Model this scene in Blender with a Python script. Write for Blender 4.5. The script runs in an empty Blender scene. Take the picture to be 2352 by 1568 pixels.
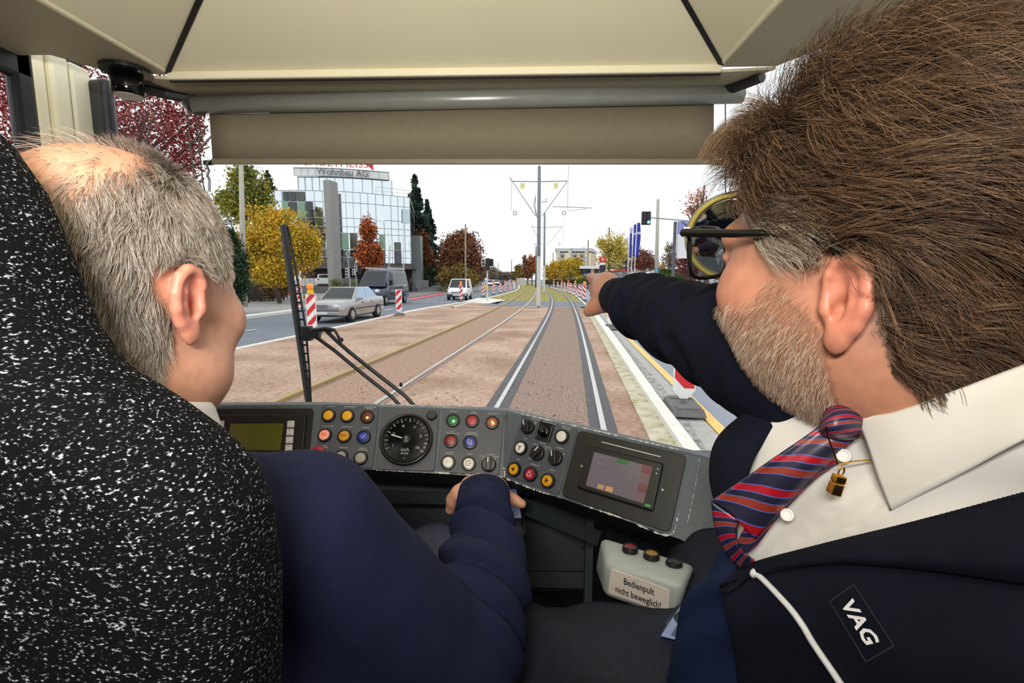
import bpy, bmesh, math, random
import numpy as np
from mathutils import Vector, Matrix
S = bpy.context.scene
COL = S.collection
random.seed(7); RNG = np.random.default_rng(7)

# ------------------------------------------------------------------ camera, sky, lights, exposure
W, H, FPX = 2352.0, 1568.0, 1110.0
YAW, PITCH = math.radians(1.86), math.radians(7.39)
EYE = Vector((0.0, 0.0, 1.78))
FWD = Vector((-math.sin(YAW) * math.cos(PITCH), math.cos(YAW) * math.cos(PITCH), -math.sin(PITCH)))
RGT = Vector((math.cos(YAW), math.sin(YAW), 0.0))
UPV = RGT.cross(FWD)
cam_data = bpy.data.cameras.new('camera'); cam = bpy.data.objects.new('camera', cam_data); COL.objects.link(cam)
cam_data.sensor_width = 36.0; cam_data.lens = 36.0 * FPX / W
cam_data.clip_start = 0.02; cam_data.clip_end = 2000
M3 = Matrix((RGT, UPV, -FWD)).transposed()
cam.matrix_world = Matrix.Translation(EYE) @ M3.to_4x4()
S.camera = cam

world = bpy.data.worlds.new('overcast_sky'); S.world = world; world.use_nodes = True
nt = world.node_tree; nt.nodes.clear()
wo = nt.nodes.new('ShaderNodeOutputWorld'); bg = nt.nodes.new('ShaderNodeBackground')
tc = nt.nodes.new('ShaderNodeTexCoord'); sp = nt.nodes.new('ShaderNodeSeparateXYZ')
rp = nt.nodes.new('ShaderNodeValToRGB')
rp.color_ramp.elements[0].position = 0.0; rp.color_ramp.elements[0].color = (0.92, 0.96, 1.0, 1)
rp.color_ramp.elements[1].position = 0.6; rp.color_ramp.elements[1].color = (1.0, 1.0, 1.0, 1)
nt.links.new(tc.outputs['Generated'], sp.inputs[0]); nt.links.new(sp.outputs[2], rp.inputs[0])
nt.links.new(rp.outputs[0], bg.inputs['Color']); bg.inputs['Strength'].default_value = 1.25
nt.links.new(bg.outputs[0], wo.inputs['Surface'])

def area_light(name, loc, target, sx, sy, power, color=(1, 1, 1)):
    d = bpy.data.lights.new(name, 'AREA'); d.shape = 'RECTANGLE'; d.size = sx; d.size_y = sy
    d.energy = power; d.color = color
    o = bpy.data.objects.new(name, d); COL.objects.link(o); o.location = loc
    o.rotation_euler = (Vector(target) - Vector(loc)).to_track_quat('-Z', 'Y').to_euler()
    return o
area_light('added_bounce_flash', (-0.1, -0.22, 1.98), (-0.25, 0.75, 2.5), 0.25, 0.12, 14.5, (1.0, 0.96, 0.9))  # bounce flash added close to the camera, aimed up at the ceiling
area_light('added_saloon_fill', (-0.25, -0.9, 2.3), (-0.2, 0.6, 1.5), 0.9, 0.35, 0.7, (1.0, 0.97, 0.93))  # unseen fill light added behind the camera to brighten the cab
sund = bpy.data.lights.new('veiled_sun', 'SUN'); sund.energy = 0.7; sund.angle = math.radians(25); sund.color = (1, .97, .92)
suno = bpy.data.objects.new('veiled_sun', sund); COL.objects.link(suno)
suno.rotation_euler = (math.radians(38), 0, math.radians(-35))

S.view_settings.view_transform = 'Standard'; S.view_settings.look = 'None'
S.view_settings.exposure = 0.0; S.view_settings.gamma = 1.0; S.view_settings.use_curve_mapping = False
S.cycles.use_denoising = True
S.cycles.max_bounces = 7; S.cycles.diffuse_bounces = 4; S.cycles.glossy_bounces = 4
S.cycles.transparent_max_bounces = 12; S.cycles.transmission_bounces = 4
S.cycles.caustics_reflective = False; S.cycles.caustics_refractive = False
S.cycles.sample_clamp_indirect = 6.0

# ------------------------------------------------------------------ sight lines of the survey
def ray(u, v):
    return FWD + RGT * ((u - W / 2) / FPX) + UPV * ((H / 2 - v) / FPX)
def P(u, v, d):
    return EYE + ray(u, v) * d
def at_Y(u, v, y):
    r = ray(u, v); return EYE + r * (y / r.y)
def at_X(u, v, x):
    r = ray(u, v); return EYE + r * (x / r.x)
def at_Z(u, v, z=0.0):
    r = ray(u, v); return EYE + r * ((z - EYE.z) / r.z)
def G(u, v, z=0.0):
    return at_Z(u, v, z)

# ------------------------------------------------------------------ materials
def lin(c):
    c = c / 255.0
    return c / 12.92 if c <= 0.04045 else ((c + 0.055) / 1.055) ** 2.4
def rgb(r, g, b): return (lin(r), lin(g), lin(b), 1.0)
MATS = {}
def mat(name, col, rough=0.55, metal=0.0, noise=None, bump=None, emit=None, spec=None, attr=None, coat=0.0, sheen=0.0, sss=0.0):
    if name in MATS: return MATS[name]
    m = bpy.data.materials.new(name); m.use_nodes = True; n = m.node_tree.nodes; l = m.node_tree.links
    b = n['Principled BSDF']; b.inputs['Roughness'].default_value = rough; b.inputs['Metallic'].default_value = metal
    if spec is not None: b.inputs['Specular IOR Level'].default_value = spec
    if coat: b.inputs['Coat Weight'].default_value = coat
    if sheen: b.inputs['Sheen Weight'].default_value = sheen; b.inputs['Sheen Roughness'].default_value = .4
    if sss:
        b.inputs['Subsurface Weight'].default_value = sss; b.inputs['Subsurface Radius'].default_value = (.008, .003, .002)
        b.inputs['Subsurface Scale'].default_value = 1.0
    tcn = n.new('ShaderNodeTexCoord')
    c = rgb(*col)
    b.inputs['Base Color'].default_value = c
    src = None
    if attr:
        a = n.new('ShaderNodeAttribute'); a.attribute_name = attr; src = a.outputs['Color']
    sc, am = noise if noise else (18.0, 0.06)
    nz = n.new('ShaderNodeTexNoise'); nz.inputs['Scale'].default_value = sc; nz.inputs['Detail'].default_value = 4
    l.new(tcn.outputs['Object'], nz.inputs['Vector'])
    mr = n.new('ShaderNodeMapRange'); mr.inputs['From Min'].default_value = .25; mr.inputs['From Max'].default_value = .75
    mr.inputs['To Min'].default_value = 1 - am; mr.inputs['To Max'].default_value = 1 + am
    l.new(nz.outputs['Fac'], mr.inputs['Value'])
    mx = n.new('ShaderNodeVectorMath'); mx.operation = 'SCALE'
    if src is not None: l.new(src, mx.inputs[0])
    else: mx.inputs[0].default_value = c[:3]
    l.new(mr.outputs[0], mx.inputs['Scale']); l.new(mx.outputs[0], b.inputs['Base Color'])
    if bump:
        bz = n.new('ShaderNodeTexNoise'); bz.inputs['Scale'].default_value = bump[0]; bz.inputs['Detail'].default_value = 5
        l.new(tcn.outputs['Object'], bz.inputs['Vector'])
        bp = n.new('ShaderNodeBump'); bp.inputs['Strength'].default_value = bump[1]; bp.inputs['Distance'].default_value = bump[2] if len(bump) > 2 else .01
        l.new(bz.outputs['Fac'], bp.inputs['Height']); l.new(bp.outputs[0], b.inputs['Normal'])
    if emit:
        b.inputs['Emission Color'].default_value = rgb(*emit[0]); b.inputs['Emission Strength'].default_value = emit[1]
    MATS[name] = m
    return m
def nodes_of(m): return m.node_tree.nodes, m.node_tree.links, m.node_tree.nodes['Principled BSDF']
def ramp(n, stops, interp='LINEAR'):
    r = n.new('ShaderNodeValToRGB'); r.color_ramp.interpolation = interp
    e = r.color_ramp.elements
    while len(e) < len(stops): e.new(0.5)
    for k, (p, c) in enumerate(stops): e[k].position = p; e[k].color = c
    return r
def glass_mat(name, tint=(255, 255, 255), refl=0.05, rough=0.0):
    if name in MATS: return MATS[name]
    m = bpy.data.materials.new(name); m.use_nodes = True; n = m.node_tree.nodes; l = m.node_tree.links; n.clear()
    o = n.new('ShaderNodeOutputMaterial'); t = n.new('ShaderNodeBsdfTransparent'); g = n.new('ShaderNodeBsdfGlossy')
    t.inputs[0].default_value = rgb(*tint); g.inputs['Roughness'].default_value = rough
    mx = n.new('ShaderNodeMixShader'); lw = n.new('ShaderNodeLayerWeight'); lw.inputs['Blend'].default_value = .5
    pw = n.new('ShaderNodeMath'); pw.operation = 'POWER'; pw.inputs[1].default_value = 5; ad = n.new('ShaderNodeMath'); ad.operation = 'MULTIPLY_ADD'; ad.inputs[1].default_value = .6; ad.inputs[2].default_value = refl
    l.new(lw.outputs['Facing'], pw.inputs[0]); l.new(pw.outputs[0], ad.inputs[0]); l.new(ad.outputs[0], mx.inputs[0]); l.new(t.outputs[0], mx.inputs[1]); l.new(g.outputs[0], mx.inputs[2])
    l.new(mx.outputs[0], o.inputs['Surface']); MATS[name] = m
    return m

# ------------------------------------------------------------------ objects, tags
def link(o, parent=None):
    COL.objects.link(o)
    if parent is not None: o.parent = parent
    return o
def tag(o, label=None, cat=None, group=None, kind=None):
    if label: o['label'] = label
    if cat: o['category'] = cat
    if group: o['group'] = group
    if kind: o['kind'] = kind
    return o
def thing(name, label, cat, loc=(0, 0, 0), rz=0.0, group=None):
    o = bpy.data.objects.new(name, None); COL.objects.link(o); o.empty_display_size = .05
    o.location = loc; o.rotation_euler = (0, 0, rz)
    return tag(o, label, cat, group)
def kids(o): return [c for c in COL.objects if c.parent == o]
def dup(root, loc=None, rz=None, label=None, group=None, scale=None):
    ch = root.children
    def cp(o, par):
        c = o.copy(); COL.objects.link(c)
        if par is not None: c.parent = par
        for k in list(o.children): cp(k, c)
        return c
    r = cp(root, None)
    if loc is not None: r.location = loc
    if rz is not None: r.rotation_euler = (r.rotation_euler[0], r.rotation_euler[1], rz)
    if scale is not None: r.scale = (scale, scale, scale) if not isinstance(scale, tuple) else scale
    if label: r['label'] = label
    if group: r['group'] = group
    return r

class MB:
    """collects shapes and links them as one mesh object"""
    def __init__(s): s.v = []; s.f = []; s.m = []; s.sm = []; s.mi = 0; s.smooth = False
    def add(s, vs, fs, T=None):
        b = len(s.v)
        s.v += [tuple(T @ Vector(p)) for p in vs] if T is not None else [tuple(p) for p in vs]
        for f in fs: s.f.append(tuple(i + b for i in f)); s.m.append(s.mi); s.sm.append(s.smooth)
        return s
    def box(s, c, d, T=None, rz=0.0, taper=1.0):
        x, y, z = d[0] / 2, d[1] / 2, d[2] / 2
        vs = []
        for k, sz in ((1, -1), (taper, 1)):
            for sx, sy in ((-1, -1), (1, -1), (1, 1), (-1, 1)): vs.append(Vector((sx * x * k, sy * y * k, sz * z)))
        R = Matrix.Rotation(rz, 3, 'Z'); vs = [R @ q + Vector(c) for q in vs]
        return s.add(vs, [(3, 2, 1, 0), (4, 5, 6, 7), (0, 1, 5, 4), (1, 2, 6, 5), (2, 3, 7, 6), (3, 0, 4, 7)], T)
    def bar(s, a, b, w, h, up=(0, 0, 1)):
        a, b = Vector(a), Vector(b); d = (b - a); L = d.length
        if L < 1e-7: return s
        d.normalize(); u = Vector(up); x = d.cross(u)
        if x.length < 1e-4: x = d.cross(Vector((1, 0, 0)))
        x.normalize(); z = x.cross(d)
        vs = []
        for q in (a, b):
            for sx, sz in ((-1, -1), (1, -1), (1, 1), (-1, 1)): vs.append(q + x * (sx * w / 2) + z * (sz * h / 2))
        return s.add(vs, [(3, 2, 1, 0), (4, 5, 6, 7), (0, 1, 5, 4), (1, 2, 6, 5), (2, 3, 7, 6), (3, 0, 4, 7)])
    def cyl(s, a, b, r0, r1=None, n=20, caps=True):
        return s.tube([a, b], [r0, r0 if r1 is None else r1], n, caps)
    def tube(s, path, r, n=10, caps=True, closed=False):
        path = [Vector(p) for p in path]; k = len(path)
        rs = list(r) if isinstance(r, (list, tuple)) else [r] * k
        vs = []; prev = None
        for i in range(k):
            if closed: t = path[(i + 1) % k] - path[i - 1]
            else: t = path[min(i + 1, k - 1)] - path[max(i - 1, 0)]
            t.normalize()
            if prev is None:
                x = t.cross(Vector((0, 0, 1)))
                if x.length < 1e-3: x = t.cross(Vector((1, 0, 0)))
            else:
                x = prev - t * prev.dot(t)
            x.normalize(); prev = x; y = t.cross(x)
            for j in range(n):
                a = 2 * math.pi * j / n; vs.append(path[i] + (x * math.cos(a) + y * math.sin(a)) * rs[i])
        fs = []
        for i in range(k if closed else k - 1):
            for j in range(n):
                a = i * n + j; b = i * n + (j + 1) % n; i2 = (i + 1) % k
                fs.append((a, b, i2 * n + (j + 1) % n, i2 * n + j))
        if caps and not closed: fs.append(tuple(range(n - 1, -1, -1))); fs.append(tuple((k - 1) * n + j for j in range(n)))
        return s.add(vs, fs)
    def lathe(s, prof, T=None, n=28):
        vs = []; fs = []; k = len(prof)
        for (r, z) in prof:
            for j in range(n):
                a = 2 * math.pi * j / n; vs.append((r * math.cos(a), r * math.sin(a), z))
        for i in range(k - 1):
            for j in range(n):
                fs.append((i * n + j, i * n + (j + 1) % n, (i + 1) * n + (j + 1) % n, (i + 1) * n + j))
        fs.append(tuple(range(n - 1, -1, -1))); fs.append(tuple((k - 1) * n + j for j in range(n)))
        return s.add(vs, fs, T)
    def ell(s, c, r, n=16, T=None):
        vs = []; fs = []; m = max(6, n // 2)
        for i in range(m + 1):
            th = math.pi * i / m
            for j in range(n):
                a = 2 * math.pi * j / n
                vs.append((c[0] + r[0] * math.sin(th) * math.cos(a), c[1] + r[1] * math.sin(th) * math.sin(a), c[2] + r[2] * math.cos(th)))
        for i in range(m):
            for j in range(n): fs.append((i * n + j, (i + 1) * n + j, (i + 1) * n + (j + 1) % n, i * n + (j + 1) % n))
        return s.add(vs, fs, T)
    def poly(s, pts, T=None):
        return s.add(pts, [tuple(range(len(pts)))], T)
    def prism(s, pts, h, T=None):
        """pts: 2-D outline, extruded along z from 0 to h"""
        n = len(pts)
        vs = [(p[0], p[1], 0) for p in pts] + [(p[0], p[1], h) for p in pts]
        fs = [tuple(range(n - 1, -1, -1)), tuple(range(n, 2 * n))] + [(i, (i + 1) % n, n + (i + 1) % n, n + i) for i in range(n)]
        return s.add(vs, fs, T)
    def grid(s, rows, close=False):
        nr = len(rows); nc = len(rows[0]); vs = [p for r in rows for p in r]
        fs = [(i * nc + j, i * nc + j + 1, (i + 1) * nc + j + 1, (i + 1) * nc + j) for i in range(nr - 1) for j in range(nc - 1)]
        return s.add(vs, fs)
    def text(s, txt, T, size=1.0, sx=1.0, depth=0.0, align='CENTER', bold=0.0):
        v, f = text_geo(txt, align, bold)
        vs = [(p[0] * size * sx, p[1] * size, depth) for p in v]
        return s.add(vs, f, T)
    def build(s, name, mats, parent=None, bevel=0.0, bseg=2, autosmooth=None, solid=None, sub=0):
        me = bpy.data.meshes.new(name); me.from_pydata(s.v, [], s.f)
        if not isinstance(mats, (list, tuple)): mats = [mats]
        for m in mats: me.materials.append(m)
        me.polygons.foreach_set('material_index', s.m); me.polygons.foreach_set('use_smooth', s.sm)
        me.update()
        o = bpy.data.objects.new(name, me); link(o, parent)
        if solid:
            md = o.modifiers.new('thickness', 'SOLIDIFY'); md.thickness = solid; md.offset = 0
        if bevel:
            md = o.modifiers.new('edge', 'BEVEL'); md.width = bevel; md.segments = bseg; md.limit_method = 'ANGLE'; md.angle_limit = math.radians(40)
            md.harden_normals = False
        if sub:
            md = o.modifiers.new('sub', 'SUBSURF'); md.levels = sub; md.render_levels = sub
        return o
_TXT = {}
def text_geo(txt, align='CENTER', bold=0.0):
    key = (txt, align, bold)
    if key in _TXT: return _TXT[key]
    c = bpy.data.curves.new('lettering', 'FONT'); c.body = txt; c.align_x = align; c.align_y = 'CENTER'; c.resolution_u = 2; c.offset = bold
    o = bpy.data.objects.new('lettering', c); COL.objects.link(o)
    dg = bpy.context.evaluated_depsgraph_get(); me = o.evaluated_get(dg).to_mesh()
    v = [tuple(q.co) for q in me.vertices]; f = [tuple(p.vertices) for p in me.polygons]
    o.evaluated_get(dg).to_mesh_clear(); bpy.data.objects.remove(o); bpy.data.curves.remove(c)
    _TXT[key] = (v, f); return v, f
def frame(origin, xdir, normal):
    z = Vector(normal).normalized(); x = Vector(xdir); x = (x - z * x.dot(z)).normalized(); y = z.cross(x)
    m = Matrix((x, y, z)).transposed().to_4x4(); m.translation = Vector(origin); return m
def catmull(pts, n):
    pts = [np.array(p, float) for p in pts]; k = len(pts)
    if k == 2: return [pts[0] + (pts[1] - pts[0]) * t for t in np.linspace(0, 1, n)]
    out = []
    for q in np.linspace(0, k - 1 - 1e-9, n):
        i = int(q); t = q - i
        p1, p2 = pts[i], pts[i + 1]
        p0 = pts[i - 1] if i > 0 else 2 * p1 - p2
        p3 = pts[i + 2] if i + 2 < k else 2 * p2 - p1
        out.append(.5 * ((2 * p1) + (-p0 + p2) * t + (2 * p0 - 5 * p1 + 4 * p2 - p3) * t * t + (-p0 + 3 * p1 - 3 * p2 + p3) * t ** 3))
    return out
def loft_rows(rows, nu, nv):
    """rows of control points (3-D) -> dense grid nv x nu"""
    dense = [catmull(r, nu) for r in rows]
    cols = [catmull([dense[i][j] for i in range(len(rows))], nv) for j in range(nu)]
    return [[tuple(cols[j][i]) for j in range(nu)] for i in range(nv)]
def cloth(name, rows, mats, parent, nu=30, nv=20, thick=.003, disp=None, uv=False):
    g = loft_rows([[tuple(P(*q)) if not isinstance(q, Vector) else tuple(q) for q in r] for r in rows], nu, nv)
    if disp:
        A = np.array(g); out = A.copy()
        gu = np.gradient(A, axis=1); gv = np.gradient(A, axis=0); nn = np.cross(gu, gv); nn /= np.linalg.norm(nn, axis=2, keepdims=True) + 1e-9
        for i in range(nv):
            for j in range(nu): out[i, j] = A[i, j] + nn[i, j] * disp(j / (nu - 1), i / (nv - 1))
        g = [[tuple(p) for p in r] for r in out]
    mb = MB(); mb.smooth = True; mb.grid(g)
    o = mb.build(name, mats, parent, solid=thick)
    if uv:
        me = o.data; ul = me.uv_layers.new(name='UVMap')
        co = [(j / (nu - 1), i / (nv - 1)) for i in range(nv) for j in range(nu)]
        for lp in me.loops: ul.data[lp.index].uv = co[lp.vertex_index]
    return o

# ------------------------------------------------------------------ implicit surfaces for bodies and cloth
def A3(p): return np.array((p[0], p[1], p[2]), np.float32)
class Field:
    def __init__(s): s.ops = []
    def cap(s, a, b, ra, rb=None, k=.02, op='u'):
        s.ops.append(('c', A3(a), A3(b), ra, ra if rb is None else rb, k, op)); return s
    def chain(s, pts, rs, k=.02):
        for i in range(len(pts) - 1): s.cap(pts[i], pts[i + 1], rs[i], rs[i + 1], k)
        return s
    def ell(s, c, r, k=.02, op='u', R=None):
        s.ops.append(('e', A3(c), A3(r), None if R is None else np.array(R, np.float32), 0, k, op)); return s
    def box(s, c, h, rad=.02, k=.02, op='u', R=None):
        s.ops.append(('b', A3(c), A3(h), rad, None if R is None else np.array(R, np.float32), k, op)); return s
    def half(s, o, n, k=.004):
        n = Vector(n).normalized(); s.ops.append(('h', A3(o), A3(n), 0, 0, k, 'i')); return s
    def sub(s, f, k=.02): s.ops.append(('f', f, 0, 0, 0, k, 'u')); return s
    def __call__(s, Q):
        d = None
        for o in s.ops:
            t = o[0]
            if t == 'c':
                a, b, ra, rb = o[1:5]; ba = b - a; pa = Q - a
                h = np.clip(pa @ ba / max(float(ba @ ba), 1e-12), 0, 1)
                e = np.sqrt(((pa - h[:, None] * ba) ** 2).sum(1)) - (ra + (rb - ra) * h)
            elif t == 'e':
                p = Q - o[1]
                if o[3] is not None: p = p @ o[3]
                k0 = np.sqrt(((p / o[2]) ** 2).sum(1)); k1 = np.sqrt(((p / o[2] ** 2) ** 2).sum(1))
                e = k0 * (k0 - 1) / np.maximum(k1, 1e-6)
            elif t == 'b':
                p = Q - o[1]
                if o[4] is not None: p = p @ o[4]
                q = np.abs(p) - (o[2] - o[3])
                e = np.sqrt((np.maximum(q, 0) ** 2).sum(1)) + np.minimum(q.max(1), 0) - o[3]
            elif t == 'h': e = (Q - o[1]) @ o[2]
            else: e = o[1](Q)
            k, op = o[5], o[6]
            if d is None: d = e; continue
            if op == 'u':
                h = np.clip(.5 + .5 * (d - e) / k, 0, 1); d = d + (e - d) * h - k * h * (1 - h)
            elif op == 's':
                e = -e; h = np.clip(.5 - .5 * (d - e) / k, 0, 1); d = d + (e - d) * h + k * h * (1 - h)
            else:
                h = np.clip(.5 - .5 * (d - e) / k, 0, 1); d = d + (e - d) * h + k * h * (1 - h)
        return d.astype(np.float32)
class LocalField:
    """a field defined in its own frame, used in world space"""
    def __init__(s, f, M, rad): s.f = f; s.M = M; s.inv = np.array(M.inverted(), np.float32); s.sc = M.to_scale()[0]; s.rad = rad; s.c = A3(M.translation)
    def __call__(s, Q):
        d0 = np.sqrt(((Q - s.c) ** 2).sum(1)); out = (d0 - s.rad + .03).astype(np.float32); m = d0 < s.rad
        if m.any():
            q = Q[m] @ s.inv[:3, :3].T + s.inv[:3, 3]; out[m] = s.f(q) * s.sc
        return out
def evalf(f, Q):
    out = np.empty(len(Q), np.float32)
    for i in range(0, len(Q), 200000): out[i:i + 200000] = f(Q[i:i + 200000])
    return out
def polygonize(f, lo, hi, vs, blk=5):
    lo = np.array(lo, np.float32); hi = np.array(hi, np.float32)
    nb = np.ceil((hi - lo) / (vs * blk)).astype(int); n = nb * blk + 1
    c = [(np.arange(nb[a]) + .5) * blk * vs + lo[a] for a in range(3)]
    C = np.stack(np.meshgrid(*c, indexing='ij'), -1).reshape(-1, 3).astype(np.float32)
    dc = evalf(f, C).reshape(nb)
    near = np.abs(dc) < blk * vs * 1.35
    V = np.where(np.repeat(np.repeat(np.repeat(dc, blk, 0), blk, 1), blk, 2) > 0, 1, -1).astype(np.float32) * vs * 3
    V = np.pad(V, ((0, 1),) * 3, mode='edge')
    ptm = np.zeros(n, bool)
    bi = np.argwhere(near)
    for (i, j, k) in bi: ptm[i * blk:i * blk + blk + 1, j * blk:j * blk + blk + 1, k * blk:k * blk + blk + 1] = True
    idx = np.argwhere(ptm); Q = (idx * vs + lo).astype(np.float32)
    V[ptm] = evalf(f, Q)
    neg = V < 0
    def cn(a, i, j, k): return a[i:n[0] - 1 + i, j:n[1] - 1 + j, k:n[2] - 1 + k]
    cnt = np.zeros(n - 1, np.int8)
    for i in (0, 1):
        for j in (0, 1):
            for k in (0, 1): cnt += cn(neg, i, j, k)
    cells = np.argwhere((cnt > 0) & (cnt < 8)); vid = np.full(n - 1, -1, np.int32); vid[tuple(cells.T)] = np.arange(len(cells))
    acc = np.zeros((len(cells), 3), np.float32); num = np.zeros(len(cells), np.float32)
    offs = [(i, j, k) for i in (0, 1) for j in (0, 1) for k in (0, 1)]
    for a in offs:
        for ax in range(3):
            if a[ax]: continue
            b = list(a); b[ax] = 1
            va = V[cells[:, 0] + a[0], cells[:, 1] + a[1], cells[:, 2] + a[2]]; vb = V[cells[:, 0] + b[0], cells[:, 1] + b[1], cells[:, 2] + b[2]]
            m = (va < 0) != (vb < 0); t = np.where(m, va / np.where(m, va - vb, 1), 0)
            p = np.zeros((len(cells), 3), np.float32) + np.array(a, np.float32); p[:, ax] += t
            acc += p * m[:, None]; num += m
    verts = (cells + acc / num[:, None]) * vs + lo
    faces = []
    for ax in range(3):
        o1, o2 = (ax + 1) % 3, (ax + 2) % 3
        sl0 = [slice(1, -1)] * 3; sl0[ax] = slice(0, -1); sl1 = list(sl0); sl1[ax] = slice(1, None)
        A = neg[tuple(sl0)]; B = neg[tuple(sl1)]; e = np.argwhere(A != B)
        inside = A[tuple(e.T)]
        base = e.copy(); base[:, o1] += 1; base[:, o2] += 1
        q = []
        for d1, d2 in ((-1, -1), (0, -1), (0, 0), (-1, 0)):
            c2 = base.copy(); c2[:, o1] += d1; c2[:, o2] += d2; q.append(vid[tuple(c2.T)])
        q = np.stack(q, 1); q[~inside] = q[~inside][:, ::-1]
        q = q[(q >= 0).all(1)]; faces.append(q)
    return verts, np.concatenate(faces)
def fgrad(f, Q, e=.0015):
    g = np.stack([evalf(f, Q + np.array(d, np.float32) * e) - evalf(f, Q - np.array(d, np.float32) * e) for d in ((1, 0, 0), (0, 1, 0), (0, 0, 1))], 1)
    return g / (np.linalg.norm(g, axis=1, keepdims=True) + 1e-9)
def np_mesh(name, v, f, mats, parent=None, smooth=True):
    me = bpy.data.meshes.new(name)
    me.vertices.add(len(v)); me.vertices.foreach_set('co', np.ascontiguousarray(v, np.float32).ravel())
    k = f.shape[1]
    me.loops.add(f.size); me.loops.foreach_set('vertex_index', np.ascontiguousarray(f, np.int32).ravel())
    me.polygons.add(len(f)); me.polygons.foreach_set('loop_start', np.arange(0, f.size, k, dtype=np.int32))
    try: me.polygons.foreach_set('loop_total', np.full(len(f), k, np.int32))
    except Exception: pass
    me.update(calc_edges=True); me.validate()
    me.polygons.foreach_set('use_smooth', np.full(len(me.polygons), smooth))
    if not isinstance(mats, (list, tuple)): mats = [mats]
    for m in mats: me.materials.append(m)
    o = bpy.data.objects.new(name, me); link(o, parent); return o
def smoothv(v, f, it=2, lam=.5):
    e = np.concatenate([f[:, [0, 1]], f[:, [1, 2]], f[:, [2, 3]], f[:, [3, 0]]])
    for _ in range(it):
        s = np.zeros_like(v); c = np.zeros(len(v), np.float32)
        np.add.at(s, e[:, 0], v[e[:, 1]]); np.add.at(c, e[:, 0], 1)
        np.add.at(s, e[:, 1], v[e[:, 0]]); np.add.at(c, e[:, 1], 1)
        v = v + lam * (s / np.maximum(c, 1)[:, None] - v)
    return v
def implicit(name, f, lo, hi, vs, mats, parent=None, disp=None, smooth_it=2, col=None):
    v, q = polygonize(f, lo, hi, vs)
    v = smoothv(v.astype(np.float32), q, smooth_it)
    if disp is not None: v = v + fgrad(f, v) * disp(v)[:, None]
    o = np_mesh(name, v, q, mats, parent)
    if col is not None:
        c = col(v); at = o.data.color_attributes.new('tint', 'FLOAT_COLOR', 'POINT')
        at.data.foreach_set('color', np.concatenate([c, np.ones((len(c), 1))], 1).astype(np.float32).ravel())
    return o
def strands(name, paths, r0, r1, material, parent):
    """paths: (n, k, 3) array of hair strands -> one hair curves object"""
    n, k, _ = paths.shape
    hc = bpy.data.hair_curves.new(name); hc.add_curves([k] * n)
    hc.position_data.foreach_set('vector', np.ascontiguousarray(paths, np.float32).ravel())
    rad = np.tile(np.linspace(r0, r1, k, dtype=np.float32), n)
    hc.points.foreach_set('radius', rad)
    hc.materials.append(material)
    o = bpy.data.objects.new(name, hc); link(o, parent); return o
# ================================================================== the ground outside
def structure(o, label=None): return tag(o, label, None, None, 'structure')
m_asph = mat('asphalt', (112, 120, 131), .75, noise=(1.3, .10), bump=(160, .25, .004))
m_asph2 = mat('asphalt_sheen', (128, 136, 150), .5, noise=(1.0, .08), bump=(220, .2, .003))
m_pave = mat('grey_paving', (128, 127, 126), .85, noise=(3, .15), bump=(40, .2, .01))
m_dirt = mat('gravel_earth', (193, 160, 139), .95, noise=(.8, .1), bump=(60, .6, .02))
n_, l_, b_ = nodes_of(m_dirt)
tcn = n_.new('ShaderNodeTexCoord'); n1 = n_.new('ShaderNodeTexNoise'); n1.inputs['Scale'].default_value = 26; n1.inputs['Detail'].default_value = 8; n1.inputs['Roughness'].default_value = .75
mp = n_.new('ShaderNodeMapping'); mp.inputs['Scale'].default_value = (.35, 1, 1)
l_.new(tcn.outputs['Object'], mp.inputs[0]); l_.new(mp.outputs[0], n1.inputs['Vector'])
r1 = ramp(n_, [(.36, rgb(104, 84, 72)), (.43, rgb(176, 149, 132)), (.52, rgb(203, 178, 161)), (.60, rgb(214, 194, 179)), (.72, rgb(238, 222, 210))])
l_.new(n1.outputs['Fac'], r1.inputs[0])
n2 = n_.new('ShaderNodeTexNoise'); n2.inputs['Scale'].default_value = .55; n2.inputs['Detail'].default_value = 4; l_.new(tcn.outputs['Object'], n2.inputs['Vector'])
r2 = ramp(n_, [(.35, rgb(205, 190, 178)), (.65, rgb(255, 250, 245))]); l_.new(n2.outputs['Fac'], r2.inputs[0])
mm = n_.new('ShaderNodeMix'); mm.data_type = 'RGBA'; mm.blend_type = 'MULTIPLY'; mm.inputs['Factor'].default_value = 1
l_.new(r1.outputs[0], mm.inputs[6]); l_.new(r2.outputs[0], mm.inputs[7]); l_.new(mm.outputs[2], b_.inputs['Base Color'])
def recolour(name, base, stops, scale, stretch=(1, 1, 1)):
    m = mat(name, base, .95, bump=(70, .5, .02)); n, l, b = nodes_of(m)
    t = n.new('ShaderNodeTexCoord'); q = n.new('ShaderNodeTexNoise'); q.inputs['Scale'].default_value = scale; q.inputs['Detail'].default_value = 8; q.inputs['Roughness'].default_value = .7
    mp = n.new('ShaderNodeMapping'); mp.inputs['Scale'].default_value = stretch
    l.new(t.outputs['Object'], mp.inputs[0]); l.new(mp.outputs[0], q.inputs['Vector']); r = ramp(n, stops); l.new(q.outputs['Fac'], r.inputs[0]); l.new(r.outputs[0], b.inputs['Base Color'])
    return m
m_dirt2 = recolour('trodden_earth', (150, 128, 115), [(.33, rgb(84, 68, 58)), (.47, rgb(140, 118, 105)), (.58, rgb(166, 145, 131)), (.72, rgb(196, 176, 160))], 30)
m_grass = recolour('autumn_grass', (140, 135, 70), [(.35, rgb(96, 92, 42)), (.48, rgb(140, 134, 66)), (.58, rgb(170, 160, 96)), (.7, rgb(186, 170, 120))], 3, (1, .3, 1))
m_conc = mat('pale_concrete', (226, 224, 216), .8, noise=(6, .08), bump=(60, .2, .006))
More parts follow.
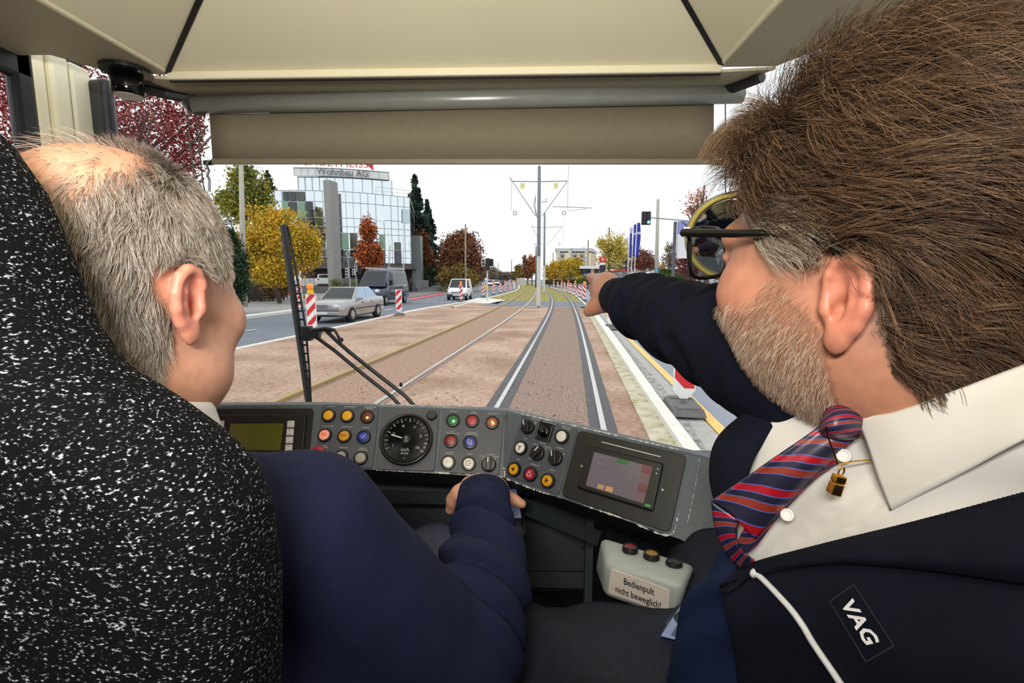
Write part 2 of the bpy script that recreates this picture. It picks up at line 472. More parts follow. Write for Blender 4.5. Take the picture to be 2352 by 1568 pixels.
m_moss = recolour('mossy_concrete', (190, 184, 160), [(.35, rgb(150, 148, 92)), (.5, rgb(196, 188, 164)), (.7, rgb(216, 208, 192))], 5)
m_cob = recolour('cobble_gutter', (150, 146, 142), [(.35, rgb(92, 90, 92)), (.5, rgb(160, 158, 156)), (.65, rgb(190, 188, 186))], 14)
m_white = mat('white_road_paint', (240, 240, 238), .6, noise=(20, .05)); m_yellow = mat('yellow_road_paint', (236, 196, 112), .6, noise=(20, .08))
m_red_lane = mat('red_lane_paint', (214, 92, 98), .7)
m_steel = mat('polished_rail', (210, 206, 200), .28, 1.0, noise=(40, .08)); m_rust = mat('ochre_rail', (176, 154, 104), .5, .4, noise=(30, .12))
m_tar = mat('rail_tar', (74, 74, 78), .6, noise=(12, .2))

def flat(name, pts, z, m, label=None):
    mb = MB(); mb.poly([(p[0], p[1], z) for p in pts]); return structure(mb.build(name, m), label)
def gp(lst): return [Vector(G(u, v)) for (u, v) in lst]
def ext_back(pts, y=-6.0):
    a, b = pts[0], pts[1]; t = (y - a.y) / (b.y - a.y); return [a + (b - a) * t] + pts
big = MB(); big.poly([(-400, -60, -.05), (400, -60, -.05), (400, 900, -.05), (-400, 900, -.05)]); structure(big.build('road', m_asph), 'grey asphalt street surface')
lk = ext_back(gp([(545, 801.5), (681, 772.6), (790, 748.8), (960, 711.4), (1048, 697), (1100, 688.5)]))
inner = ext_back(gp([(1490, 1007), (1431, 882), (1380.6, 780), (1357, 735), (1343, 711)]))
flat('track_bed', lk + [G(1108, 692), G(1165, 699.5), G(1330, 704)] + inner[::-1], .0, m_dirt, 'reddish gravel bed between the tram rails')
# paved strip across the tracks, grass beyond
flat('crossing_strip', gp([(1100, 701.5), (1155, 690.5), (1338, 693), (1348, 705)]), .006, m_asph, 'dark paved strip crossing the tracks')
gl = [(1112, 688), (1164, 674.4), (1189, 665.4), (1194, 658), (1190, 652.5), (1178, 648)]
gr = [(1338, 695), (1323, 681), (1304, 671), (1278.6, 663.4), (1255, 658), (1232, 652.5), (1212, 648)]
flat('grass_verge', gp(gl + gr[::-1]), -.008, m_grass, 'yellowish grass between the curving rails')
def ribbon(path, a, b, z0, z1, mb):
    """box-section strip following a plan path, from offset a to offset b (right positive)"""
    k = len(path); rows = [[], [], [], []]
    for i in range(k):
        t = path[min(i + 1, k - 1)] - path[max(i - 1, 0)]; t.z = 0; t.normalize(); nrm = Vector((t.y, -t.x, 0))
        for r, (o, z) in enumerate(((a, z0), (a, z1), (b, z1), (b, z0))):
            q = path[i] + nrm * o; rows[r].append((q.x, q.y, z))
    mb.grid(rows[::-1])
def resample(p, step=1.2, it=6):
    A = np.array([tuple(q) for q in p]); s = np.concatenate([[0], np.cumsum(np.linalg.norm(np.diff(A, axis=0), axis=1))])
    t = np.linspace(0, s[-1], int(s[-1] / step) + 2); B = np.stack([np.interp(t, s, A[:, k]) for k in range(3)], 1)
    for _ in range(it * 3): B[1:-1] = .25 * B[:-2] + .5 * B[1:-1] + .25 * B[2:]
    return [Vector(q) for q in B]
def smooth_path(px, n=70, back=-4.0):
    return resample(ext_back(gp(px), back))
RA = smooth_path([(650, 921), (1000, 772), (1100, 728.4), (1155, 701.6), (1181.6, 686.3), (1200.8, 671), (1204.6, 662), (1198, 655.7), (1180, 650.5)])
RB = smooth_path([(900, 905), (1100, 777), (1153.6, 742.4), (1188, 717), (1208.4, 701.6), (1222.4, 686.3), (1230, 673.6), (1227.6, 663.4), (1218.6, 657), (1198, 651)])
RC = smooth_path([(1145, 930), (1165, 895), (1208.4, 820), (1237.8, 766.7), (1254, 737), (1264.5, 715.7), (1269, 699), (1268.4, 685), (1262, 673.6), (1251.8, 664), (1236, 656), (1212, 650)])
RD = smooth_path([(1385, 980), (1351.3, 820), (1334.7, 754), (1323.2, 717), (1311.7, 691.4), (1299, 677.4), (1278.6, 666), (1256.9, 658.3), (1225, 650.5)])
for path, lab, m1, side in ((RA, 'ochre rusty rail, outermost rail beside the street with the silver car', m_rust, 1), (RB, 'second rail from the left, thin and bright between gravel strips', m_steel, 1),
                      (RC, 'bright polished rail curving left of the centre of our track', m_steel, 1), (RD, 'bright polished rail nearest the white kerb', m_steel, -1)):
    mb = MB(); mb.mi = 0; ribbon(path, -.034 if path is not RA else -.05, .034 if path is not RA else .05, -.02, .022 if path is not RA else .06, mb)
    tag(mb.build('rail', m1), lab, 'rail')
    mb = MB(); ribbon(path, -.16 if path in (RC, RD) else -.05, .16 if path in (RC, RD) else .12, -.02, .008, mb); structure(mb.build('rail_bed', m_tar if path in (RC, RD) else m_dirt2), 'dark strip alongside the rail')
def between(PA, PB, f0, f1, y1, z):
    ys = np.linspace(-4, y1, 60); a = np.interp(ys, [p.y for p in PA], [p.x for p in PA]); b = np.interp(ys, [p.y for p in PB], [p.x for p in PB])
    mb = MB(); mb.grid([[(a[i] + (b[i] - a[i]) * f, ys[i], z) for i in range(60)] for f in (f0, f1)]); return mb
mb = between(RC, RD, .12, .88, 30.5, .004)
structure(mb.build('trodden_track_centre', m_dirt2), 'darker earth between the rails of our track')
mb = between(RA, RB, .08, .92, 30.0, .003)
structure(mb.build('trodden_track_left', recolour('brown_earth', (170, 140, 120), [(.33, rgb(92, 70, 58)), (.47, rgb(158, 128, 108)), (.58, rgb(184, 154, 134)), (.72, rgb(206, 180, 160))], 28)), 'brown earth between the rails of the other track')
# kerbs, gutter and lines on the right
def strip_px(name, left, right, z0, z1, m, label, back=-4):
    a = ext_back(gp(left), back); b = ext_back(gp(right), back); n = 40
    A = [Vector(q) for q in catmull([tuple(p) for p in a], n)]; B = [Vector(q) for q in catmull([tuple(p) for p in b], n)]
    mb = MB(); mb.grid([[(p.x, p.y, z0) for p in A], [(p.x, p.y, z1) for p in A], [(p.x, p.y, z1) for p in B], [(p.x, p.y, z0) for p in B]][::-1]); return structure(mb.build(name, m), label)
def px_shift(lst, dx0, dx1):
    n = len(lst); return [(u + dx0 + (dx1 - dx0) * i / (n - 1), v) for i, (u, v) in enumerate(lst)]
kin = [(1551.5, 1022), (1477.5, 907.5), (1397, 780), (1364, 729), (1346, 706.7)]
kout = [(1594, 1036), (1495, 900), (1413.8, 780), (1374, 727), (1352, 704.7)]
inner_px = [(1490, 1007), (1431, 882), (1380.6, 780), (1357, 735), (1343, 711)]
strip_px('kerb_base', inner_px, kin, -.03, .03, m_moss, 'mossy concrete strip inside the kerb')
strip_px('kerb', kin, kout, -.03, .10, m_conc, 'white concrete kerb beside our track')
cob_out = [(1640, 1050), (1540, 905), (1428, 780), (1384, 727), (1358, 704)]
strip_px('gutter', kout, cob_out, -.06, -.03, m_cob, 'cobbled gutter beyond the kerb')
patch_out = [(1668, 1010), (1549, 890), (1443, 780), (1396, 727), (1370, 702)]
strip_px('patched_asphalt', cob_out, patch_out, -.06, -.034, mat('pale_asphalt', (172, 170, 166), .85, noise=(8, .15), bump=(120, .3, .005)), 'pale patched asphalt beside the gutter')
yl = [(1690, 1030), (1555, 889.7), (1447, 782), (1405, 735), (1385, 712)]; yr = [(1715, 1024), (1574, 889.7), (1456, 780), (1410, 734), (1388, 711)]
strip_px('yellow_lane_line', yl, yr, -.06, -.030, m_yellow, 'yellow temporary lane line')
flat('carriageway_right', ext_back(gp([(1669, 992), (1549, 889), (1443, 780), (1396, 727), (1362, 700), (1330, 680), (1290, 661), (1255, 651), (1238, 646)])) + gp([(1262, 646), (1305, 651), (1345, 659), (1400, 672), (1520, 703)]) + [Vector((30, 2, 0)), Vector((30, -6, 0))], -.042, m_asph2, 'bluish asphalt lane on the right')
flat('pavement_right', gp([(1262, 645.6), (1305, 650.6), (1345, 658.5), (1400, 671.5), (1520, 702.5)]) + [Vector((30, 2.2, 0)), Vector((60, 2.2, 0)), Vector((120, 300, 0))], -.03, m_pave, 'grey pavement beyond the right lane')
strip_px('grass_kerb_right', gr, [(u + 3.5 - .25 * i, v - .3) for i, (u, v) in enumerate(gr)], -.03, .06, m_conc, 'white kerb along the grass on the right', back=24)
strip_px('grass_kerb_left', [(u - 2.5, v - .8) for (u, v) in gl], gl, -.03, .06, m_conc, 'white kerb along the grass on the left', back=30)
# left street
strip_px('kerb_left', [(542, 800.5), (679, 771.4), (789, 747.6), (959, 710.4), (1047, 696.4), (1099, 688.2)], [(545, 803), (682, 774), (791, 750), (961, 712.6), (1049, 697.8), (1101, 689)], -.05, .03, m_conc, 'pale edging along the gravel bed')
strip_px('yellow_edge_line', [(536, 799), (676, 769.8), (786, 746.4), (957, 709.6), (1046, 695.8)], [(542, 800.5), (679, 771.4), (789, 747.6), (959, 710.4), (1047, 696.4)], -.06, -.02, m_yellow, 'yellow line along the gravel bed')
flat('signal_island', gp([(1062, 693), (1100, 683.5), (1162, 688.5), (1142, 697.5), (1100, 695.5)]), .006, m_conc, 'white painted island at the pedestrian signal')
strip_px('pavement_kerb', [(545, 729), (672, 713), (720, 706)], [(545, 733), (672, 716.5), (720, 709)], -.05, .08, m_conc, 'kerb of the left pavement', back=3)
flat('pavement_left', ext_back(gp([(545, 729), (672, 713), (760, 701), (800, 694)]), 2) + gp([(800, 672), (700, 676)]) + [Vector((-60, 60, 0)), Vector((-60, 2, 0))], .05, mat('pavement_slabs', (150, 149, 150), .85, noise=(2, .12)), 'grey pavement on the left')
flat('pavement_far', gp([(945, 682), (1016, 671.5), (1010, 660), (960, 652), (870, 655), (800, 670)]), -.02, m_pave, 'paved corner in front of the glass building')
flat('cycle_lane', gp([(938, 685.5), (1022, 671.5), (1022, 675), (940, 689)]), -.015, m_red_lane, 'red painted cycle lane')
mb = MB()
def dash(p, q, w):
    a, b = G(*p), G(*q); d = (b - a); d.z = 0; d.normalize(); n = Vector((d.y, -d.x, 0)) * w / 2
    mb.poly([(*(a - n).xy, -.02), (*(b - n).xy, -.02), (*(b + n).xy, -.02), (*(a + n).xy, -.02)])
for p, q, w in (((545, 760.5), (589, 755), .13), ((700, 743), (760, 734.5), .13), ((884, 712), (902, 708.5), .13), ((956, 708.8), (972, 707.6), .13), ((938, 691), (1020, 691), .0), ((1023, 668), (1090, 660), .13)):
    if w: dash(p, q, w)
for i in range(7):
    dash((940 + 14 * i, 687.2), (949 + 14 * i, 687.0), .35); dash((946 + 16 * i, 693.0), (957 + 16 * i, 692.8), .35)
for p, q in (((1350, 672), (1357, 674.5)), ((1363, 676), (1370, 679)), ((1310, 659), (1316, 660.5))): dash(p, q, .15)
structure(mb.build('lane_marking', m_white), 'white dashed road markings')
# fallen leaves on the bed
mb = MB()
for i in range(420):
    u = random.uniform(480, 1370); v = 702 + 280 * random.random() ** 1.3
    p = G(u, v); s = random.uniform(.012, .035); a = random.uniform(0, 6.28)
    mb.mi = random.randrange(3)
    q = [Vector((math.cos(a + t) * s * r, math.sin(a + t) * s * r, .012 + random.uniform(0, .012))) + Vector((p.x, p.y, 0)) for t, r in ((0, 1.2), (1.57, .6), (3.14, 1.2), (4.71, .6))]
    mb.poly(q)
tag(mb.build('fallen_leaves', [mat('leaf_brown', (112, 76, 52), .8), mat('leaf_tan', (178, 132, 88), .8), mat('leaf_grey', (120, 104, 92), .8)]), 'small brown leaves scattered over the gravel track bed', 'leaves', None, 'stuff')

# ================================================================== the cab shell
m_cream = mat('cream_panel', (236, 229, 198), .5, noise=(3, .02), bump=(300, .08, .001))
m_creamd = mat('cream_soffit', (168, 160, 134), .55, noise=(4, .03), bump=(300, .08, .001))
m_black = mat('black_rubber', (18, 18, 20), .45, noise=(20, .1)); m_blackp = mat('black_plastic', (24, 24, 26), .35, noise=(30, .08))
m_seam = mat('black_seam', (10, 10, 10), .6)
a = at_Y(385, 162, 1.1); b = at_Y(1658, 143, 1.1); d0 = at_Y(450, 0, .95); c0 = at_Y(1570, 0, .95)
zc = (a.z + b.z) / 2; a.z = b.z = zc; d0.z = c0.z = (d0.z + c0.z) / 2
d = a + (d0 - a) * 2.3; c = b + (c0 - b) * 2.3
mb = MB(); mb.poly([a, b, c, d]); mb.poly([d, c, Vector((c.x, -3.5, c.z)), Vector((d.x, -3.5, d.z))]); structure(mb.build('ceiling', m_cream, solid=.01), 'cream sloping ceiling panel over the windscreen')
mb = MB(); mb.poly([a, d, Vector((d.x, -3.5, d.z)), Vector((a.x, -3.5, a.z))]); structure(mb.build('ceiling_left', m_cream, solid=.01), 'cream ceiling facet on the left')
mb = MB(); mb.poly([b, Vector((b.x, -3.5, b.z)), Vector((c.x, -3.5, c.z)), c]); structure(mb.build('ceiling_right', m_cream, solid=.01), 'cream ceiling facet on the right')
for nm, p, q in (('trim_1', a, d), ('trim_2', b, c)):
    mb = MB(); mb.bar(Vector(p) + Vector((0, -.003, -.006)), Vector(q) + Vector((0, -.003, -.006)), .009, .006); structure(mb.build(nm, m_seam), 'black seam between ceiling panels')
mb = MB(); mb.cyl(a, Vector((a.x, -3.5, a.z)), .0075, n=10); structure(mb.build('trim_3', m_cream), 'cream edging strip along the left ceiling')
mb = MB(); mb.cyl(b, Vector((b.x, -3.5, b.z)), .0075, n=10); structure(mb.build('trim_4', m_cream), 'cream edging strip along the right ceiling')
zs = zc - .006
# soffits left / right / front (front edge follows the windscreen)
WT = [(-.955, 1.0), (-.905, 1.085), (-.835, 1.195), (-.6, 1.30), (-.2, 1.34), (.2, 1.32), (.42, 1.23), (.52, 1.10), (.58, 1.0)]
ws_top = [Vector((x, y, zs - .01)) for x, y in WT]
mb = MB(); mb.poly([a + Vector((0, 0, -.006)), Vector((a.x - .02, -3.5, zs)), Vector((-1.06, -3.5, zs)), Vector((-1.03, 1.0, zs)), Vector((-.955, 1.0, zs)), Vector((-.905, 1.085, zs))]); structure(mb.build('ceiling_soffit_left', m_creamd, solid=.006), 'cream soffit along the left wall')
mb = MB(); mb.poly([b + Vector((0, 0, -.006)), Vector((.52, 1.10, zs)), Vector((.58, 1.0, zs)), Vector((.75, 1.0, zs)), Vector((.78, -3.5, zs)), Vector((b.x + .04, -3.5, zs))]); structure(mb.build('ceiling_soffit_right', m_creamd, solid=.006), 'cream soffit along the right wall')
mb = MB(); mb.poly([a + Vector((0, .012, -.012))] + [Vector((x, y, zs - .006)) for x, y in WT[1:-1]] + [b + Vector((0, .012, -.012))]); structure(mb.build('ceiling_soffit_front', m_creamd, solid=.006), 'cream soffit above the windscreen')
mb = MB(); mb.bar(a + Vector((0, 0, -.012)), b + Vector((0, 0, -.012)), .012, .016); structure(mb.build('trim_5', m_cream, bevel=.003), 'cream lip below the sloping panel')
mb = MB(); mb.bar(a + Vector((0, .006, -.021)), b + Vector((0, .006, -.021)), .006, .004); structure(mb.build('trim_6', m_seam), 'dark joint below the lip')
mb = MB(); q0 = at_Z(300, 176, zs - .012); q1 = at_Z(430, 222, zs - .012); mb.bar(q0, q1, .003, .003); structure(mb.build('trim_7', m_seam), 'dark joint in the corner soffit')
# windscreen
m_ws = glass_mat('windscreen_glass', (250, 252, 252), .03)
low = [Vector((-.2 + (x + .2) * 1.12, y + .27 - .05 * abs(x + .2), 1.22)) for x, y in WT]
rowsW = [ws_top, [p.lerp(q, .5) + Vector((0, .03, 0)) for p, q in zip(ws_top, low)], low]
gW = loft_rows([[tuple(p) for p in r] for r in rowsW], 40, 16)
mb = MB(); mb.smooth = True; mb.grid(gW); structure(mb.build('window_1', m_ws), 'large curved windscreen glass')
mb = MB(); mb.tube([Vector(p) + Vector((0, -.006, -.004)) for p in gW[0][6:-6]], .013, 8); structure(mb.build('trim_8', m_black), 'black rubber seal along the top of the windscreen')
# left wall, pillars and side window
XW = -1.02
def wy(u, v=240): return at_X(u, v, XW).y
yw1, yg = wy(88), wy(40); ztop = at_X(40, 150, XW).z; zwin = at_X(30, 180, XW).z
mb = MB(); mb.box((XW - .03, -1.2, .8), (.06, 4.6, .9)); mb.box((XW - .03, (yw1 + .012 - 3.5) / 2 - .02, 2.24 - .0), (.06, yw1 + 3.4, .06))
mb.box((XW - .03, -2.0, 1.75), (.06, 3.0, 1.1)); structure(mb.build('wall_left', m_cream), 'cream left side wall of the cab')
y1, y2, y3, y4 = wy(122), wy(166), wy(214), wy(262)
for nm, p0, p1, xo in (('trim_9', yw1, y1 - .004, -.008), ('trim_10', y1, y2 - .004, 0), ('trim_11', y2 + .004, y3, -.004)):
    mb = MB(); mb.box((XW + xo - .02, (p0 + p1) / 2, 1.8), (.05, p1 - p0, .92)); structure(mb.build(nm, m_cream, bevel=.006), 'cream vertical pillar panel')
mb = MB(); mb.box((XW - .035, (yw1 + y3) / 2, 1.3), (.04, y3 - yw1, 2.0)); structure(mb.build('wall_left_pillar', m_seam), 'dark recess behind the pillar panels')
pp = [at_X(216, 230, XW + .01), at_X(262, 250, XW + .04)]
mb = MB(); mb.box((XW + .02, (pp[0].y + pp[1].y) / 2, 1.7), (.06, pp[1].y - pp[0].y + .01, 1.08), rz=-.25); structure(mb.build('trim_12', m_blackp, bevel=.012, bseg=3), 'black windscreen pillar')
mb = MB(); mb.box((XW - .012, (yw1 + yg) / 2, 1.75), (.026, yw1 - yg, 1.1)); mb.box((XW - .012, yw1 / 2 - .3, ztop + .012), (.026, yw1 + .6, .07)); structure(mb.build('window_2_frame', m_black, bevel=.01), 'black rubber frame of the left side window')
mb = MB(); mb.box((XW - .01, .2, 1.75), (.005, 1.5, .95)); structure(mb.build('window_2', glass_mat('tinted_glass', (170, 140, 150), .03)), 'tinted left side window pane')
# right wall, saloon behind, floor
mb = MB(); mb.box((.80, -1.2, .8), (.06, 4.6, .9)); mb.box((.80, -1.2, 2.17), (.06, 4.6, .16)); mb.box((.80, -1.75, 1.7), (.06, 3.5, 1.0)); mb.box((.80, .45, 1.7), (.06, .14, 1.0)); mb.box((.80, 1.0, 1.7), (.06, .12, 1.0)); structure(mb.build('wall_right', m_cream), 'cream right side wall')
mb = MB(); mb.box((-.12, -3.5, 1.3), (2.0, .06, 2.2)); structure(mb.build('wall_rear', mat('grey_partition', (92, 94, 98), .6)), 'grey rear partition of the saloon')
mb = MB(); mb.box((-.12, -1.0, .32), (1.96, 5.2, .06)); structure(mb.build('floor', mat('grey_rubber_floor', (58, 60, 62), .7, noise=(30, .15))), 'dark rubber floor')
mb = MB(); mb.box((-.12, 1.66, .72), (2.0, .06, .9)); structure(mb.build('wall_front', m_blackp), 'front apron of the tram')
# ================================================================== control desk
m_desk = mat('desk_grey', (84, 93, 100), .5, noise=(120, .10), bump=(400, .15, .001)); m_plate = mat('plate_grey', (72, 76, 83), .5, noise=(140, .08), bump=(400, .1, .001))
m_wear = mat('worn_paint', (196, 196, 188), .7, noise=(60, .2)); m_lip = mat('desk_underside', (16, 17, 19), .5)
m_leg = mat('legend_white', (205, 205, 205), .6); m_scr = mat('screw_steel', (120, 120, 118), .35, .9)
class Plane:
    def __init__(s, o, px, py):
        s.o = Vector(o); s.x = (Vector(px) - s.o).normalized(); dn = (Vector(py) - s.o)
        s.n = s.x.cross(dn).normalized()
        if s.n.dot(EYE - s.o) < 0: s.n = -s.n
    def hit(s, u, v, lift=0.0):
        r = ray(u, v); t = (s.o - EYE).dot(s.n) / r.dot(s.n); return EYE + r * t + s.n * lift
    def fr(s, u, v, lift=0.0, rot=0.0):
        m = frame(s.hit(u, v, lift), s.x, s.n)
        return m @ Matrix.Rotation(rot, 4, 'Z') if rot else m
    def quad(s, px, r=.006, n=4):
        """rounded outline in the plane from four pixel corners; returns local 2-D points and frame"""
        M = frame(s.o, s.x, s.n); inv = M.inverted(); c = [(inv @ s.hit(*p)).xy for p in px]; out = []
        for i in range(4):
            p, a, b = c[i], c[i - 1], c[(i + 1) % 4]
            da, db = (a - p).normalized(), (b - p).normalized(); p0, p1 = p + da * r, p + db * r
            for k in range(n + 1):
                t = k / n; q = p0 * (1 - t) ** 2 + p * 2 * t * (1 - t) + p1 * t * t; out.append((q.x, q.y))
        ar = sum(out[i][0] * out[(i + 1) % len(out)][1] - out[(i + 1) % len(out)][0] * out[i][1] for i in range(len(out)))
        return (out if ar > 0 else out[::-1]), M
desk = thing('control_desk', 'grey tram control desk with speedometer, push buttons and two screens', 'control desk', (0, 0, 0))
T = [P(330, 929, 1.03), P(725, 928, 1.045), P(1160, 942, 1.035), P(1600, 1043, .82), P(1700, 1068, .78)]
B = [P(330, 1072, .97), P(722, 1070, .985), P(1155, 1097, .975), P(1562, 1238, .77), P(1680, 1292, .72)]
def coplanar(u, v, q):
    n = (q[1] - q[0]).cross(q[2] - q[0]); r = ray(u, v); return EYE + r * ((q[0] - EYE).dot(n) / r.dot(n))
B[3] = coplanar(1562, 1238, (T[2], T[3], B[2])); T[4] = coplanar(1700, 1068, (T[2], T[3], B[2])); B[4] = coplanar(1680, 1292, (T[2], T[3], B[2])); T[0] = coplanar(330, 929, (T[1], T[2], B[1])); B[0] = coplanar(330, 1072, (T[1], T[2], B[1]))
rows = [[], [], [], [], [], [], []]
for t, b in zip(T, B):
    n = Vector((t.x + .35, t.y, 0)).normalized() if False else Vector((0, 1, 0))
    rows[0].append(t + Vector((0, .62 - max(0, t.x) * .1, -.17))); rows[1].append(t + Vector((0, .035, -.004))); rows[2].append(t); rows[3].append(b); rows[4].append(b + Vector((0, .010, -.014)))
    rows[5].append(b + Vector((0, .03, -.035))); rows[6].append(b + Vector((0, .30, -.055)))
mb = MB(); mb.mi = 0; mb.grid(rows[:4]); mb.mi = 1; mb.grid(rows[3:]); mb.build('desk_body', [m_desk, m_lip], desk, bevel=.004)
PC = Plane(T[1], T[2], B[1]); PW = Plane(T[2], T[3], B[2]); PL = Plane(T[0], T[1], B[0])
PC.o += PC.n * .001; PW.o += PW.n * .002
def wear_line(pl, pts, w, lift=.003):
    mb = MB(); k = len(pts); A = []; Bq = []
    rr = random.Random(int(pts[0][0]))
    pq = catmull([(u, v, 0) for u, v in pts], 260); wk = [rr.uniform(.05, 1.0) * (rr.random() < .7) for _ in range(66)]; ws = [max(.03, np.interp(i / 4.0, range(66), wk) * rr.uniform(.75, 1.2)) for i in range(260)]
    for i, q in enumerate(pq):
        p = pl.hit(q[0], q[1], lift); ww = w * ws[i]
        d = pl.hit(*pq[min(i + 1, 259)][:2]) - pl.hit(*pq[max(i - 1, 0)][:2]); s = pl.n.cross(d.normalized())
        A.append(p + s * ww * .5); Bq.append(p - s * ww * .5)
    mb.grid([A, Bq]); return mb.build('worn_edge', m_wear, desk)
wear_line(PC, [(1000, 1085), (1080, 1091), (1153, 1096), (1158, 1075)], .0055); wear_line(PC, [(865, 1080), (940, 1084), (1000, 1086)], .0022); wear_line(PC, [(875, 929), (960, 932), (1020, 935), (1060, 937)], .003)
wear_line(PW, [(1165, 1100), (1230, 1125), (1290, 1144)], .0045); wear_line(PW, [(1340, 1160), (1430, 1190), (1535, 1229), (1560, 1180)], .0045); wear_line(PW, [(1200, 951), (1350, 985), (1450, 1008), (1560, 1033)], .004); wear_line(PW, [(1608, 1050), (1597, 1120), (1580, 1200)], .0018)
def plate(pl, px, m, lift=0.0, h=.003, r=.007, name='control_panel', parent=None, mats=None, bevel=.0008):
    pts, M = pl.quad(px, r); mb = MB(); mb.prism(pts, h, M @ Matrix.Translation((0, 0, lift))); return mb.build(name, m, parent or desk, bevel=bevel)
def outline(pl, px, m, w, lift, name, parent, r=.007):
    pts, M = pl.quad(px, r); mb = MB(); mb.tube([M @ Vector((x, y, lift)) for x, y in pts], w, 6, closed=True); mb.build(name, m, parent)
p1 = plate(PC, [(742, 929), (872, 932), (856, 1076), (722, 1064)], m_plate); p2 = plate(PC, [(879, 935), (1010, 938), (998, 1082), (862, 1078)], m_plate)
p3 = plate(PC, [(1020, 940), (1141, 947), (1150, 1091), (1004, 1085)], m_plate, r=.006) if False else plate(PC, [(1019, 941), (1158, 948), (1146, 1091), (1005, 1085)], m_plate)
p4 = plate(PW, [(1200, 954), (1327, 984), (1284, 1136), (1160, 1090)], m_plate)
BTN = {}
def cap_mat(key, c, e=0.0): return mat('cap_' + key, c, .3, noise=(60, .05), emit=((c, e) if e else None), coat=.3)
CAPS = dict(yellow=(222, 160, 28), amber=(206, 146, 22), white=(226, 224, 212), grey=(150, 148, 138), red=(176, 32, 44), darkred=(124, 8, 16), blue=(28, 48, 150), green=(18, 96, 48), orange=(255, 140, 64), ein=(232, 150, 124), lamp=(96, 40, 22), hlamp=(120, 52, 24), crimson=(160, 26, 48))
def button(pl, u, v, key, par, em=0.0, sign=None, rot=0.0, lamp=None, R=.0148, mush=False):
    M = pl.fr(u, v, .003, rot)
    mb = MB(); mb.smooth = False; mb.lathe([(R, 0), (R, .004), (R * .92, .0068), (R * .74, .0072), (R * .72, .004)], M, 28); bz = mb.build('push_button', m_blackp, desk)
    mb = MB(); r = R * .72
    if mush: mb.lathe([(r * .7, .004), (r * .7, .008), (R * 1.02, .009), (R * 1.08, .013), (R * .98, .0165), (R * .5, .0185), (.0005, .019)], M, 28)
    else: mb.lathe([(r, .003), (r, .0062), (r * .9, .0072), (r * .5, .0078), (.0004, .008)], M, 24)
    mb.build('button_cap', cap_mat(key, CAPS[key], em), bz)
    z = .0086
    if lamp:
        mb = MB(); mb.ell((.002, -.003, .0065), (.0035, .0035, .0022), 12, M); mb.build('indicator_lamp', mat('glow_' + lamp, (255, 190, 110) if lamp == 'orange' else (120, 255, 150), .4, emit=(((255, 150, 70) if lamp == 'orange' else (60, 240, 110)), 3.0)), bz)
    if sign:
        mb = MB(); mk = m_leg
        if sign in ('EIN', 'AUS', '1', 'H'):
            mb.text(sign, M, .0085 if len(sign) > 1 else .009, .85, z); mk = m_seam if sign in ('AUS',) else mat('sign_' + sign, (206, 60, 30) if sign == 'EIN' else ((255, 230, 170) if sign == 'H' else (190, 70, 60)), .5, emit=(((255, 120, 80) if sign == 'EIN' else (255, 210, 140)), 1.2) if sign == 'H' else None)
        else:
            def seg(*pts, w=.0007):
                for k in range(len(pts) - 1): mb.bar(M @ Vector((*pts[k], z)), M @ Vector((*pts[k + 1], z)), w, .0006, up=pl.n)
            if sign == 'left': mb.poly([M @ Vector(q) for q in ((-.004, 0, z), (.003, -.0045, z), (.003, .0045, z))]); mk = m_seam
            if sign == 'right': mb.poly([M @ Vector(q) for q in ((.004, 0, z), (-.003, .0045, z), (-.003, -.0045, z))]); mk = m_seam
            if sign == 'warn': seg((-.005, -.004), (.005, -.004), (0, .0055), (-.005, -.004), w=.0012)
            if sign == 'beam': seg((-.004, -.003), (0, -.004), (.004, .003), (.001, .0045), (0, -.004)); seg((-.006, .002), (-.003, .001)); seg((-.006, 0), (-.0035, -.001))
            if sign == 'pram':
                seg((-.002, .005), (-.004, .003), (-.003, 0), (-.005, -.003), (-.002, -.005), (-.001, -.002), w=.0012); seg((.004, .003), (.002, .002), (.0035, -.001), w=.0012); mb.ell((.003, -.0035, z), (.0014, .0014, .0004), 10, M)
            if sign == 'door': seg((-.004, -.005), (-.004, .005), (.003, .005), (.003, .002)); seg((-.004, -.005), (.003, -.005), (.003, -.002)); seg((0, 0), (.006, 0)); mk = m_seam
            if sign == 'radio': seg((0, -.006), (0, 0), (-.004, .004), w=.0012); seg((0, 0), (.004, .004), w=.0012); mk = m_seam
        mb.build('button_sign', mk, bz)
    return bz
def rotary(pl, u, v, ang, name='rotary_knob', R=.0145):
    M = pl.fr(u, v, .003, ang); mb = MB(); mb.lathe([(R * 1.05, 0), (R * 1.05, .003), (R, .005), (R * .95, .008), (.0004, .008)], M, 26)
    mb.box((0, 0, .0118), (R * .72, R * 1.86, .008), M); k = mb.build(name, m_blackp, desk, bevel=.0012)
    mb = MB(); mb.box((-R * .12, R * .50, .0161), (R * .16, R * .75, .0004), M); mb.build('pointer_line', m_leg, k); return k
def legend(pl, u, v, txt, par, size=.0031, rot=0.0):
    mb = MB(); M = pl.fr(u, v - (2.2 if pl is PW else .8), .0034, rot)
    ls = txt.split('|')
    for i, t in enumerate(ls): mb.text(t, M @ Matrix.Translation((0, -(i - (len(ls) - 1) / 2) * size * 1.15, 0)), size, 1.0)
    mb.build('legend', m_leg, par)
def dot(pl, u, v, par):
    mb = MB(); mb.lathe([(.0011, 0), (.0011, .0006)], pl.fr(u, v, .003), 10); mb.build('legend_dot', m_leg, par)
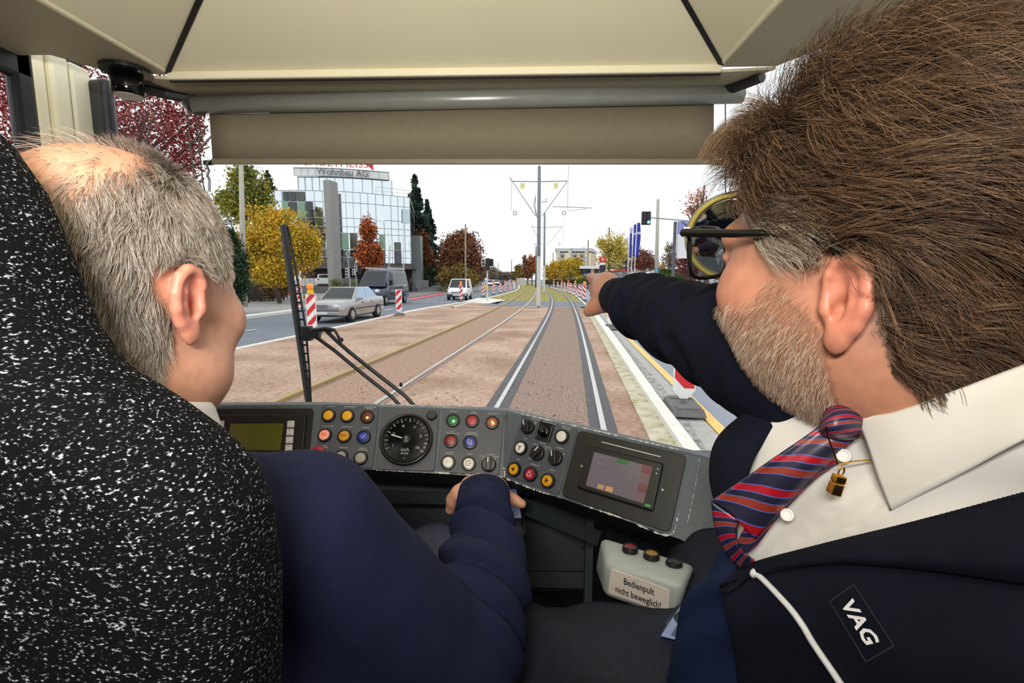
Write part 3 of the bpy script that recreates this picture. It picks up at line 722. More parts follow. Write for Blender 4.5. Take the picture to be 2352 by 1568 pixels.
# panel beside the display
for u, v, k, em, sg, lp, mu in ((757, 956, 'yellow', 0, None, None, 0), (800, 957, 'yellow', 0, None, None, 0), (845, 959, 'lamp', .15, None, 'orange', 0), (748, 1001, 'ein', .25, 'EIN', None, 0), (793, 1003, 'amber', 0, 'AUS', None, 0), (837, 1005, 'blue', 0, 'beam', None, 0), (736, 1046, 'red', 0, None, None, 1), (785, 1050, 'grey', 0, None, None, 0), (830, 1053, 'grey', 0, None, None, 0)):
    if mu: button(PC, u, v, 'mushroom', desk, mush=True) if False else button(PC, u, v, 'red', desk, mush=True)
    else: button(PC, u, v, k, desk, em, sg, 0, lp)
for u, v, t in ((762, 934.5, 'RAUMLICHT'), (806, 936, 'FESTSTELLBREMSE'), (851, 938.5, 'STROMABNEHMER|FREIGEBEN'), (754, 980.5, 'HAUPTSCHALTER'), (798, 982, 'HAUPTSCHALTER'), (842, 984, 'FERNLICHT'), (746, 1027.5, 'FAHRER|NOTBREMSE'), (790, 1029.5, 'HEIZSCHEIBE'), (834, 1033, 'HEIZUNG|AUSSENSPIEGEL')): legend(PC, u, v, t, p1)
# speedometer
M = PC.fr(936, 1012, .003); R = .0505
mb = MB(); mb.smooth = True; mb.lathe([(R, 0), (R * 1.07, .004), (R * 1.08, .012), (R * 1.02, .0155), (R * .95, .013), (R * .94, .004)], M, 56); spd = mb.build('speedometer', mat('dark_bezel', (46, 44, 42), .25, .6), desk)
mb = MB(); mb.lathe([(R * .94, .006), (R * .94, .0075), (.0004, .0075)], M, 56); dial = mb.build('dial', mat('dial_black', (9, 9, 10), .8, spec=.05), spd)
mb = MB(); ang = lambda s: math.radians(208 - 48.4 * s / 20)
for s in range(0, 105, 5):
    a_ = ang(s); r0 = R * (.74 if s % 10 == 0 else .79); ca, sa = math.cos(a_), math.sin(a_)
    mb.bar(M @ Vector((ca * r0, sa * r0, .0079)), M @ Vector((ca * R * .90, sa * R * .90, .0079)), .0016 if s % 10 == 0 else .0009, .0004, up=PC.n)
for s in range(0, 101, 20):
    a_ = ang(s); mb.text(str(s), M @ Matrix.Translation((math.cos(a_) * R * .59, math.sin(a_) * R * .59, .0079)), .0085, .72)
mb.text('km/h', M @ Matrix.Translation((0, -R * .42, .0079)), .0105, .8); mb.text('8932780', M @ Matrix.Translation((0, -R * .58, .0079)), .0055, .8); mb.text('-o-', M @ Matrix.Translation((0, -R * .76, .0079)), .005, 1)
q = .0032
for k in ((-1, 1.5, 1, 1.5), (1, 1.5, -1, -1.5), (-1, -1.5, 1, -1.5), (1, -1.5, -1, 1.5)): mb.bar(M @ Vector((k[0] * q, k[1] * q, .0112)), M @ Vector((k[2] * q, k[3] * q, .0112)), .0009, .0004, up=PC.n)
mb.build('dial_markings', m_leg, spd)
a_ = ang(17.5); mb = MB(); mb.bar(M @ Vector((math.cos(a_) * R * .2, math.sin(a_) * R * .2, .0098)), M @ Vector((math.cos(a_) * R * .66, math.sin(a_) * R * .66, .0098)), .0026, .0008, up=PC.n); mb.build('needle', mat('needle_white', (240, 238, 232), .5), spd)
mb = MB(); mb.lathe([(R * .17, .008), (R * .17, .011), (.0004, .011)], M, 24); mb.build('hub', m_blackp, spd)
mb = MB(); mb.smooth = True; mb.lathe([(R * .93, .0125), (R * .6, .0126), (.0004, .0127)], M, 40); mb.build('cover_glass', glass_mat('instrument_glass', (255, 255, 255), .0), spd)
mb = MB(); mb.lathe([(.0115, 0), (.0115, .004), (.0095, .007), (.0004, .007)], PC.fr(993, 955, .003), 24); mb.build('blanking_plug', m_blackp, desk)
mb = MB(); mb.lathe([(.0078, 0), (.0078, .001), (.0004, .001)], PC.fr(1168, 957, .001), 24); mb.build('blanking_plug', m_blackp, desk)
# door panel
for u, v, k, em, sg, lp in ((1041, 967, 'green', .05, None, 'green'), (1085, 968, 'crimson', 0, None, None), (1131, 972, 'hlamp', .5, 'H', 'orange'), (1036, 1014, 'darkred', 0, '1', None), (1080, 1017, 'blue', 0, 'pram', None), (1030, 1063, 'white', 0, None, None), (1077, 1066, 'white', 0, 'door', None)): button(PC, u, v, k, desk, em, sg, 0, lp)
rotary(PC, 1123, 1068, 0)
for u, v, t in ((1044, 946.5, 'GRÜNLICHT'), (1088, 950, 'TÜREN|GEÖFFNET'), (1133, 951.5, 'HALTEWUNSCH'), (1040, 995, 'TÜR 1|ÖFFNEN/SCHLIESSEN'), (1084, 997.5, 'KINDERWAGEN|H-WUNSCH LÖSEN'), (1033, 1042.5, 'ALLE TÜREN|ÖFFNEN'), (1079, 1044, 'TÜREN'), (1127, 1045.5, 'SCHLIESSEN'), (1109, 1049, 'ZWANGS'), (1139, 1050, 'SCHNELL')): legend(PC, u, v, t, p3)
dot(PC, 1110, 1053.5, p3); dot(PC, 1137, 1055, p3)
# wing panel
rotary(PW, 1215, 982, .5); rotary(PW, 1237, 1042, -.5); rotary(PW, 1278, 1053, .35)
button(PW, 1293, 1004, 'white', desk); button(PW, 1199, 1030, 'white', desk, 0, 'radio'); button(PW, 1184, 1079, 'amber', desk, 0, 'left'); button(PW, 1221, 1090, 'crimson', desk, 0, 'warn'); button(PW, 1261, 1105, 'amber', desk, 0, 'right')
M = PW.fr(1254, 993, .003); mb = MB(); mb.box((0, 0, .002), (.032, .036, .004), M)
for sx, sy, w, h in ((-.0145, 0, .003, .036), (.0145, 0, .003, .036), (0, .0165, .032, .003), (0, -.0165, .032, .003)): mb.box((sx, sy, .005), (w, h, .006), M)
js = mb.build('mirror_joystick', m_blackp, desk, bevel=.0008); mb = MB(); mb.smooth = True; mb.ell((0, 0, .006), (.011, .0125, .004), 18, M); mb.cyl(M @ Vector((0, 0, .006)), M @ Vector((-.002, -.004, .016)), .006, .0075, 14); mb.build('joystick_grip', mat('gloss_black', (8, 8, 9), .12), js)
for u, v, t in ((1231, 966, 'LAUTSPRECHER'), (1221, 971, 'INNEN          AUSSEN'), (1263, 974, 'SPIEGEL EINSTELLEN'), (1303, 986, 'SPIEGEL RECHTS|EINKLAPPEN'), (1208, 1010, 'FUNK'), (1248, 1021, 'WISCHEN'), (1231, 1023, 'NORMAL'), (1260, 1030, 'INTERVALL'), (1222, 1056, 'SCHNELL'), (1288, 1032, 'WASCHEN'), (1192, 1057.5, 'LINKS'), (1231, 1070.5, 'WARNBLINKER'), (1271, 1082, 'RECHTS')): legend(PW, u, v, t, p4)
for q in ((1209, 968), (1230, 974), (1233, 1026), (1256, 1032), (1224, 1053), (1297, 1044)): dot(PW, *q, p4)
# touch screen
ts = plate(PW, [(1330, 988), (1579, 1045), (1539, 1224), (1290, 1139)], mat('touch_black', (20, 20, 22), .45), 0, .004, .012, 'touch_display')
plate(PW, [(1356, 1025), (1527, 1066), (1503, 1177), (1329, 1122)], mat('touch_frame', (14, 14, 16), .4), .003, .010, .006, 'display_frame', ts, bevel=.003)
scr = mat('touch_screen', (100, 94, 102), .18, noise=(3, .05)); n_, l_, b_ = nodes_of(scr)
b_.inputs['Emission Color'].default_value = rgb(150, 136, 150); b_.inputs['Emission Strength'].default_value = .10
plate(PW, [(1370.5, 1041), (1503, 1075), (1482, 1158.5), (1351, 1117)], scr, .0128, .0006, .002, 'display_screen', ts, bevel=0)
def tile(px, c, e): plate(PW, px, mat('tile_%d_%d_%d' % c, c, .3, emit=(c, e)), .0136, .0004, .001, 'display_tile', ts, bevel=0)
tile([(1423, 1055), (1450, 1062), (1447, 1071), (1420, 1064)], (40, 104, 48), .08)
for i in range(4): tile([(1480 - i * 4.2, 1070 + i * 21), (1502 - i * 5, 1076 + i * 20.5), (1498 - i * 5, 1094 + i * 20.5), (1476 - i * 4.2, 1088 + i * 21)], (112, 62, 68) if i % 2 == 0 else (112, 88, 94), .08)
for i in range(4): tile([(1382 - i * 3.5, 1050 + i * 14), (1402 - i * 3.5, 1055 + i * 14), (1401.5 - i * 3.5, 1058 + i * 14), (1381 - i * 3.5, 1053 + i * 14)], (110, 104, 116), .1)
tile([(1380, 1113), (1394, 1117), (1391, 1127), (1377, 1123)], (176, 140, 110), .1); tile([(1398, 1118), (1414, 1122), (1411, 1133), (1395, 1129)], (190, 148, 96), .12)
for q in ((1456, 1096), (1453, 1111)): tile([(q[0], q[1]), (q[0] + 9, q[1] + 2.4), (q[0] + 7, q[1] + 11), (q[0] - 2, q[1] + 8.6)], (96, 92, 96), .05)
mb = MB(); mb.bar(PW.hit(1384, 1016, .005), PW.hit(1519, 1050, .005), .0016, .001, up=PW.n); mb.build('display_slot', m_leg, ts)
mb = MB(); mb.text('init', PW.fr(1492, 1162, .0136, .0), .008, .9); mb.build('display_lettering', mat('green_lettering', (70, 190, 60), .5, emit=((60, 200, 60), .6)), ts)
for q in ((1337, 1071), (1521, 1125)):
    mb = MB(); mb.lathe([(.003, 0), (.003, .0012), (.0012, .0016), (.0003, .0006)], PW.fr(q[0], q[1], .0042), 12); mb.build('screw', m_scr, ts)
for q in ((1515, 1080), (1512, 1090)):
    mb = MB(); mb.lathe([(.0013, 0), (.0013, .0005), (.0003, .0005)], PW.fr(q[0], q[1], .0132), 10); mb.build('indicator_dot', m_leg, ts)
# display unit on the left
du = plate(PL, [(484, 939), (722, 938), (708, 1078), (468, 1078)], m_lip, 0, .002, .01, 'display_unit')
plate(PL, [(490, 956), (707, 954), (697, 1066), (478, 1066)], mat('unit_black', (13, 13, 14), .4), .001, .008, .003, 'unit_front', du, bevel=.0015)
lcd = mat('lcd_olive', (78, 80, 14), .25); n_, l_, b_ = nodes_of(lcd); b_.inputs['Emission Color'].default_value = rgb(70, 72, 10); b_.inputs['Emission Strength'].default_value = .25
plate(PL, [(535, 976), (656, 975), (648, 1036), (526, 1036)], lcd, .0085, .001, .001, 'lcd_screen', du, bevel=0)
key_m = mat('key_white', (224, 224, 224), .5)
for u, v, t in ((673, 977, 'F1'), (671.5, 995, 'F2'), (670, 1013, 'F3'), (668.5, 1031, 'OK'), (513, 977, '^')):
    w, h = 8, 7.6; kx = plate(PL, [(u - w, v - h), (u + w, v - h), (u + w - 1, v + h), (u - w - 1, v + h)], key_m, .009, .002, .0008, 'key', du, bevel=.0004)
    mb = MB(); MM = PL.fr(u, v, .0114)
    if t == '^': mb.poly([MM @ Vector(q) for q in ((-.003, .001, 0), (.003, .001, 0), (0, .004, 0))])
    else: mb.text(t, MM @ Matrix.Translation((-.003, .0035, 0)), .0042, 1); mb.bar(MM @ Vector((-.003, -.0045, 0)), MM @ Vector((.004, -.0045, 0)), .0005, .0002, up=PL.n)
    mb.build('key_sign', m_seam, du)
for q in ((700, 966), (695, 1039)):
    mb = MB(); mb.lathe([(.0042, 0), (.0042, .002), (.0004, .002)], PL.fr(q[0], q[1], .009), 14); mb.build('screw', m_blackp, du)

# ================================================================== under the desk
m_cab = mat('cabinet_grey', (74, 82, 84), .55, noise=(90, .06), bump=(300, .1, .001))
cabn = thing('desk_cabinet', 'dark grey metal cabinet front under the control desk with a low shelf slot', 'cabinet', (0, 1.12, .35))
cabn_in = Vector((0, 1.12, .35))
def cbox(name, c, dd, m, bev=.002):
    mb = MB(); mb.box(Vector(c) - cabn_in, dd); return mb.build(name, m, cabn, bevel=bev)
yb = 1.14
zA = at_Y(1250, 1350, yb).z; zB = at_Y(1250, 1401, yb).z; xR = at_Y(1342, 1300, yb).x
cbox('front_panel', ((-1.0 + xR) / 2, yb + .01, (1.36 + zA) / 2), (xR + 1.0, .02, 1.36 - zA), m_cab); cbox('kick_panel', ((-1.0 + xR) / 2, yb + .01, (zB + .36) / 2), (xR + 1.0, .02, zB - .37), m_cab)
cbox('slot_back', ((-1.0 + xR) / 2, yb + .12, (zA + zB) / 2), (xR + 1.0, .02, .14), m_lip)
mb = MB(); mb.cyl(Vector((-1.0, yb + .03, zA - .018)) - cabn_in, Vector((xR, yb + .03, zA - .018)) - cabn_in, .009, n=12); mb.build('slot_rod', mat('dark_rod', (48, 44, 42), .4, .5), cabn)
mb = MB(); mb.bar(Vector((-1.0, yb - .003, zB)) - cabn_in, Vector((xR - .02, yb - .003, zB)) - cabn_in, .006, .005); mb.build('chrome_strip', mat('chrome', (220, 220, 220), .15, 1.0), cabn)
mb = MB(); mb.bar(at_Y(1000, 1308, yb - .001) - cabn_in, at_Y(1342, 1312, yb - .001) - cabn_in, .002, .0012); mb.build('panel_joint', m_seam, cabn)
pX0, pX1 = at_Y(1343, 1300, yb - .01).x, at_Y(1360, 1300, yb - .01).x
cbox('post', ((pX0 + pX1) / 2, yb - .005, .85), (pX1 - pX0, .03, 1.0), mat('post_grey', (84, 92, 96), .4))
for q in ((1338, 1258), (1336, 1311)):
    mb = MB(); mb.lathe([(.0035, 0), (.0035, .002), (.0003, .002)], frame(at_Y(q[0], q[1], yb - .001) - cabn_in, (1, 0, 0), (0, -1, 0)), 12); mb.build('bolt', m_scr, cabn)
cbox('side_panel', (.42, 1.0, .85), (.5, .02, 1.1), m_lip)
mb = MB(); mb.grid([[p - cabn_in for p in (P(860, 1128, 1.06), P(1150, 1135, 1.05), P(1210, 1150, 1.03), P(1380, 1225, .95))], [p - cabn_in for p in (P(860, 1150, 1.07), P(1150, 1158, 1.06), P(1210, 1180, 1.04), P(1375, 1250, .96))]]); mb.build('valance', mat('valance_grey', (52, 60, 62), .5), cabn, solid=.012)
# pale switch box
sb = thing('switch_box', 'pale grey plastic switch box with three round buttons and a cream notice', 'switch box', (0, 0, 0))
bt = [P(1381, 1228, .78), P(1603, 1297, .70)]; fr_ = [P(1389, 1292, .70), P(1572, 1343, .635)]; lo = [P(1386, 1372, .715), P(1560, 1432, .65)]
bk = [lo[0] + Vector((0, .10, -.02)), lo[1] + Vector((.03, .10, -.02))]
vs = [bt[0], bt[1], fr_[0], fr_[1], lo[0], lo[1], bk[0], bk[1]]
mb = MB(); mb.smooth = True; mb.add(vs, [(2, 3, 1, 0), (4, 5, 3, 2), (6, 7, 5, 4), (0, 1, 7, 6), (0, 6, 4, 2), (1, 3, 5, 7)]); mb.build('housing', mat('housing_grey', (164, 170, 168), .45, noise=(60, .03), bump=(500, .1, .001)), sb, bevel=.012, bseg=4)
PT = Plane(bt[0], bt[1], fr_[0]); PF = Plane(fr_[0], fr_[1], lo[0])
for u, v, k, sg in ((1447, 1266, 'darkred', None), (1496, 1282, 'brass', None), (1548, 1300, 'plug', None)):
    Mx = PT.fr(u, v, 0); mb = MB(); mb.lathe([(.0125, -.002), (.0115, .006), (.0105, .009), (.0085, .0095), (.0085, .007)], Mx, 28); h = mb.build('push_button', m_blackp, sb)
    mb = MB(); mb.lathe([(.0086, .005), (.0086, .0085), (.006, .0095), (.0004, .0098)], Mx, 24); mb.build('button_cap', mat('cap_' + k, {'darkred': (124, 8, 16), 'brass': (150, 112, 40), 'plug': (28, 34, 36)}[k], .35), h)
sgp = plate(PF, [(1404, 1303), (1541, 1353), (1535, 1408), (1397, 1360)], mat('notice_cream', (216, 206, 196), .6), .0005, .0015, .004, 'notice', sb)
mb = MB(); cA = PF.hit(1468, 1344); xd = PF.hit(1500, 1356) - PF.hit(1440, 1334)
M = frame(PF.hit(1468, 1345, .0024), xd, PF.n)
mb.text('Bedienpult', M, .0155, .66, bold=.012); M = frame(PF.hit(1466, 1369, .0024), xd, PF.n); mb.text('nicht beweglich!', M, .0155, .66, bold=.012); mb.build('notice_lettering', m_seam, sgp)

# ================================================================== blind, fittings, wiper, mirror
m_tube = mat('blind_tube', (150, 152, 146), .3, .25); m_fab = mat('blind_cloth', (128, 118, 98), .8, noise=(60, .05), bump=(500, .15, .001))
rb = thing('roller_blind', 'beige roller blind half pulled down across the windscreen', 'blind', (0, 0, 0))
YB = 1.2
e0, e1 = at_Y(447, 241, YB), at_Y(1705, 216, YB); mb = MB(); mb.smooth = True; mb.cyl(e0, e1, .0205, n=28); mb.build('roller_tube', m_tube, rb)
c0, c1 = at_Y(481, 262, YB + .012), at_Y(1640, 238, YB + .012); f0, f1 = at_Y(487, 368, YB + .02), at_Y(1640, 366, YB + .02)
mb = MB(); mb.smooth = True; mb.grid([[c0.lerp(c1, t) + Vector((0, .002 * math.sin(9 * t), 0)) for t in np.linspace(0, 1, 24)], [f0.lerp(f1, t) + Vector((0, .003 * math.sin(7 * t + 1), 0)) for t in np.linspace(0, 1, 24)]]); mb.build('blind_cloth', m_fab, rb, solid=.0012)
g0, g1 = at_Y(487, 371, YB + .02), at_Y(1638, 371, YB + .02); mb = MB(); mb.bar(g0, g1, .009, .013); mb.build('bottom_bar', mat('bar_beige', (128, 119, 98), .5), rb, bevel=.002)
for u0, u1, nm in ((470, 488, 'end_cap'), (1638, 1660, 'end_cap')):
    mb = MB(); mb.cyl(at_Y(u0, 374, YB + .02), at_Y(u1, 373, YB + .02), .0065, n=12); mb.build(nm, m_blackp, rb)
for pts in (((429, 226), (436, 330), (448, 420), (466, 470)), ((449, 262), (458, 340), (466, 420), (478, 470))):
    mb = MB(); mb.tube([at_Y(u, v, YB + .02) for u, v in pts], .0016, 6); mb.build('guide_cord', mat('cord_grey', (70, 70, 66), .5, .4), rb)
mb = MB(); mb.tube([at_Y(1666, v, YB + .02) for v in (215, 300, 375, 460)], .0014, 6); mb.build('guide_cord', MATS['cord_grey'], rb)
mb = MB(); mb.cyl(at_Y(436, 232, YB), at_Y(448, 245, YB), .021, n=20); mb.tube([at_Y(424, 222, YB), at_Y(430, 240, YB), at_Y(450, 262, YB), at_Y(470, 263, YB)], .005, 8); mb.build('end_bracket', m_scr, rb)
mb = MB(); mb.tube([at_Y(u, v, YB + .01) for u, v in ((480, 368), (474, 378), (480, 392), (476, 402), (481, 412), (481, 440))], .003, 8); mb.build('pull_hook', m_scr, rb)
# black cylinder under the soffit
tp = at_Z(289, 158, zs - .004); fit = thing('ceiling_buzzer', 'black cylindrical fitting with flange and white label screwed to the soffit, upper left', 'fitting', tp)
mb = MB(); mb.smooth = False; mb.lathe([(.047, 0), (.047, -.008), (.034, -.010), (.0004, -.010)][::-1], None, 30); mb.build('flange', m_blackp, fit, bevel=.001)
mb = MB(); mb.smooth = True; mb.lathe([(.030, -.008), (.030, -.052), (.027, -.055), (.0004, -.055)][::-1], None, 32); mb.build('cylinder_body', mat('gloss_black', (8, 8, 9), .12), fit)
mb = MB(); mb.lathe([(.0255, -.0548), (.0255, -.0560), (.0004, -.0560)][::-1], None, 28); lb = mb.build('label_disc', mat('label_white', (205, 200, 190), .6), fit)
for s in (-1, 1):
    mb = MB(); mb.smooth = True; mb.ell((s * .038, -.012, -.011), (.005, .005, .003), 12); mb.build('screw', m_scr, fit)
# wiper outside the glass
wp = thing('windscreen_wiper', 'black windscreen wiper with ladder frame blade and twin arms outside the glass', 'wiper', (0, 0, 0))
D = 1.66
mb = MB(); mb.bar(P(650, 516, D - .03), P(709, 924, D), .016, .02); mb.build('blade', m_black, wp, bevel=.003)
mb = MB()
fr1 = [(661, 522), (676, 600), (690, 680), (702, 752), (706, 800), (711, 860), (714, 924)]
mb.tube([P(u, v, D - .02) for u, v in fr1], .004, 6)
for i in range(13):
    t = i / 12; v = 655 + t * 235; uL = 650 + (v - 516) * 59 / 408; uR = np.interp(v, [q[1] for q in fr1], [q[0] for q in fr1]) + 2
    mb.bar(P(uL, v, D - .015), P(uR, v, D - .015), .006, .006)
mb.build('blade_frame', m_black, wp)
mb = MB(); mb.box((0, 0, 0), (.03, .03, .05), Matrix.Translation(P(706, 765, D - .03))); mb.bar(P(700, 762, D - .03), P(735, 768, D - .03), .03, .03); mb.bar(P(720, 756, D - .035), P(765, 758, D - .035), .022, .012); mb.build('pivot', m_black, wp, bevel=.004)
mb = MB(); mb.tube([P(712, 764, D - .03), P(733, 779, D - .03), P(770, 806, D - .03), P(835, 860, D - .01), P(900, 911, D), P(945, 960, D)], .0065, 8); mb.build('lower_arm', m_black, wp)
mb = MB(); mb.tube([P(750, 760, D - .03), P(775, 784, D - .03), P(800, 806, D - .03), P(850, 846, D - .01), P(930, 908, D), P(1000, 985, D)], .007, 8); mb.build('upper_arm', m_black, wp)
mb = MB(); mb.tube([P(716, 758, D - .045), P(748, 753, D - .045), P(768, 757, D - .045), P(777, 772, D - .045), P(783, 786, D - .04)], .005, 8); mb.build('hose', m_black, wp)
for q in ((785, 780), (921, 883)):
    mb = MB(); mb.ell(P(*q, D - .03), (.006, .006, .008), 10); mb.build('clip', m_black, wp)
# round mirror on the right
mc = P(1684, 546, .98); mr = thing('round_mirror', 'round convex mirror with a yellow rim beside the bearded man\'s glasses', 'mirror', mc)
nrm = (EYE + Vector((-.02, 0, -.34)) - mc).normalized(); MM = frame((0, 0, 0), (1, 0, 0), nrm); Rm = .0905
mb = MB(); mb.smooth = True; mb.lathe([(Rm * .94 * math.sin(a_) / math.sin(.42), .012 * (math.cos(a_) - math.cos(.42)) / (1 - math.cos(.42)) + .001) for a_ in np.linspace(.42, .003, 12)], MM, 48); mb.build('mirror_glass', mat('mirror_silver', (226, 228, 230), .02, 1.0, noise=(1, .0)), mr)
mb = MB(); mb.smooth = True; mb.tube([MM @ Vector((math.cos(t) * Rm * .955, math.sin(t) * Rm * .955, .004)) for t in np.linspace(0, 2 * math.pi, 60)[:-1]], .0042, 8, closed=True); mb.build('yellow_rim', mat('rim_yellow', (216, 196, 92), .5), mr)
mb = MB(); mb.smooth = True; mb.lathe([(Rm * .5, -.02), (Rm * .95, -.012), (Rm * 1.03, -.002), (Rm * 1.03, .003), (Rm * .98, .005), (Rm * .95, .002)], MM, 48); mb.build('back_shell', mat('shell_grey', (150, 150, 146), .5), mr)
mb = MB(); mb.tube([MM @ Vector((0, 0, -.02)), Vector((.08, .03, .0)), Vector((.12, .06, .25))], .007, 8); mb.build('stay', m_blackp, mr)
# ================================================================== people
def RotM(yaw, pitch, roll): return Matrix.Rotation(math.radians(yaw), 4, 'Z') @ Matrix.Rotation(math.radians(pitch), 4, 'X') @ Matrix.Rotation(math.radians(roll), 4, 'Y')
def head_matrix(anchor, local, yaw, pitch, roll, sc):
    R = RotM(yaw, pitch, roll) @ Matrix.Scale(sc, 4); return Matrix.Translation(Vector(anchor) - R.to_3x3() @ Vector(local)) @ R
def add_ear(F, s, k=.92, ez=0.0, fl=.0, tl=.30):
    c = Vector((s * .0785, -.016, ez)); A = Vector((s * fl, -.99, 0)).normalized(); Bv = Vector((0, -tl, 1 - tl * tl * .5)).normalized(); Nn = A.cross(Bv).normalized()
    if Nn.x * s < 0: Nn = -Nn
    Bv = (Bv - A * Bv.dot(A)).normalized(); R3 = np.array(Matrix((A, Bv, Nn)).transposed())
    p = lambda a, b, n=0.0: c + (A * a + Bv * b + Nn * n) * k
    r = lambda x, y, z: (x * k, y * k, z * k)
    F.ell(p(.012, .001, .0), r(.020, .030, .0052), .006, 'u', R3); F.ell(p(.004, .0, -.004), r(.010, .020, .008), .008, 'u', R3)
    hp = [(.0, .006, .004), (.0015, .019, .005), (.008, .0295, .005), (.019, .0315, .005), (.0285, .023, .005), (.0315, .008, .005), (.029, -.007, .005), (.022, -.020, .004), (.013, -.029, .003)]
    F.chain([p(*q) for q in hp], [.0036 * k, .0042 * k, .0046 * k, .0048 * k, .0048 * k, .0046 * k, .0044 * k, .0044 * k, .0046 * k], .004)
    F.ell(p(.007, -.031, .002), r(.0095, .0115, .0058), .006, 'u', R3)
    F.ell(p(.013, .004, .006), r(.0115, .020, .0052), .003, 's', R3); F.ell(p(.009, -.006, .003), r(.0085, .010, .0075), .003, 's', R3)
    F.chain([p(.017, .020, .0015), p(.0205, .008, .003), p(.0195, -.006, .003), p(.013, -.017, .003)], [.0028 * k, .0036 * k, .0036 * k, .003 * k], .004)
    F.ell(p(-.001, -.006, .004), r(.0052, .0078, .005), .004, 'u', R3); F.ell(p(.0065, -.006, -.002), r(.0045, .006, .008), .002, 's', R3)
def head_field(jowl=1.0, neck=(0, -.062, -.21), ek=.92, ez=0.0, fl=.0, tl=.30, jz=0.0, nz=.118):
    F = Field()
    F.ell((0, -.012, .035), (.0765, .099, .093)); F.ell((0, .03, -.02), (.0655, .068, .09), .03); F.ell((0, .033 - jz * .4, -.075 + jz), (.056, .058, .042), .03)
    F.ell((0, .080 - jz * .6, -.098 + jz), (.024, .020, .018), .025); F.cap((-.036, .086, .03), (.036, .086, .03), .011, k=.015)
    for s in (-1, 1):
        F.ell((s * .05, .066, -.018), (.018, .02, .02), .03); F.ell((s * .046, .012, -.072 + jz), (.026 * jowl, .042 * jowl, .032), .03)
        F.ell((s * .033, .108, .008), (.016, .013, .010), .012, 's'); F.ell((s * .033, .083, .007), (.0125, .0125, .0125), .003)
        F.cap((s * .021, .095, .016), (s * .046, .089, .014), .0028, k=.004)
    F.cap((0, .097, .022), (0, nz, -.018), .007, .0122, .012)
    for s in (-1, 1): F.ell((s * .013, nz - .012, -.024), (.008, .009, .0075), .006)
    F.cap((-.021, .092, -.055), (.021, .092, -.055), .007, k=.01); F.cap((-.018, .093, -.066), (.018, .093, -.066), .007, k=.01); F.cap((-.02, .103, -.0605), (.02, .103, -.0605), .0025, k=.003, op='s')
    F.ell((0, .03 - jz, -.108 + jz), (.046, .048, .028), .03); F.cap((0, -.03, -.06), neck, .060, .068, .035)
    for s in (-1, 1): add_ear(F, s, ek, ez, fl, tl)
    return F
def col(*c): return np.array([lin(x) for x in c], np.float32)
m_skin = mat('skin', (224, 172, 146), .48, noise=(70, .13), bump=(900, .12, .0006), attr='tint', sss=.08)
def hair_mat(name, dark, light, tip=None, rough=.42):
    m = mat(name, dark, rough); n, l, b = nodes_of(m); hi = n.new('ShaderNodeHairInfo')
    r = ramp(n, [(0, rgb(*dark)), (.62, rgb(*[(a + c) // 2 for a, c in zip(dark, light)])), (1, rgb(*light))]); l.new(hi.outputs['Random'], r.inputs[0]); l.new(r.outputs[0], b.inputs['Base Color'])
    b.inputs['Specular IOR Level'].default_value = .22; return m
def sample_surface(v, q, mask, n, rng):
    tri = np.concatenate([q[:, [0, 1, 2]], q[:, [0, 2, 3]]]); tri = tri[mask[tri].all(1)]
    a, b, c = v[tri[:, 0]], v[tri[:, 1]], v[tri[:, 2]]; ar = np.linalg.norm(np.cross(b - a, c - a), axis=1); t = rng.choice(len(tri), n, p=ar / ar.sum())
    u, w = rng.random((2, n, 1)); f = u + w > 1; u = np.where(f, 1 - u, u); w = np.where(f, 1 - w, w)
    return (a[t] + u * (b[t] - a[t]) + w * (c[t] - a[t])).astype(np.float32)
def lownoise(p, sc, seed):
    r = np.random.default_rng(seed); o = np.zeros(len(p), np.float32)
    for i in range(5):
        k = r.normal(size=3) * sc * (1 + i * .45); o += np.sin(p @ k.astype(np.float32) + r.random() * 6.28) / (1 + i * .3)
    return o / 2.2
def grow(field, p0, flow, lens, k, heights, wob=.0, seed=1, sc=150):
    """strands creeping over the surface of `field` (local frame); heights: aimed distance from the skin along the strand 0..1"""
    n = len(p0); out = np.zeros((n, k, 3), np.float32); p = p0.copy(); out[:, 0] = p
    for i in range(1, k):
        g = fgrad(field, p); f = flow(p0, p, i / (k - 1)); f = f - g * (f * g).sum(1, keepdims=True); f /= np.linalg.norm(f, axis=1, keepdims=True) + 1e-9
        if wob:
            sd = np.cross(g, f); f = f + sd * (wob * (lownoise(p0, sc, seed) + .6 * lownoise(p0, sc * 3, seed + 5) * math.sin(3 * i / k + 1)))[:, None]; f /= np.linalg.norm(f, axis=1, keepdims=True) + 1e-9
        p = p + f * (lens / (k - 1))[:, None]
        d = evalf(field, p); th = heights(p0, i / (k - 1)); p = p + g * np.clip(th - d, -.012, .012)[:, None]; out[:, i] = p
    return out
def to_world(M, a):
    A = np.array(M, np.float32); return a @ A[:3, :3].T + A[:3, 3]
def local_mesh_of(F, lo, hi, vs): 
    v, q = polygonize(F, lo, hi, vs); return v.astype(np.float32), q
HLO, HHI = (-.13, -.14, -.24), (.13, .15, .16)

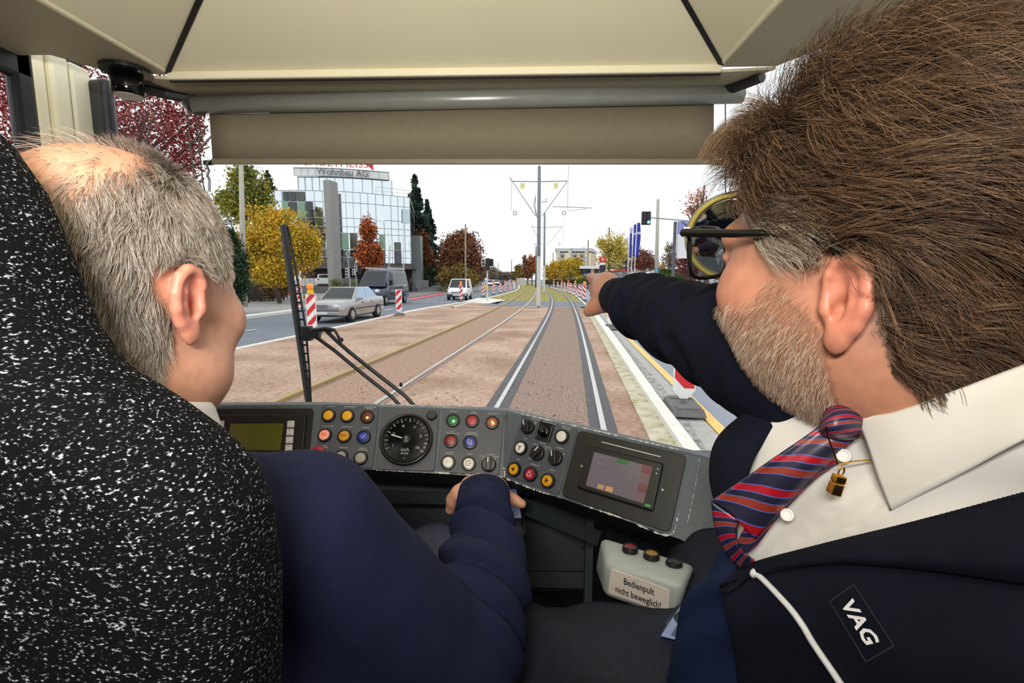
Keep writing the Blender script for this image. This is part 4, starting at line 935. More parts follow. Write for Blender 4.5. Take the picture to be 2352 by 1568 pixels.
# ------------------------------------------------------------------ the driver
MD = head_matrix(P(442, 694, .448), (.083, -.028, 0), 0, -5, 3, 1.10)
FD = head_field(1.2, ek=.88, fl=-.10, tl=.42)
drv = thing('person', 'grey-haired driver in a navy sweater, seated in the speckled seat, one hand on the controller', 'person', (0, 0, 0))
S_, E_, W_ = P(700, 1222, .50), P(1040, 1525, .62), P(1110, 1165, .82)
nb = MD @ Vector((0, -.06, -.2)); hx = nb.x
S2 = Vector((2 * hx - S_.x, S_.y - .02, S_.z)); hipR, hipL = Vector((hx + .11, .44, .97)), Vector((hx - .11, .44, .97)); KR = P(1000, 1290, 1.05); KL = Vector((hx - .14, .92, 1.08))
def D_core(fat=0.0):
    f = Field(); f.ell((hx, .44, 1.40), (.18 + fat, .115 + fat, .24), .05); f.ell((hx, .47, 1.14), (.175 + fat, .15 + fat, .2), .06); f.ell((hx + .13, .47, 1.24), (.12 + fat, .12 + fat, .24), .08)
    f.cap(S_, S2, .062 + fat, k=.05); f.cap(nb, S_.lerp(nb, .3), .058 + fat, k=.04); f.cap(nb, S2.lerp(nb, .3), .058 + fat, k=.04)
    return f
BD = D_core(-.012); BD.chain([S_, E_, W_], [.055, .048, .030], .03); EL = Vector((hx - .26, .5, 1.2)); WL = Vector((hx - .12, .74, 1.2)); BD.chain([S2, EL, WL], [.055, .046, .03], .03)
BD.chain([hipR, KR, Vector((KR.x, 1.0, .55))], [.075, .055, .045], .04); BD.chain([hipL, KL, Vector((KL.x, 1.0, .5))], [.075, .055, .045], .04)
for k_, x_ in ((KR, KR.x), (KL, KL.x)): BD.cap((x_, .98, .46), (x_, 1.08, .40), .038, .03, .03)
hd = Field()   # right hand laid over the controller
hd.cap(P(1110, 1160, .82), P(1112, 1132, .86), .029, .031); hd.ell(P(1110, 1128, .885), (.044, .040, .022), .02); hd.ell(P(1112, 1120, .90), (.042, .03, .02), .02)
for (a_, b_, c_, r_) in (((1078, 1110, .905), (1074, 1128, .95), (1078, 1160, .965), .0095), ((1100, 1104, .915), (1099, 1124, .965), (1102, 1160, .975), .0100), ((1124, 1106, .915), (1126, 1126, .962), (1128, 1162, .972), .0096)):
    hd.chain([P(1106, 1125, .885), P(*a_), P(*b_), P(*c_)], [.014, r_ * 1.1, r_, r_ * .85], .008)
hd.chain([P(1138, 1120, .895), P(1163, 1140, .905), P(1180, 1148, .905), P(1199, 1157, .900)], [.014, .0108, .0098, .0084], .008)
hd.chain([P(1082, 1124, .875), P(1055, 1132, .875), P(1042, 1147, .885), P(1034, 1170, .895)], [.018, .0135, .0118, .0092], .01)
hl = Field(); hl.ell(WL + Vector((.04, .05, -.01)), (.045, .04, .02), .02)
for i in range(4): hl.chain([WL + Vector((.04, .05, 0)), WL + Vector((.075, .07 - .02 * i, .005)), WL + Vector((.10, .07 - .02 * i, -.02))], [.014, .0095, .0082], .008)
hl.chain([WL + Vector((.03, .06, 0)), WL + Vector((.04, .10, 0)), WL + Vector((.06, .115, -.01))], [.014, .011, .009], .01)
class Multi:
    def __init__(s, parts, k=.012): s.p = parts; s.k = k
    def __call__(s, Q):
        d = None
        for f in s.p:
            e = f(Q)
            if d is None: d = e
            else: h = np.clip(.5 + .5 * (d - e) / s.k, 0, 1); d = d + (e - d) * h - s.k * h * (1 - h)
        return d
class Boxed:
    def __init__(s, f, lo, hi): s.f = f; s.lo = A3(lo); s.hi = A3(hi)
    def __call__(s, Q):
        q = np.maximum(np.maximum(s.lo - Q, Q - s.hi), 0); d0 = np.sqrt((q ** 2).sum(1)); out = (d0 + .03).astype(np.float32); m = d0 <= 0
        if m.any(): out[m] = s.f(Q[m])
        return out
def boxed(f, c, r): return Boxed(f, Vector(c) - Vector((r, r, r)), Vector(c) + Vector((r, r, r)))
bodyD = Multi([LocalField(FD, MD, .32), BD, boxed(hd, P(1115, 1135, .89), .14), boxed(hl, WL + Vector((.05, .05, 0)), .13)])
ID = np.array(MD.inverted(), np.float32)
def scalp_mask_D(q):
    x, y, z = q[:, 0], q[:, 1], q[:, 2]
    front = z > np.interp(y, [-.12, -.07, -.045, -.028, -.012, .012, .03, .05, .075, .09], [-.072, -.075, -.066, -.030, .034, .036, .026, .070, .104, .13])
    earz = (np.abs(x) > .068) & (y > -.062) & (y < .004) & (z < .034)
    return front & ~earz
def bald_D(q): return ((q[:, 0] + .006) / .058) ** 2 + ((q[:, 1] + .054) / .062) ** 2
def tint_D(v):
    q = v @ ID[:3, :3].T + ID[:3, 3]; c = np.tile(col(214, 158, 132), (len(v), 1)); ear = np.exp(-(((np.abs(q[:, 0]) - .088) / .016) ** 2 + ((q[:, 1] + .03) / .03) ** 2 + (q[:, 2] / .036) ** 2))
    c = c + ear[:, None] * .8 * (col(226, 128, 112) - c); m = scalp_mask_D(q) & (q[:, 2] > -.12); w = np.where(m, np.clip(bald_D(q) - .75, 0, 1), 0) * .75; w[q[:, 2] < -.2] = 0
    return c + w[:, None] * (col(150, 128, 108) - c)
lo = (hx - .42, .20, .36); hi_ = (.10, 1.14, 1.98)
implicit('driver_body', bodyD, lo, hi_, .0031, m_skin, drv, col=tint_D, smooth_it=1)['label'] = 'fair skin with a reddish ear'
vD, qD = local_mesh_of(FD, HLO, HHI, .004)
rg = np.random.default_rng(3); mk = scalp_mask_D(vD)
p0 = sample_surface(vD, qD, mk, 46000, rg); kb = bald_D(p0); keep = rg.random(len(p0)) < np.clip((kb - .55) * 1.6, .035, 1); p0 = p0[keep]
def flow_D(a, p, t): 
    f = np.zeros_like(p); f[:, 0] = p[:, 0] * 3; f[:, 1] = -.25 + (a[:, 1] + .03) * 2; f[:, 2] = -1; top = np.clip((a[:, 2] - .09) / .03, 0, 1); f[:, 1] -= top * .9; return f
ln = (.013 + .010 * rg.random(len(p0))) * np.interp(p0[:, 2], [-.08, -.02, .05, .12], [.6, .85, 1.0, 1.25]); amp = rg.random(len(p0)) ** 1.5
hD = grow(FD, p0, flow_D, ln, 5, lambda a, t: (.0012 + .0035 * t + amp * .005 * t + np.clip((a[:, 2] - .10) / .03, 0, 1) * .006 * t).astype(np.float32), .55, 11, 130)
strands('hair', to_world(MD, hD), .00020, .00007, hair_mat('hair_grey_blond', (116, 102, 90), (226, 218, 210)), drv)['label'] = 'short thinning grey-blond hair'
# sweater, trousers, collar
m_knit = mat('navy_knit', (24, 29, 58), .85, noise=(50, .10), bump=(700, .35, .002), spec=.2)
SW = D_core(.006); armD = Field(); armD.chain([S_, E_, P(1062, 1480, .64), P(1110, 1330, .70), W_], [.078, .074, .068, .060, .043], .035)
SW.sub(armD, .035); SW.chain([S2, EL, WL], [.078, .066, .045], .035)
SW.half(Vector((0, 0, .98)), (0, 0, -1), .01)
npt, nax = MD @ Vector((0, -.045, -.15)), (MD @ Vector((0, -.03, -.06)) - nb).normalized()
SW.cap(nb - nax * .01, nb + nax * .2, .062, .075, .008, 's')
fE, fW = np.array(E_, np.float32), np.array(W_, np.float32); axA = (fW - fE) / np.linalg.norm(fW - fE); LA = float(np.linalg.norm(fW - fE))
SW.half(Vector(W_) + (Vector(W_) - P(1110, 1330, .70)).normalized() * .012, (Vector(W_) - P(1110, 1330, .70)).normalized(), .006) if False else None
def fold_D(v):
    t = (v - fE) @ axA / LA; rel = v - fE - (t * LA)[:, None] * axA; r = np.linalg.norm(rel, axis=1); w = np.exp(-np.clip(r - .085, 0, 1) / .02) * np.clip((t + .15) * 4, 0, 1) * np.clip((1.06 - t) * 6, 0, 1)
    ph = t * 30 + rel[:, 0] * 34 + 1.3 * np.sin(rel[:, 1] * 60 + t * 7); return (w * (.0150 * (np.abs(np.sin(ph * .5)) ** .8 - .6) + .0018 * np.sin(ph * 1.7 + 1)) + .0012 * lownoise(v, 26, 4)).astype(np.float32)
swo = implicit('sweater', SW, (hx - .42, .2, .95), (.12, 1.02, 1.72), .0045, m_knit, drv, disp=fold_D, smooth_it=2)
mb = MB(); mb.smooth = True; dW = (P(1112, 1122, .862) - W_).normalized(); ringu = dW.cross(Vector((0, 0, 1))).normalized(); ringv = ringu.cross(dW); cu = []
for t, r in ((-.02, .0435), (-.004, .0435), (.010, .0425), (.030, .0415), (.042, .0405), (.044, .038), (.03, .036)):
    cu.append([tuple(W_ + dW * t + (ringu * math.cos(a_) * 1.08 + ringv * math.sin(a_) * .92) * (r + .0007 * (math.cos(a_ * 60)))) for a_ in np.linspace(0, 2 * math.pi, 241)])
mb.grid(cu); mb.build('cuff', m_knit, swo)
mb = MB(); mb.smooth = True; cu = []
for dz, r in ((-.050, .097), (-.030, .091), (-.006, .0835), (0, .0805), (.0, .078), (-.02, .077)): cu.append([tuple(MD @ Vector((math.cos(a_) * r, -.020 + math.sin(a_) * r * 1.03, -.086 - .016 * math.sin(a_) + dz))) for a_ in np.linspace(0, 2 * math.pi, 73)])
mb.grid(cu); mb.build('shirt_collar', mat('white_cotton', (232, 230, 232), .8, noise=(30, .03)), drv)
TD = Field(); TD.chain([hipR, KR, Vector((KR.x, 1.0, .55))], [.09, .070, .062], .04); TD.chain([hipL, KL, Vector((KL.x, 1.0, .5))], [.09, .07, .062], .04); TD.ell((hx, .45, 1.0), (.18, .15, .11), .05)
implicit('trousers', TD, (hx - .3, .22, .46), (.06, 1.13, 1.36), .007, mat('blue_grey_denim', (92, 96, 124), .85, spec=.15, noise=(200, .15)), drv)
# his seat
st = thing('driver_seat', 'high-backed driver seat in black fabric with white speckles, lower left', 'seat', (-.45, .30, .38))
prof = [(-.45, 1.925), (-.40, 1.915), (-.365, 1.896), (-.342, 1.874), (-.322, 1.842), (-.311, 1.81), (-.303, 1.78), (-.294, 1.75), (-.277, 1.724), (-.24, 1.70), (-.21, 1.677), (-.187, 1.652), (-.177, 1.62), (-.1735, 1.57), (-.178, 1.50), (-.19, 1.38), (-.20, 1.15), (-.24, 1.0)]
prof = [(x - .003, z) for x, z in prof]; pts = prof + [(-.906 - x, z) for x, z in prof[::-1][:-1]]
m_seat = mat('speckled_fabric', (16, 17, 20), .9, bump=(900, .3, .001), spec=.1); n_, l_, b_ = nodes_of(m_seat)
tcn = n_.new('ShaderNodeTexCoord'); mp = n_.new('ShaderNodeMapping'); mp.inputs['Scale'].default_value = (1, 1, 1.7); mp.inputs['Rotation'].default_value = (0, .5, 0); l_.new(tcn.outputs['Object'], mp.inputs[0])
q1 = n_.new('ShaderNodeTexNoise'); q1.inputs['Scale'].default_value = 370; q1.inputs['Detail'].default_value = 2.5; l_.new(mp.outputs[0], q1.inputs['Vector'])
rr = ramp(n_, [(.57, rgb(11, 12, 14)), (.625, rgb(70, 72, 80)), (.70, rgb(190, 192, 204))]); l_.new(q1.outputs['Fac'], rr.inputs[0]); l_.new(rr.outputs[0], b_.inputs['Base Color'])
mb = MB(); mb.smooth = True; mb.prism([(x + .45, z - .38) for x, z in pts[::-1]], .10, Matrix.Rotation(math.radians(90), 4, 'X') @ Matrix.Translation((0, 0, -.05))); mb.build('backrest', m_seat, st, bevel=.040, bseg=7)
mb = MB(); mb.box((0, .23, .50), (.5, .48, .12)); mb.build('seat_cushion', m_seat, st, bevel=.04, bseg=5)
mb = MB(); mb.cyl((0, .2, -.02), (0, .2, .45), .05); mb.cyl((0, .2, -.03), (0, .2, .0), .2); mb.build('pedestal', m_blackp, st)
ct = thing('master_controller', 'black hand controller under the driver\'s right hand', 'controller', (0, 0, 0))
mb = MB(); Mx = Matrix.Translation(P(1128, 1192, .93)) @ Matrix.Rotation(.12, 4, 'Z') @ Matrix.Rotation(.1, 4, 'X'); mb.box((.004, 0, 0), (.115, .16, .05), Mx); mb.build('armrest', m_blackp, ct, bevel=.016, bseg=4)
mb = MB(); mb.box((.012, .01, .0265), (.085, .10, .004), Mx); mb.build('top_plate', mat('blue_grey_plate', (120, 140, 180), .35), ct, bevel=.002)
mb = MB(); mb.box((.004, .02, -.20), (.07, .09, .36), Mx); mb.build('pillar', m_blackp, ct, bevel=.01)

# ------------------------------------------------------------------ the bearded man
MR = head_matrix(P(1955, 690, .345), (-.083, -.03, -.022), 29, -3, -2, 1.20)
FR = head_field(.95, (.045, -.095, -.165), .80, -.022, .13, .40, .024, .108)
man = thing('person', 'bearded man with glasses and brown-grey hair in a dark jacket and striped tie, pointing ahead', 'person', (0, 0, 0))
IR = np.array(MR.inverted(), np.float32); nr = MR @ Vector((.045, -.10, -.165))
SR = P(1850, 885, .50); WR = P(1416, 680, .86); SLft = P(2900, 1300, .32); SRc = P(1960, 1000, .55)
BR = Field(); BR.ell((.43, .44, 1.56), (.13, .17, .17), .05); BR.ell((.40, .46, 1.32), (.16, .19, .24), .06); BR.cap(SRc, SLft, .05, k=.05)
arm_pts = [(1850, 885, .50, .068), (1760, 830, .54, .065), (1660, 773, .60, .060), (1560, 738, .68, .055), (1480, 704, .76, .047), (1418, 681, .86, .034)]
BR.chain([P(*q[:3]) for q in arm_pts], [q[3] * .8 for q in arm_pts], .02)
elL = SLft + Vector((.06, -.05, -.28)); BR.chain([SLft, elL, elL + Vector((-.05, .22, -.06))], [.055, .045, .032], .03)
h1, k1 = P(1750, 1560, .58), P(1180, 1514, .80); h2, k2 = h1 + Vector((.05, .22, -.02)), k1 + Vector((.30, .16, -.06))
BR.chain([h1, k1, k1 + Vector((.0, .08, -.42))], [.07, .06, .045], .03); BR.chain([h2, k2, k2 + Vector((0, .05, -.42))], [.07, .06, .045], .03)
for kk in (k1 + Vector((.0, .08, -.42)), k2 + Vector((0, .05, -.42))): BR.cap(kk, kk + Vector((-.06, .10, -.05)), .036, .03, .03)
hp_ = Field()  # pointing right hand
hp_.cap(P(1432, 684, .84), P(1402, 676, .905), .029, .031, .02); hp_.ell(P(1390, 668, .93), (.026, .045, .034), .02); hp_.cap(P(1392, 650, .93), P(1378, 646, .965), .017, .013, .015)
hp_.chain([P(1395, 650, .93), P(1373, 642, .975), P(1361, 638.5, 1.012), P(1353.5, 636, 1.045)], [.016, .0112, .0098, .0082], .008)
hp_.chain([P(1393, 664, .94), P(1370, 652, .985), P(1364, 662, .998), P(1374, 668, .975)], [.015, .0105, .0098, .0085], .008)
hp_.chain([P(1396, 676, .94), P(1374, 667, .98), P(1368, 677, .985), P(1378, 680, .965)], [.015, .0102, .0094, .008], .008)
hp_.chain([P(1400, 688, .93), P(1381, 682, .965), P(1376, 690, .965), P(1386, 691, .95)], [.014, .0092, .0086, .0074], .008)
hp_.chain([P(1404, 690, .895), P(1379, 697, .905), P(1362, 707, .915), P(1350.5, 716, .92)], [.020, .0135, .0118, .0090], .012)
bodyR = Multi([LocalField(FR, MR, .33), BR, boxed(hp_, P(1390, 675, .93), .16)])
def scalp_mask_R(q):
    x, y, z = q[:, 0], q[:, 1], q[:, 2]
    f = z > np.interp(y, [-.12, -.07, -.05, -.042, -.03, .004, .018, .03, .045, .06, .078, .095], [-.066, -.074, -.076, -.066, .0, .014, .0, .010, .022, .046, .084, .112])
    earz = (np.abs(x) > .068) & (y > -.043) & (y < .004) & (z < .004); return f & ~earz
def beard_mask(q):
    x, y, z = q[:, 0], q[:, 1], q[:, 2]; up = np.interp(y, [-.012, .012, .03, .05, .075, .10, .13], [-.052, -.018, -.020, -.030, -.040, -.034, -.034]) + .004 * np.sin(x * 300 + y * 170); lowb = np.interp(y, [-.02, .02, .06, .1], [-.115, -.128, -.13, -.12])
    return (z < up) & (z > lowb) & (y > -.012) & ~((np.abs(x) < .022) & (z > -.072) & (z < -.050) & (y > .08))
def tint_R(v):
    q = v @ IR[:3, :3].T + IR[:3, 3]; c = np.tile(col(184, 130, 104), (len(v), 1)); ear = np.exp(-(((np.abs(q[:, 0]) - .090) / .016) ** 2 + ((q[:, 1] + .03) / .03) ** 2 + ((q[:, 2] + .022) / .036) ** 2))
    chk = np.exp(-(((np.abs(q[:, 0]) - .055) / .02) ** 2 + ((q[:, 1] - .06) / .03) ** 2 + ((q[:, 2] + .02) / .025) ** 2))
    c = c + (np.clip(ear * .75 + chk * .4, 0, 1))[:, None] * (col(214, 128, 108) - c); far = (np.abs(q).max(1) < .2)
    w = np.where(scalp_mask_R(q) & far, .9, 0) + np.where(beard_mask(q) & far, .38, 0); return c + w[:, None] * (col(84, 62, 46) - c)
implicit('man_body', bodyR, (-.05, .0, .38), (.80, 1.13, 2.02), .0031, m_skin, man, col=tint_R, smooth_it=1)['label'] = 'tanned skin with a reddish ear'
vR, qR = local_mesh_of(FR, HLO, HHI, .004); rg = np.random.default_rng(5)
p0 = sample_surface(vR, qR, scalp_mask_R(vR), 52000, rg)
def flow_R(a, p, t):
    f = np.zeros_like(p); f[:, 1] = -1; low = np.clip((.07 - a[:, 2]) / .07, 0, 1); f[:, 2] = -.22 - .45 * low * np.clip(-a[:, 1] / .06, -.4, 1); f[:, 0] = np.sign(a[:, 0]) * .1
    fr = np.clip((a[:, 1] - .055) / .02, 0, 1) * np.clip((a[:, 2] - .05) / .03, 0, 1); f[:, 0] += fr * np.sign(a[:, 0] - .01) * .8; f[:, 2] += fr * .1; f[:, 1] += fr * .2 * (1 - t); return f
wv_ = None
ln = (.036 + .025 * rg.random(len(p0))) * np.interp(p0[:, 2], [-.08, -.03, .03, .12], [.35, .6, 1.0, 1.15]); layer = rg.random(len(p0)).astype(np.float32)
topw = lambda a: np.clip((a[:, 2] - .03) / .09, 0, 1); frw = lambda a: np.clip((a[:, 1] - .04) / .05, 0, 1)
cl = lownoise(p0, 170, 21); cl2 = lownoise(p0, 420, 22)
hgt = lambda a, t: ((.002 + layer * (.009 + .034 * topw(a) + .014 * frw(a) * topw(a)) + .0048 * (cl + .7 * cl2) * (t ** .7)) * (1 - (1 - t) ** 2.2) + .0008).astype(np.float32)
hR = grow(FR, p0, flow_R, ln, 9, hgt, 1.0, 31, 95)
m_hr = hair_mat('hair_brown_grey', (40, 28, 20), (138, 108, 82))
strands('hair', to_world(MR, hR), .00019, .00008, m_hr, man)['label'] = 'swept back brown hair going grey at the temple'
# forelock and greying temple
fm = (vR[:, 1] > .045) & (vR[:, 2] > .088) & (vR[:, 0] < .05) & scalp_mask_R(vR); pf = sample_surface(vR, qR, fm, 5200, rg)
def flow_F(a, p, t): f = np.zeros_like(p); f[:, 1] = 1.0 - .7 * t; f[:, 0] = -.45; f[:, 2] = .9 - .8 * t; return f
lf = (.030 + .022 * rg.random(len(pf))).astype(np.float32); lay = rg.random(len(pf)).astype(np.float32)
hF = grow(FR, pf, flow_F, lf, 8, lambda a, t: (.004 + (.014 + .030 * lay) * math.sin(min(1, t * 1.3) * 1.57)).astype(np.float32), .6, 41, 110)
strands('forelock', to_world(MR, hF), .00018, .00007, hair_mat('hair_forelock', (84, 62, 44), (176, 150, 122)), man)['label'] = 'loose forelock over the forehead'
tm = scalp_mask_R(vR) & (vR[:, 1] > .012) & (vR[:, 2] < .085) & (vR[:, 2] > .018); pt_ = sample_surface(vR, qR, tm, 6500, rg); lt = (.026 + .022 * rg.random(len(pt_))).astype(np.float32); lay2 = rg.random(len(pt_)).astype(np.float32)
def flow_T(a, p, t): f = np.zeros_like(p); f[:, 1] = -1; f[:, 2] = -.55 + .2 * t; return f
hT = grow(FR, pt_, flow_T, lt, 7, lambda a, t: (.003 + .010 * lay2 * t).astype(np.float32), .5, 51, 110)
strands('temple_hair', to_world(MR, hT), .00018, .00007, hair_mat('hair_grey', (136, 122, 104), (226, 216, 200)), man)['label'] = 'grey hair at the temple'
pb = sample_surface(vR, qR, beard_mask(vR - np.array((0, 0, .012), np.float32)), 24000, rg); pb = pb[rg.random(len(pb)) < np.where(beard_mask(pb + np.array((0, 0, .012), np.float32)), 1.0, .45) * np.clip(.85 + .25 * lownoise(pb, 260, 77), .3, 1)]; lb_ = (.003 + .0048 * rg.random(len(pb))).astype(np.float32); gb = rg.random(len(pb)).astype(np.float32)
def flow_B(a, p, t): f = np.zeros_like(p); f[:, 1] = .15; f[:, 2] = -1; f[:, 0] = np.sign(a[:, 0]) * .2; return f
hB = grow(FR, pb, flow_B, lb_, 4, lambda a, t: (.0008 + t * (.002 + .004 * gb)).astype(np.float32), .45, 61, 260)
strands('beard', to_world(MR, hB), (.00010), .00004, hair_mat('beard_grey_blond', (120, 80, 54), (244, 230, 212)), man)['label'] = 'short grey-blond beard'
# glasses
gl_ = None
mb = MB(); lp = lambda x, y, z: MR @ Vector((x, y, z))
yG, zG = .119, .024
def rim(s): return [lp(s * (.036 + .029 * math.copysign(abs(math.cos(t)) ** .6, math.cos(t))), yG - .010 * abs((.036 + .029 * math.cos(t)) / .065) ** 2, zG - .004 + .022 * math.copysign(abs(math.sin(t)) ** .6, math.sin(t))) for t in np.linspace(0, 2 * math.pi, 33)[:-1]]
for s in (-1, 1):
    mb.tube(rim(s), .0026, 8, closed=True); mb.bar(lp(s * .066, yG - .010, zG + .012), lp(s * .076, yG - .018, zG + .012), .006, .010); mb.tube([lp(s * .076, yG - .014, zG + .012), lp(s * .080, .05, zG + .004), lp(s * .083, -.005, zG - .004), lp(s * .083, -.03, zG - .02)], [.0042, .0036, .003, .003], 8)
mb.bar(lp(-.008, yG, zG + .006), lp(.008, yG, zG + .006), .004, .005); gls = mb.build('glasses', mat('glasses_black', (14, 13, 12), .25), man); gls['label'] = 'black plastic framed glasses'
for s in (-1, 1):
    mb = MB(); mb.poly(rim(s)); mb.build('lens', glass_mat('lens_glass', (225, 228, 235), .05), gls)
# shirt, tie, jacket
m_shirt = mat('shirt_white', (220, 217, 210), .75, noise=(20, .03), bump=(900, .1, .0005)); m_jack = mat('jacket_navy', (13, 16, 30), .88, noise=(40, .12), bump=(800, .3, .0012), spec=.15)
m_jack_lit = mat('jacket_lit_side', (22, 34, 66), .8, noise=(40, .1), bump=(700, .25, .001), spec=.15)  # same navy cloth, the light on this side painted in as brighter blue
JK = Field(); JK.ell((.435, .445, 1.55), (.145, .185, .17), .05); JK.ell((.395, .475, 1.30), (.175, .215, .26), .06); JK.cap(SRc, SLft, .058, k=.05)
JK.chain([P(*q[:3]) for q in arm_pts], [q[3] for q in arm_pts], .02); JK.chain([SLft, elL, elL + Vector((-.05, .22, -.06))], [.07, .062, .045], .03)
JK.half(P(1409, 679, .87), (P(1409, 679, .87) - P(1480, 704, .76)).normalized(), .004); JK.half(Vector((0, 0, 1.08)), (0, 0, -1), .01)
JK.cap(nr + Vector((-.02, 0, -.03)), nr + Vector((0, 0, .2)), .085, .1, .01, 's')
JK.ell(P(1930, 1080, .36), (.10, .10, .10), .01, 's')
aw = np.array([P(*q[:3]) for q in arm_pts], np.float32); seg = np.concatenate([[0], np.cumsum(np.linalg.norm(np.diff(aw, axis=0), axis=1))])
def fold_R(v):
    ax = (aw[-1] - aw[0]); L = np.linalg.norm(ax); ax = ax / L; t = (v - aw[0]) @ ax / L; rel = v - aw[0] - (t * L)[:, None] * ax; r = np.linalg.norm(rel, axis=1)
    w = np.exp(-np.clip(r - .075, 0, 1) / .015) * np.clip(t * 5, 0, 1) * np.clip((1.0 - t) * 14, 0, 1); ph = t * 34 - rel[:, 2] * 40 + 1.4 * np.sin(rel[:, 2] * 40 + t * 9)
    return (w * (.0022 * np.sin(ph) + .0030 * lownoise(v, 34, 8) + .0016 * np.sin(ph * 1.7 + 3 * lownoise(v, 18, 9)))).astype(np.float32)
jk = implicit('jacket', JK, (.0, .0, 1.02), (.82, 1.0, 1.98), .0045, m_jack, man, disp=fold_R, smooth_it=2)
cloth('shirt', [[(1775, 930, .48), (1900, 955, .43), (2050, 975, .38), (2200, 925, .335), (2352, 880, .305), (2520, 840, .28)], [(1738, 1030, .475), (1860, 1060, .43), (2000, 1100, .38), (2150, 1080, .34), (2352, 1040, .30), (2520, 1010, .275)],
    [(1712, 1120, .475), (1800, 1170, .44), (1920, 1200, .395), (2100, 1180, .35), (2352, 1140, .305), (2520, 1110, .275)], [(1698, 1260, .48), (1735, 1290, .46), (1830, 1290, .425), (2000, 1270, .375), (2352, 1200, .315), (2520, 1170, .285)],
    [(1700, 1340, .49), (1740, 1370, .47), (1840, 1380, .44), (2000, 1360, .39), (2352, 1310, .335), (2520, 1280, .305)]], m_shirt, man, 50, 40, .003,
    lambda u, v: .0035 * math.sin(u * 21 + v * 5) * v * (1 - u) + .002 * math.sin(u * 9 - v * 13) + (.003 if .22 < u - .25 * (1 - v) < .36 else 0))
collar = cloth('shirt_collar', [[(1966, 957, .385), (2050, 948, .357), (2180, 903, .325), (2352, 840, .294), (2500, 790, .27)], [(1990, 1010, .376), (2070, 992, .349), (2200, 945, .318), (2352, 885, .289), (2500, 835, .265)], [(2018, 1095, .364), (2095, 1065, .340), (2220, 1010, .309), (2352, 948, .282), (2500, 890, .258)], [(2048, 1172, .357), (2112, 1137, .338), (2232, 1075, .307), (2352, 1010, .279), (2500, 945, .256)]], m_shirt, man, 40, 18, .003)
for u, v, d in ((1808, 1182, .4185), (1938, 1046, .392)):
    mb = MB(); nn = (EYE - P(u, v, d)).normalized(); mb.lathe([(.0052, -.002), (.0052, .0008), (.0042, .0012), (.003, .0004), (.0004, .0004)], frame(P(u, v, d - .006), (1, 0, 0), nn + Vector((-.3, 0, .1))), 18); mb.build('shirt_button', mat('button_pearl', (236, 234, 232), .25, coat=.4), man)
m_tie = mat('tie_stripes', (60, 20, 30), .38, noise=(200, .06)); n_, l_, b_ = nodes_of(m_tie)
uvn = n_.new('ShaderNodeUVMap'); sx = n_.new('ShaderNodeSeparateXYZ'); l_.new(uvn.outputs[0], sx.inputs[0]); ma = n_.new('ShaderNodeMath'); ma.operation = 'MULTIPLY_ADD'; ma.inputs[1].default_value = 3.1; l_.new(sx.outputs[1], ma.inputs[0])
mb2 = n_.new('ShaderNodeMath'); mb2.operation = 'MULTIPLY'; mb2.inputs[1].default_value = .55; l_.new(sx.outputs[0], mb2.inputs[0]); l_.new(mb2.outputs[0], ma.inputs[2])
fr_m = n_.new('ShaderNodeMath'); fr_m.operation = 'FRACT'; l_.new(ma.outputs[0], fr_m.inputs[0])
rt = ramp(n_, [(0, rgb(34, 34, 56)), (.34, rgb(70, 92, 170)), (.37, rgb(158, 18, 34)), (.56, rgb(70, 92, 170)), (.59, rgb(33, 33, 55)), (.76, rgb(78, 96, 168)), (.785, rgb(132, 48, 36)), (.97, rgb(70, 92, 170))], 'CONSTANT'); l_.new(fr_m.outputs[0], rt.inputs[0]); l_.new(rt.outputs[0], b_.inputs['Base Color'])
tie = cloth('tie', [[(1893, 972, .394), (1930, 985, .387), (1968, 1000, .385)], [(1842, 1008, .40), (1880, 1024, .392), (1918, 1046, .392)], [(1772, 1056, .41), (1815, 1078, .402), (1858, 1100, .403)], [(1702, 1105, .425), (1750, 1135, .416), (1800, 1165, .416)], [(1636, 1150, .44), (1690, 1190, .43), (1735, 1235, .428)]], m_tie, man, 16, 60, .003, lambda u, v: .002 * math.sin(u * 6.3), uv=True)
cloth('tie_fold', [[(1634, 1150, .442), (1665, 1172, .436), (1695, 1192, .43)], [(1644, 1212, .445), (1668, 1222, .437), (1690, 1232, .432)], [(1668, 1268, .446), (1688, 1268, .44), (1706, 1266, .434)], [(1702, 1304, .447), (1718, 1296, .442), (1734, 1288, .438)]], m_tie, tie, 10, 24, .003, uv=True)
cloth('tie_tail', [[(1868, 1040, .40), (1898, 1056, .398), (1925, 1060, .396)], [(1795, 1105, .412), (1832, 1125, .41), (1868, 1100, .406)], [(1725, 1190, .43), (1760, 1200, .427), (1795, 1180, .42)], [(1690, 1250, .44), (1715, 1268, .437), (1738, 1250, .433)]], m_tie, tie, 12, 40, .003, uv=True)
knot = cloth('tie_knot', [[(1895, 962, .392), (1905, 940, .388), (1940, 935, .384), (1975, 945, .384)], [(1890, 975, .388), (1912, 958, .376), (1945, 955, .374), (1976, 965, .378)], [(1888, 990, .388), (1910, 985, .374), (1945, 985, .372), (1972, 985, .378)], [(1896, 1000, .392), (1915, 1003, .384), (1940, 1006, .382), (1966, 1004, .386)]], m_tie, tie, 16, 14, .004, uv=True)
edge = [(1655, 1347, .452), (1720, 1300, .44), (1880, 1256, .395), (2100, 1203, .342), (2352, 1137, .288), (2520, 1095, .258)]
crease = [(1660, 1362, .445), (1740, 1320, .43), (1900, 1292, .38), (2100, 1302, .325), (2352, 1337, .27), (2520, 1362, .245)]
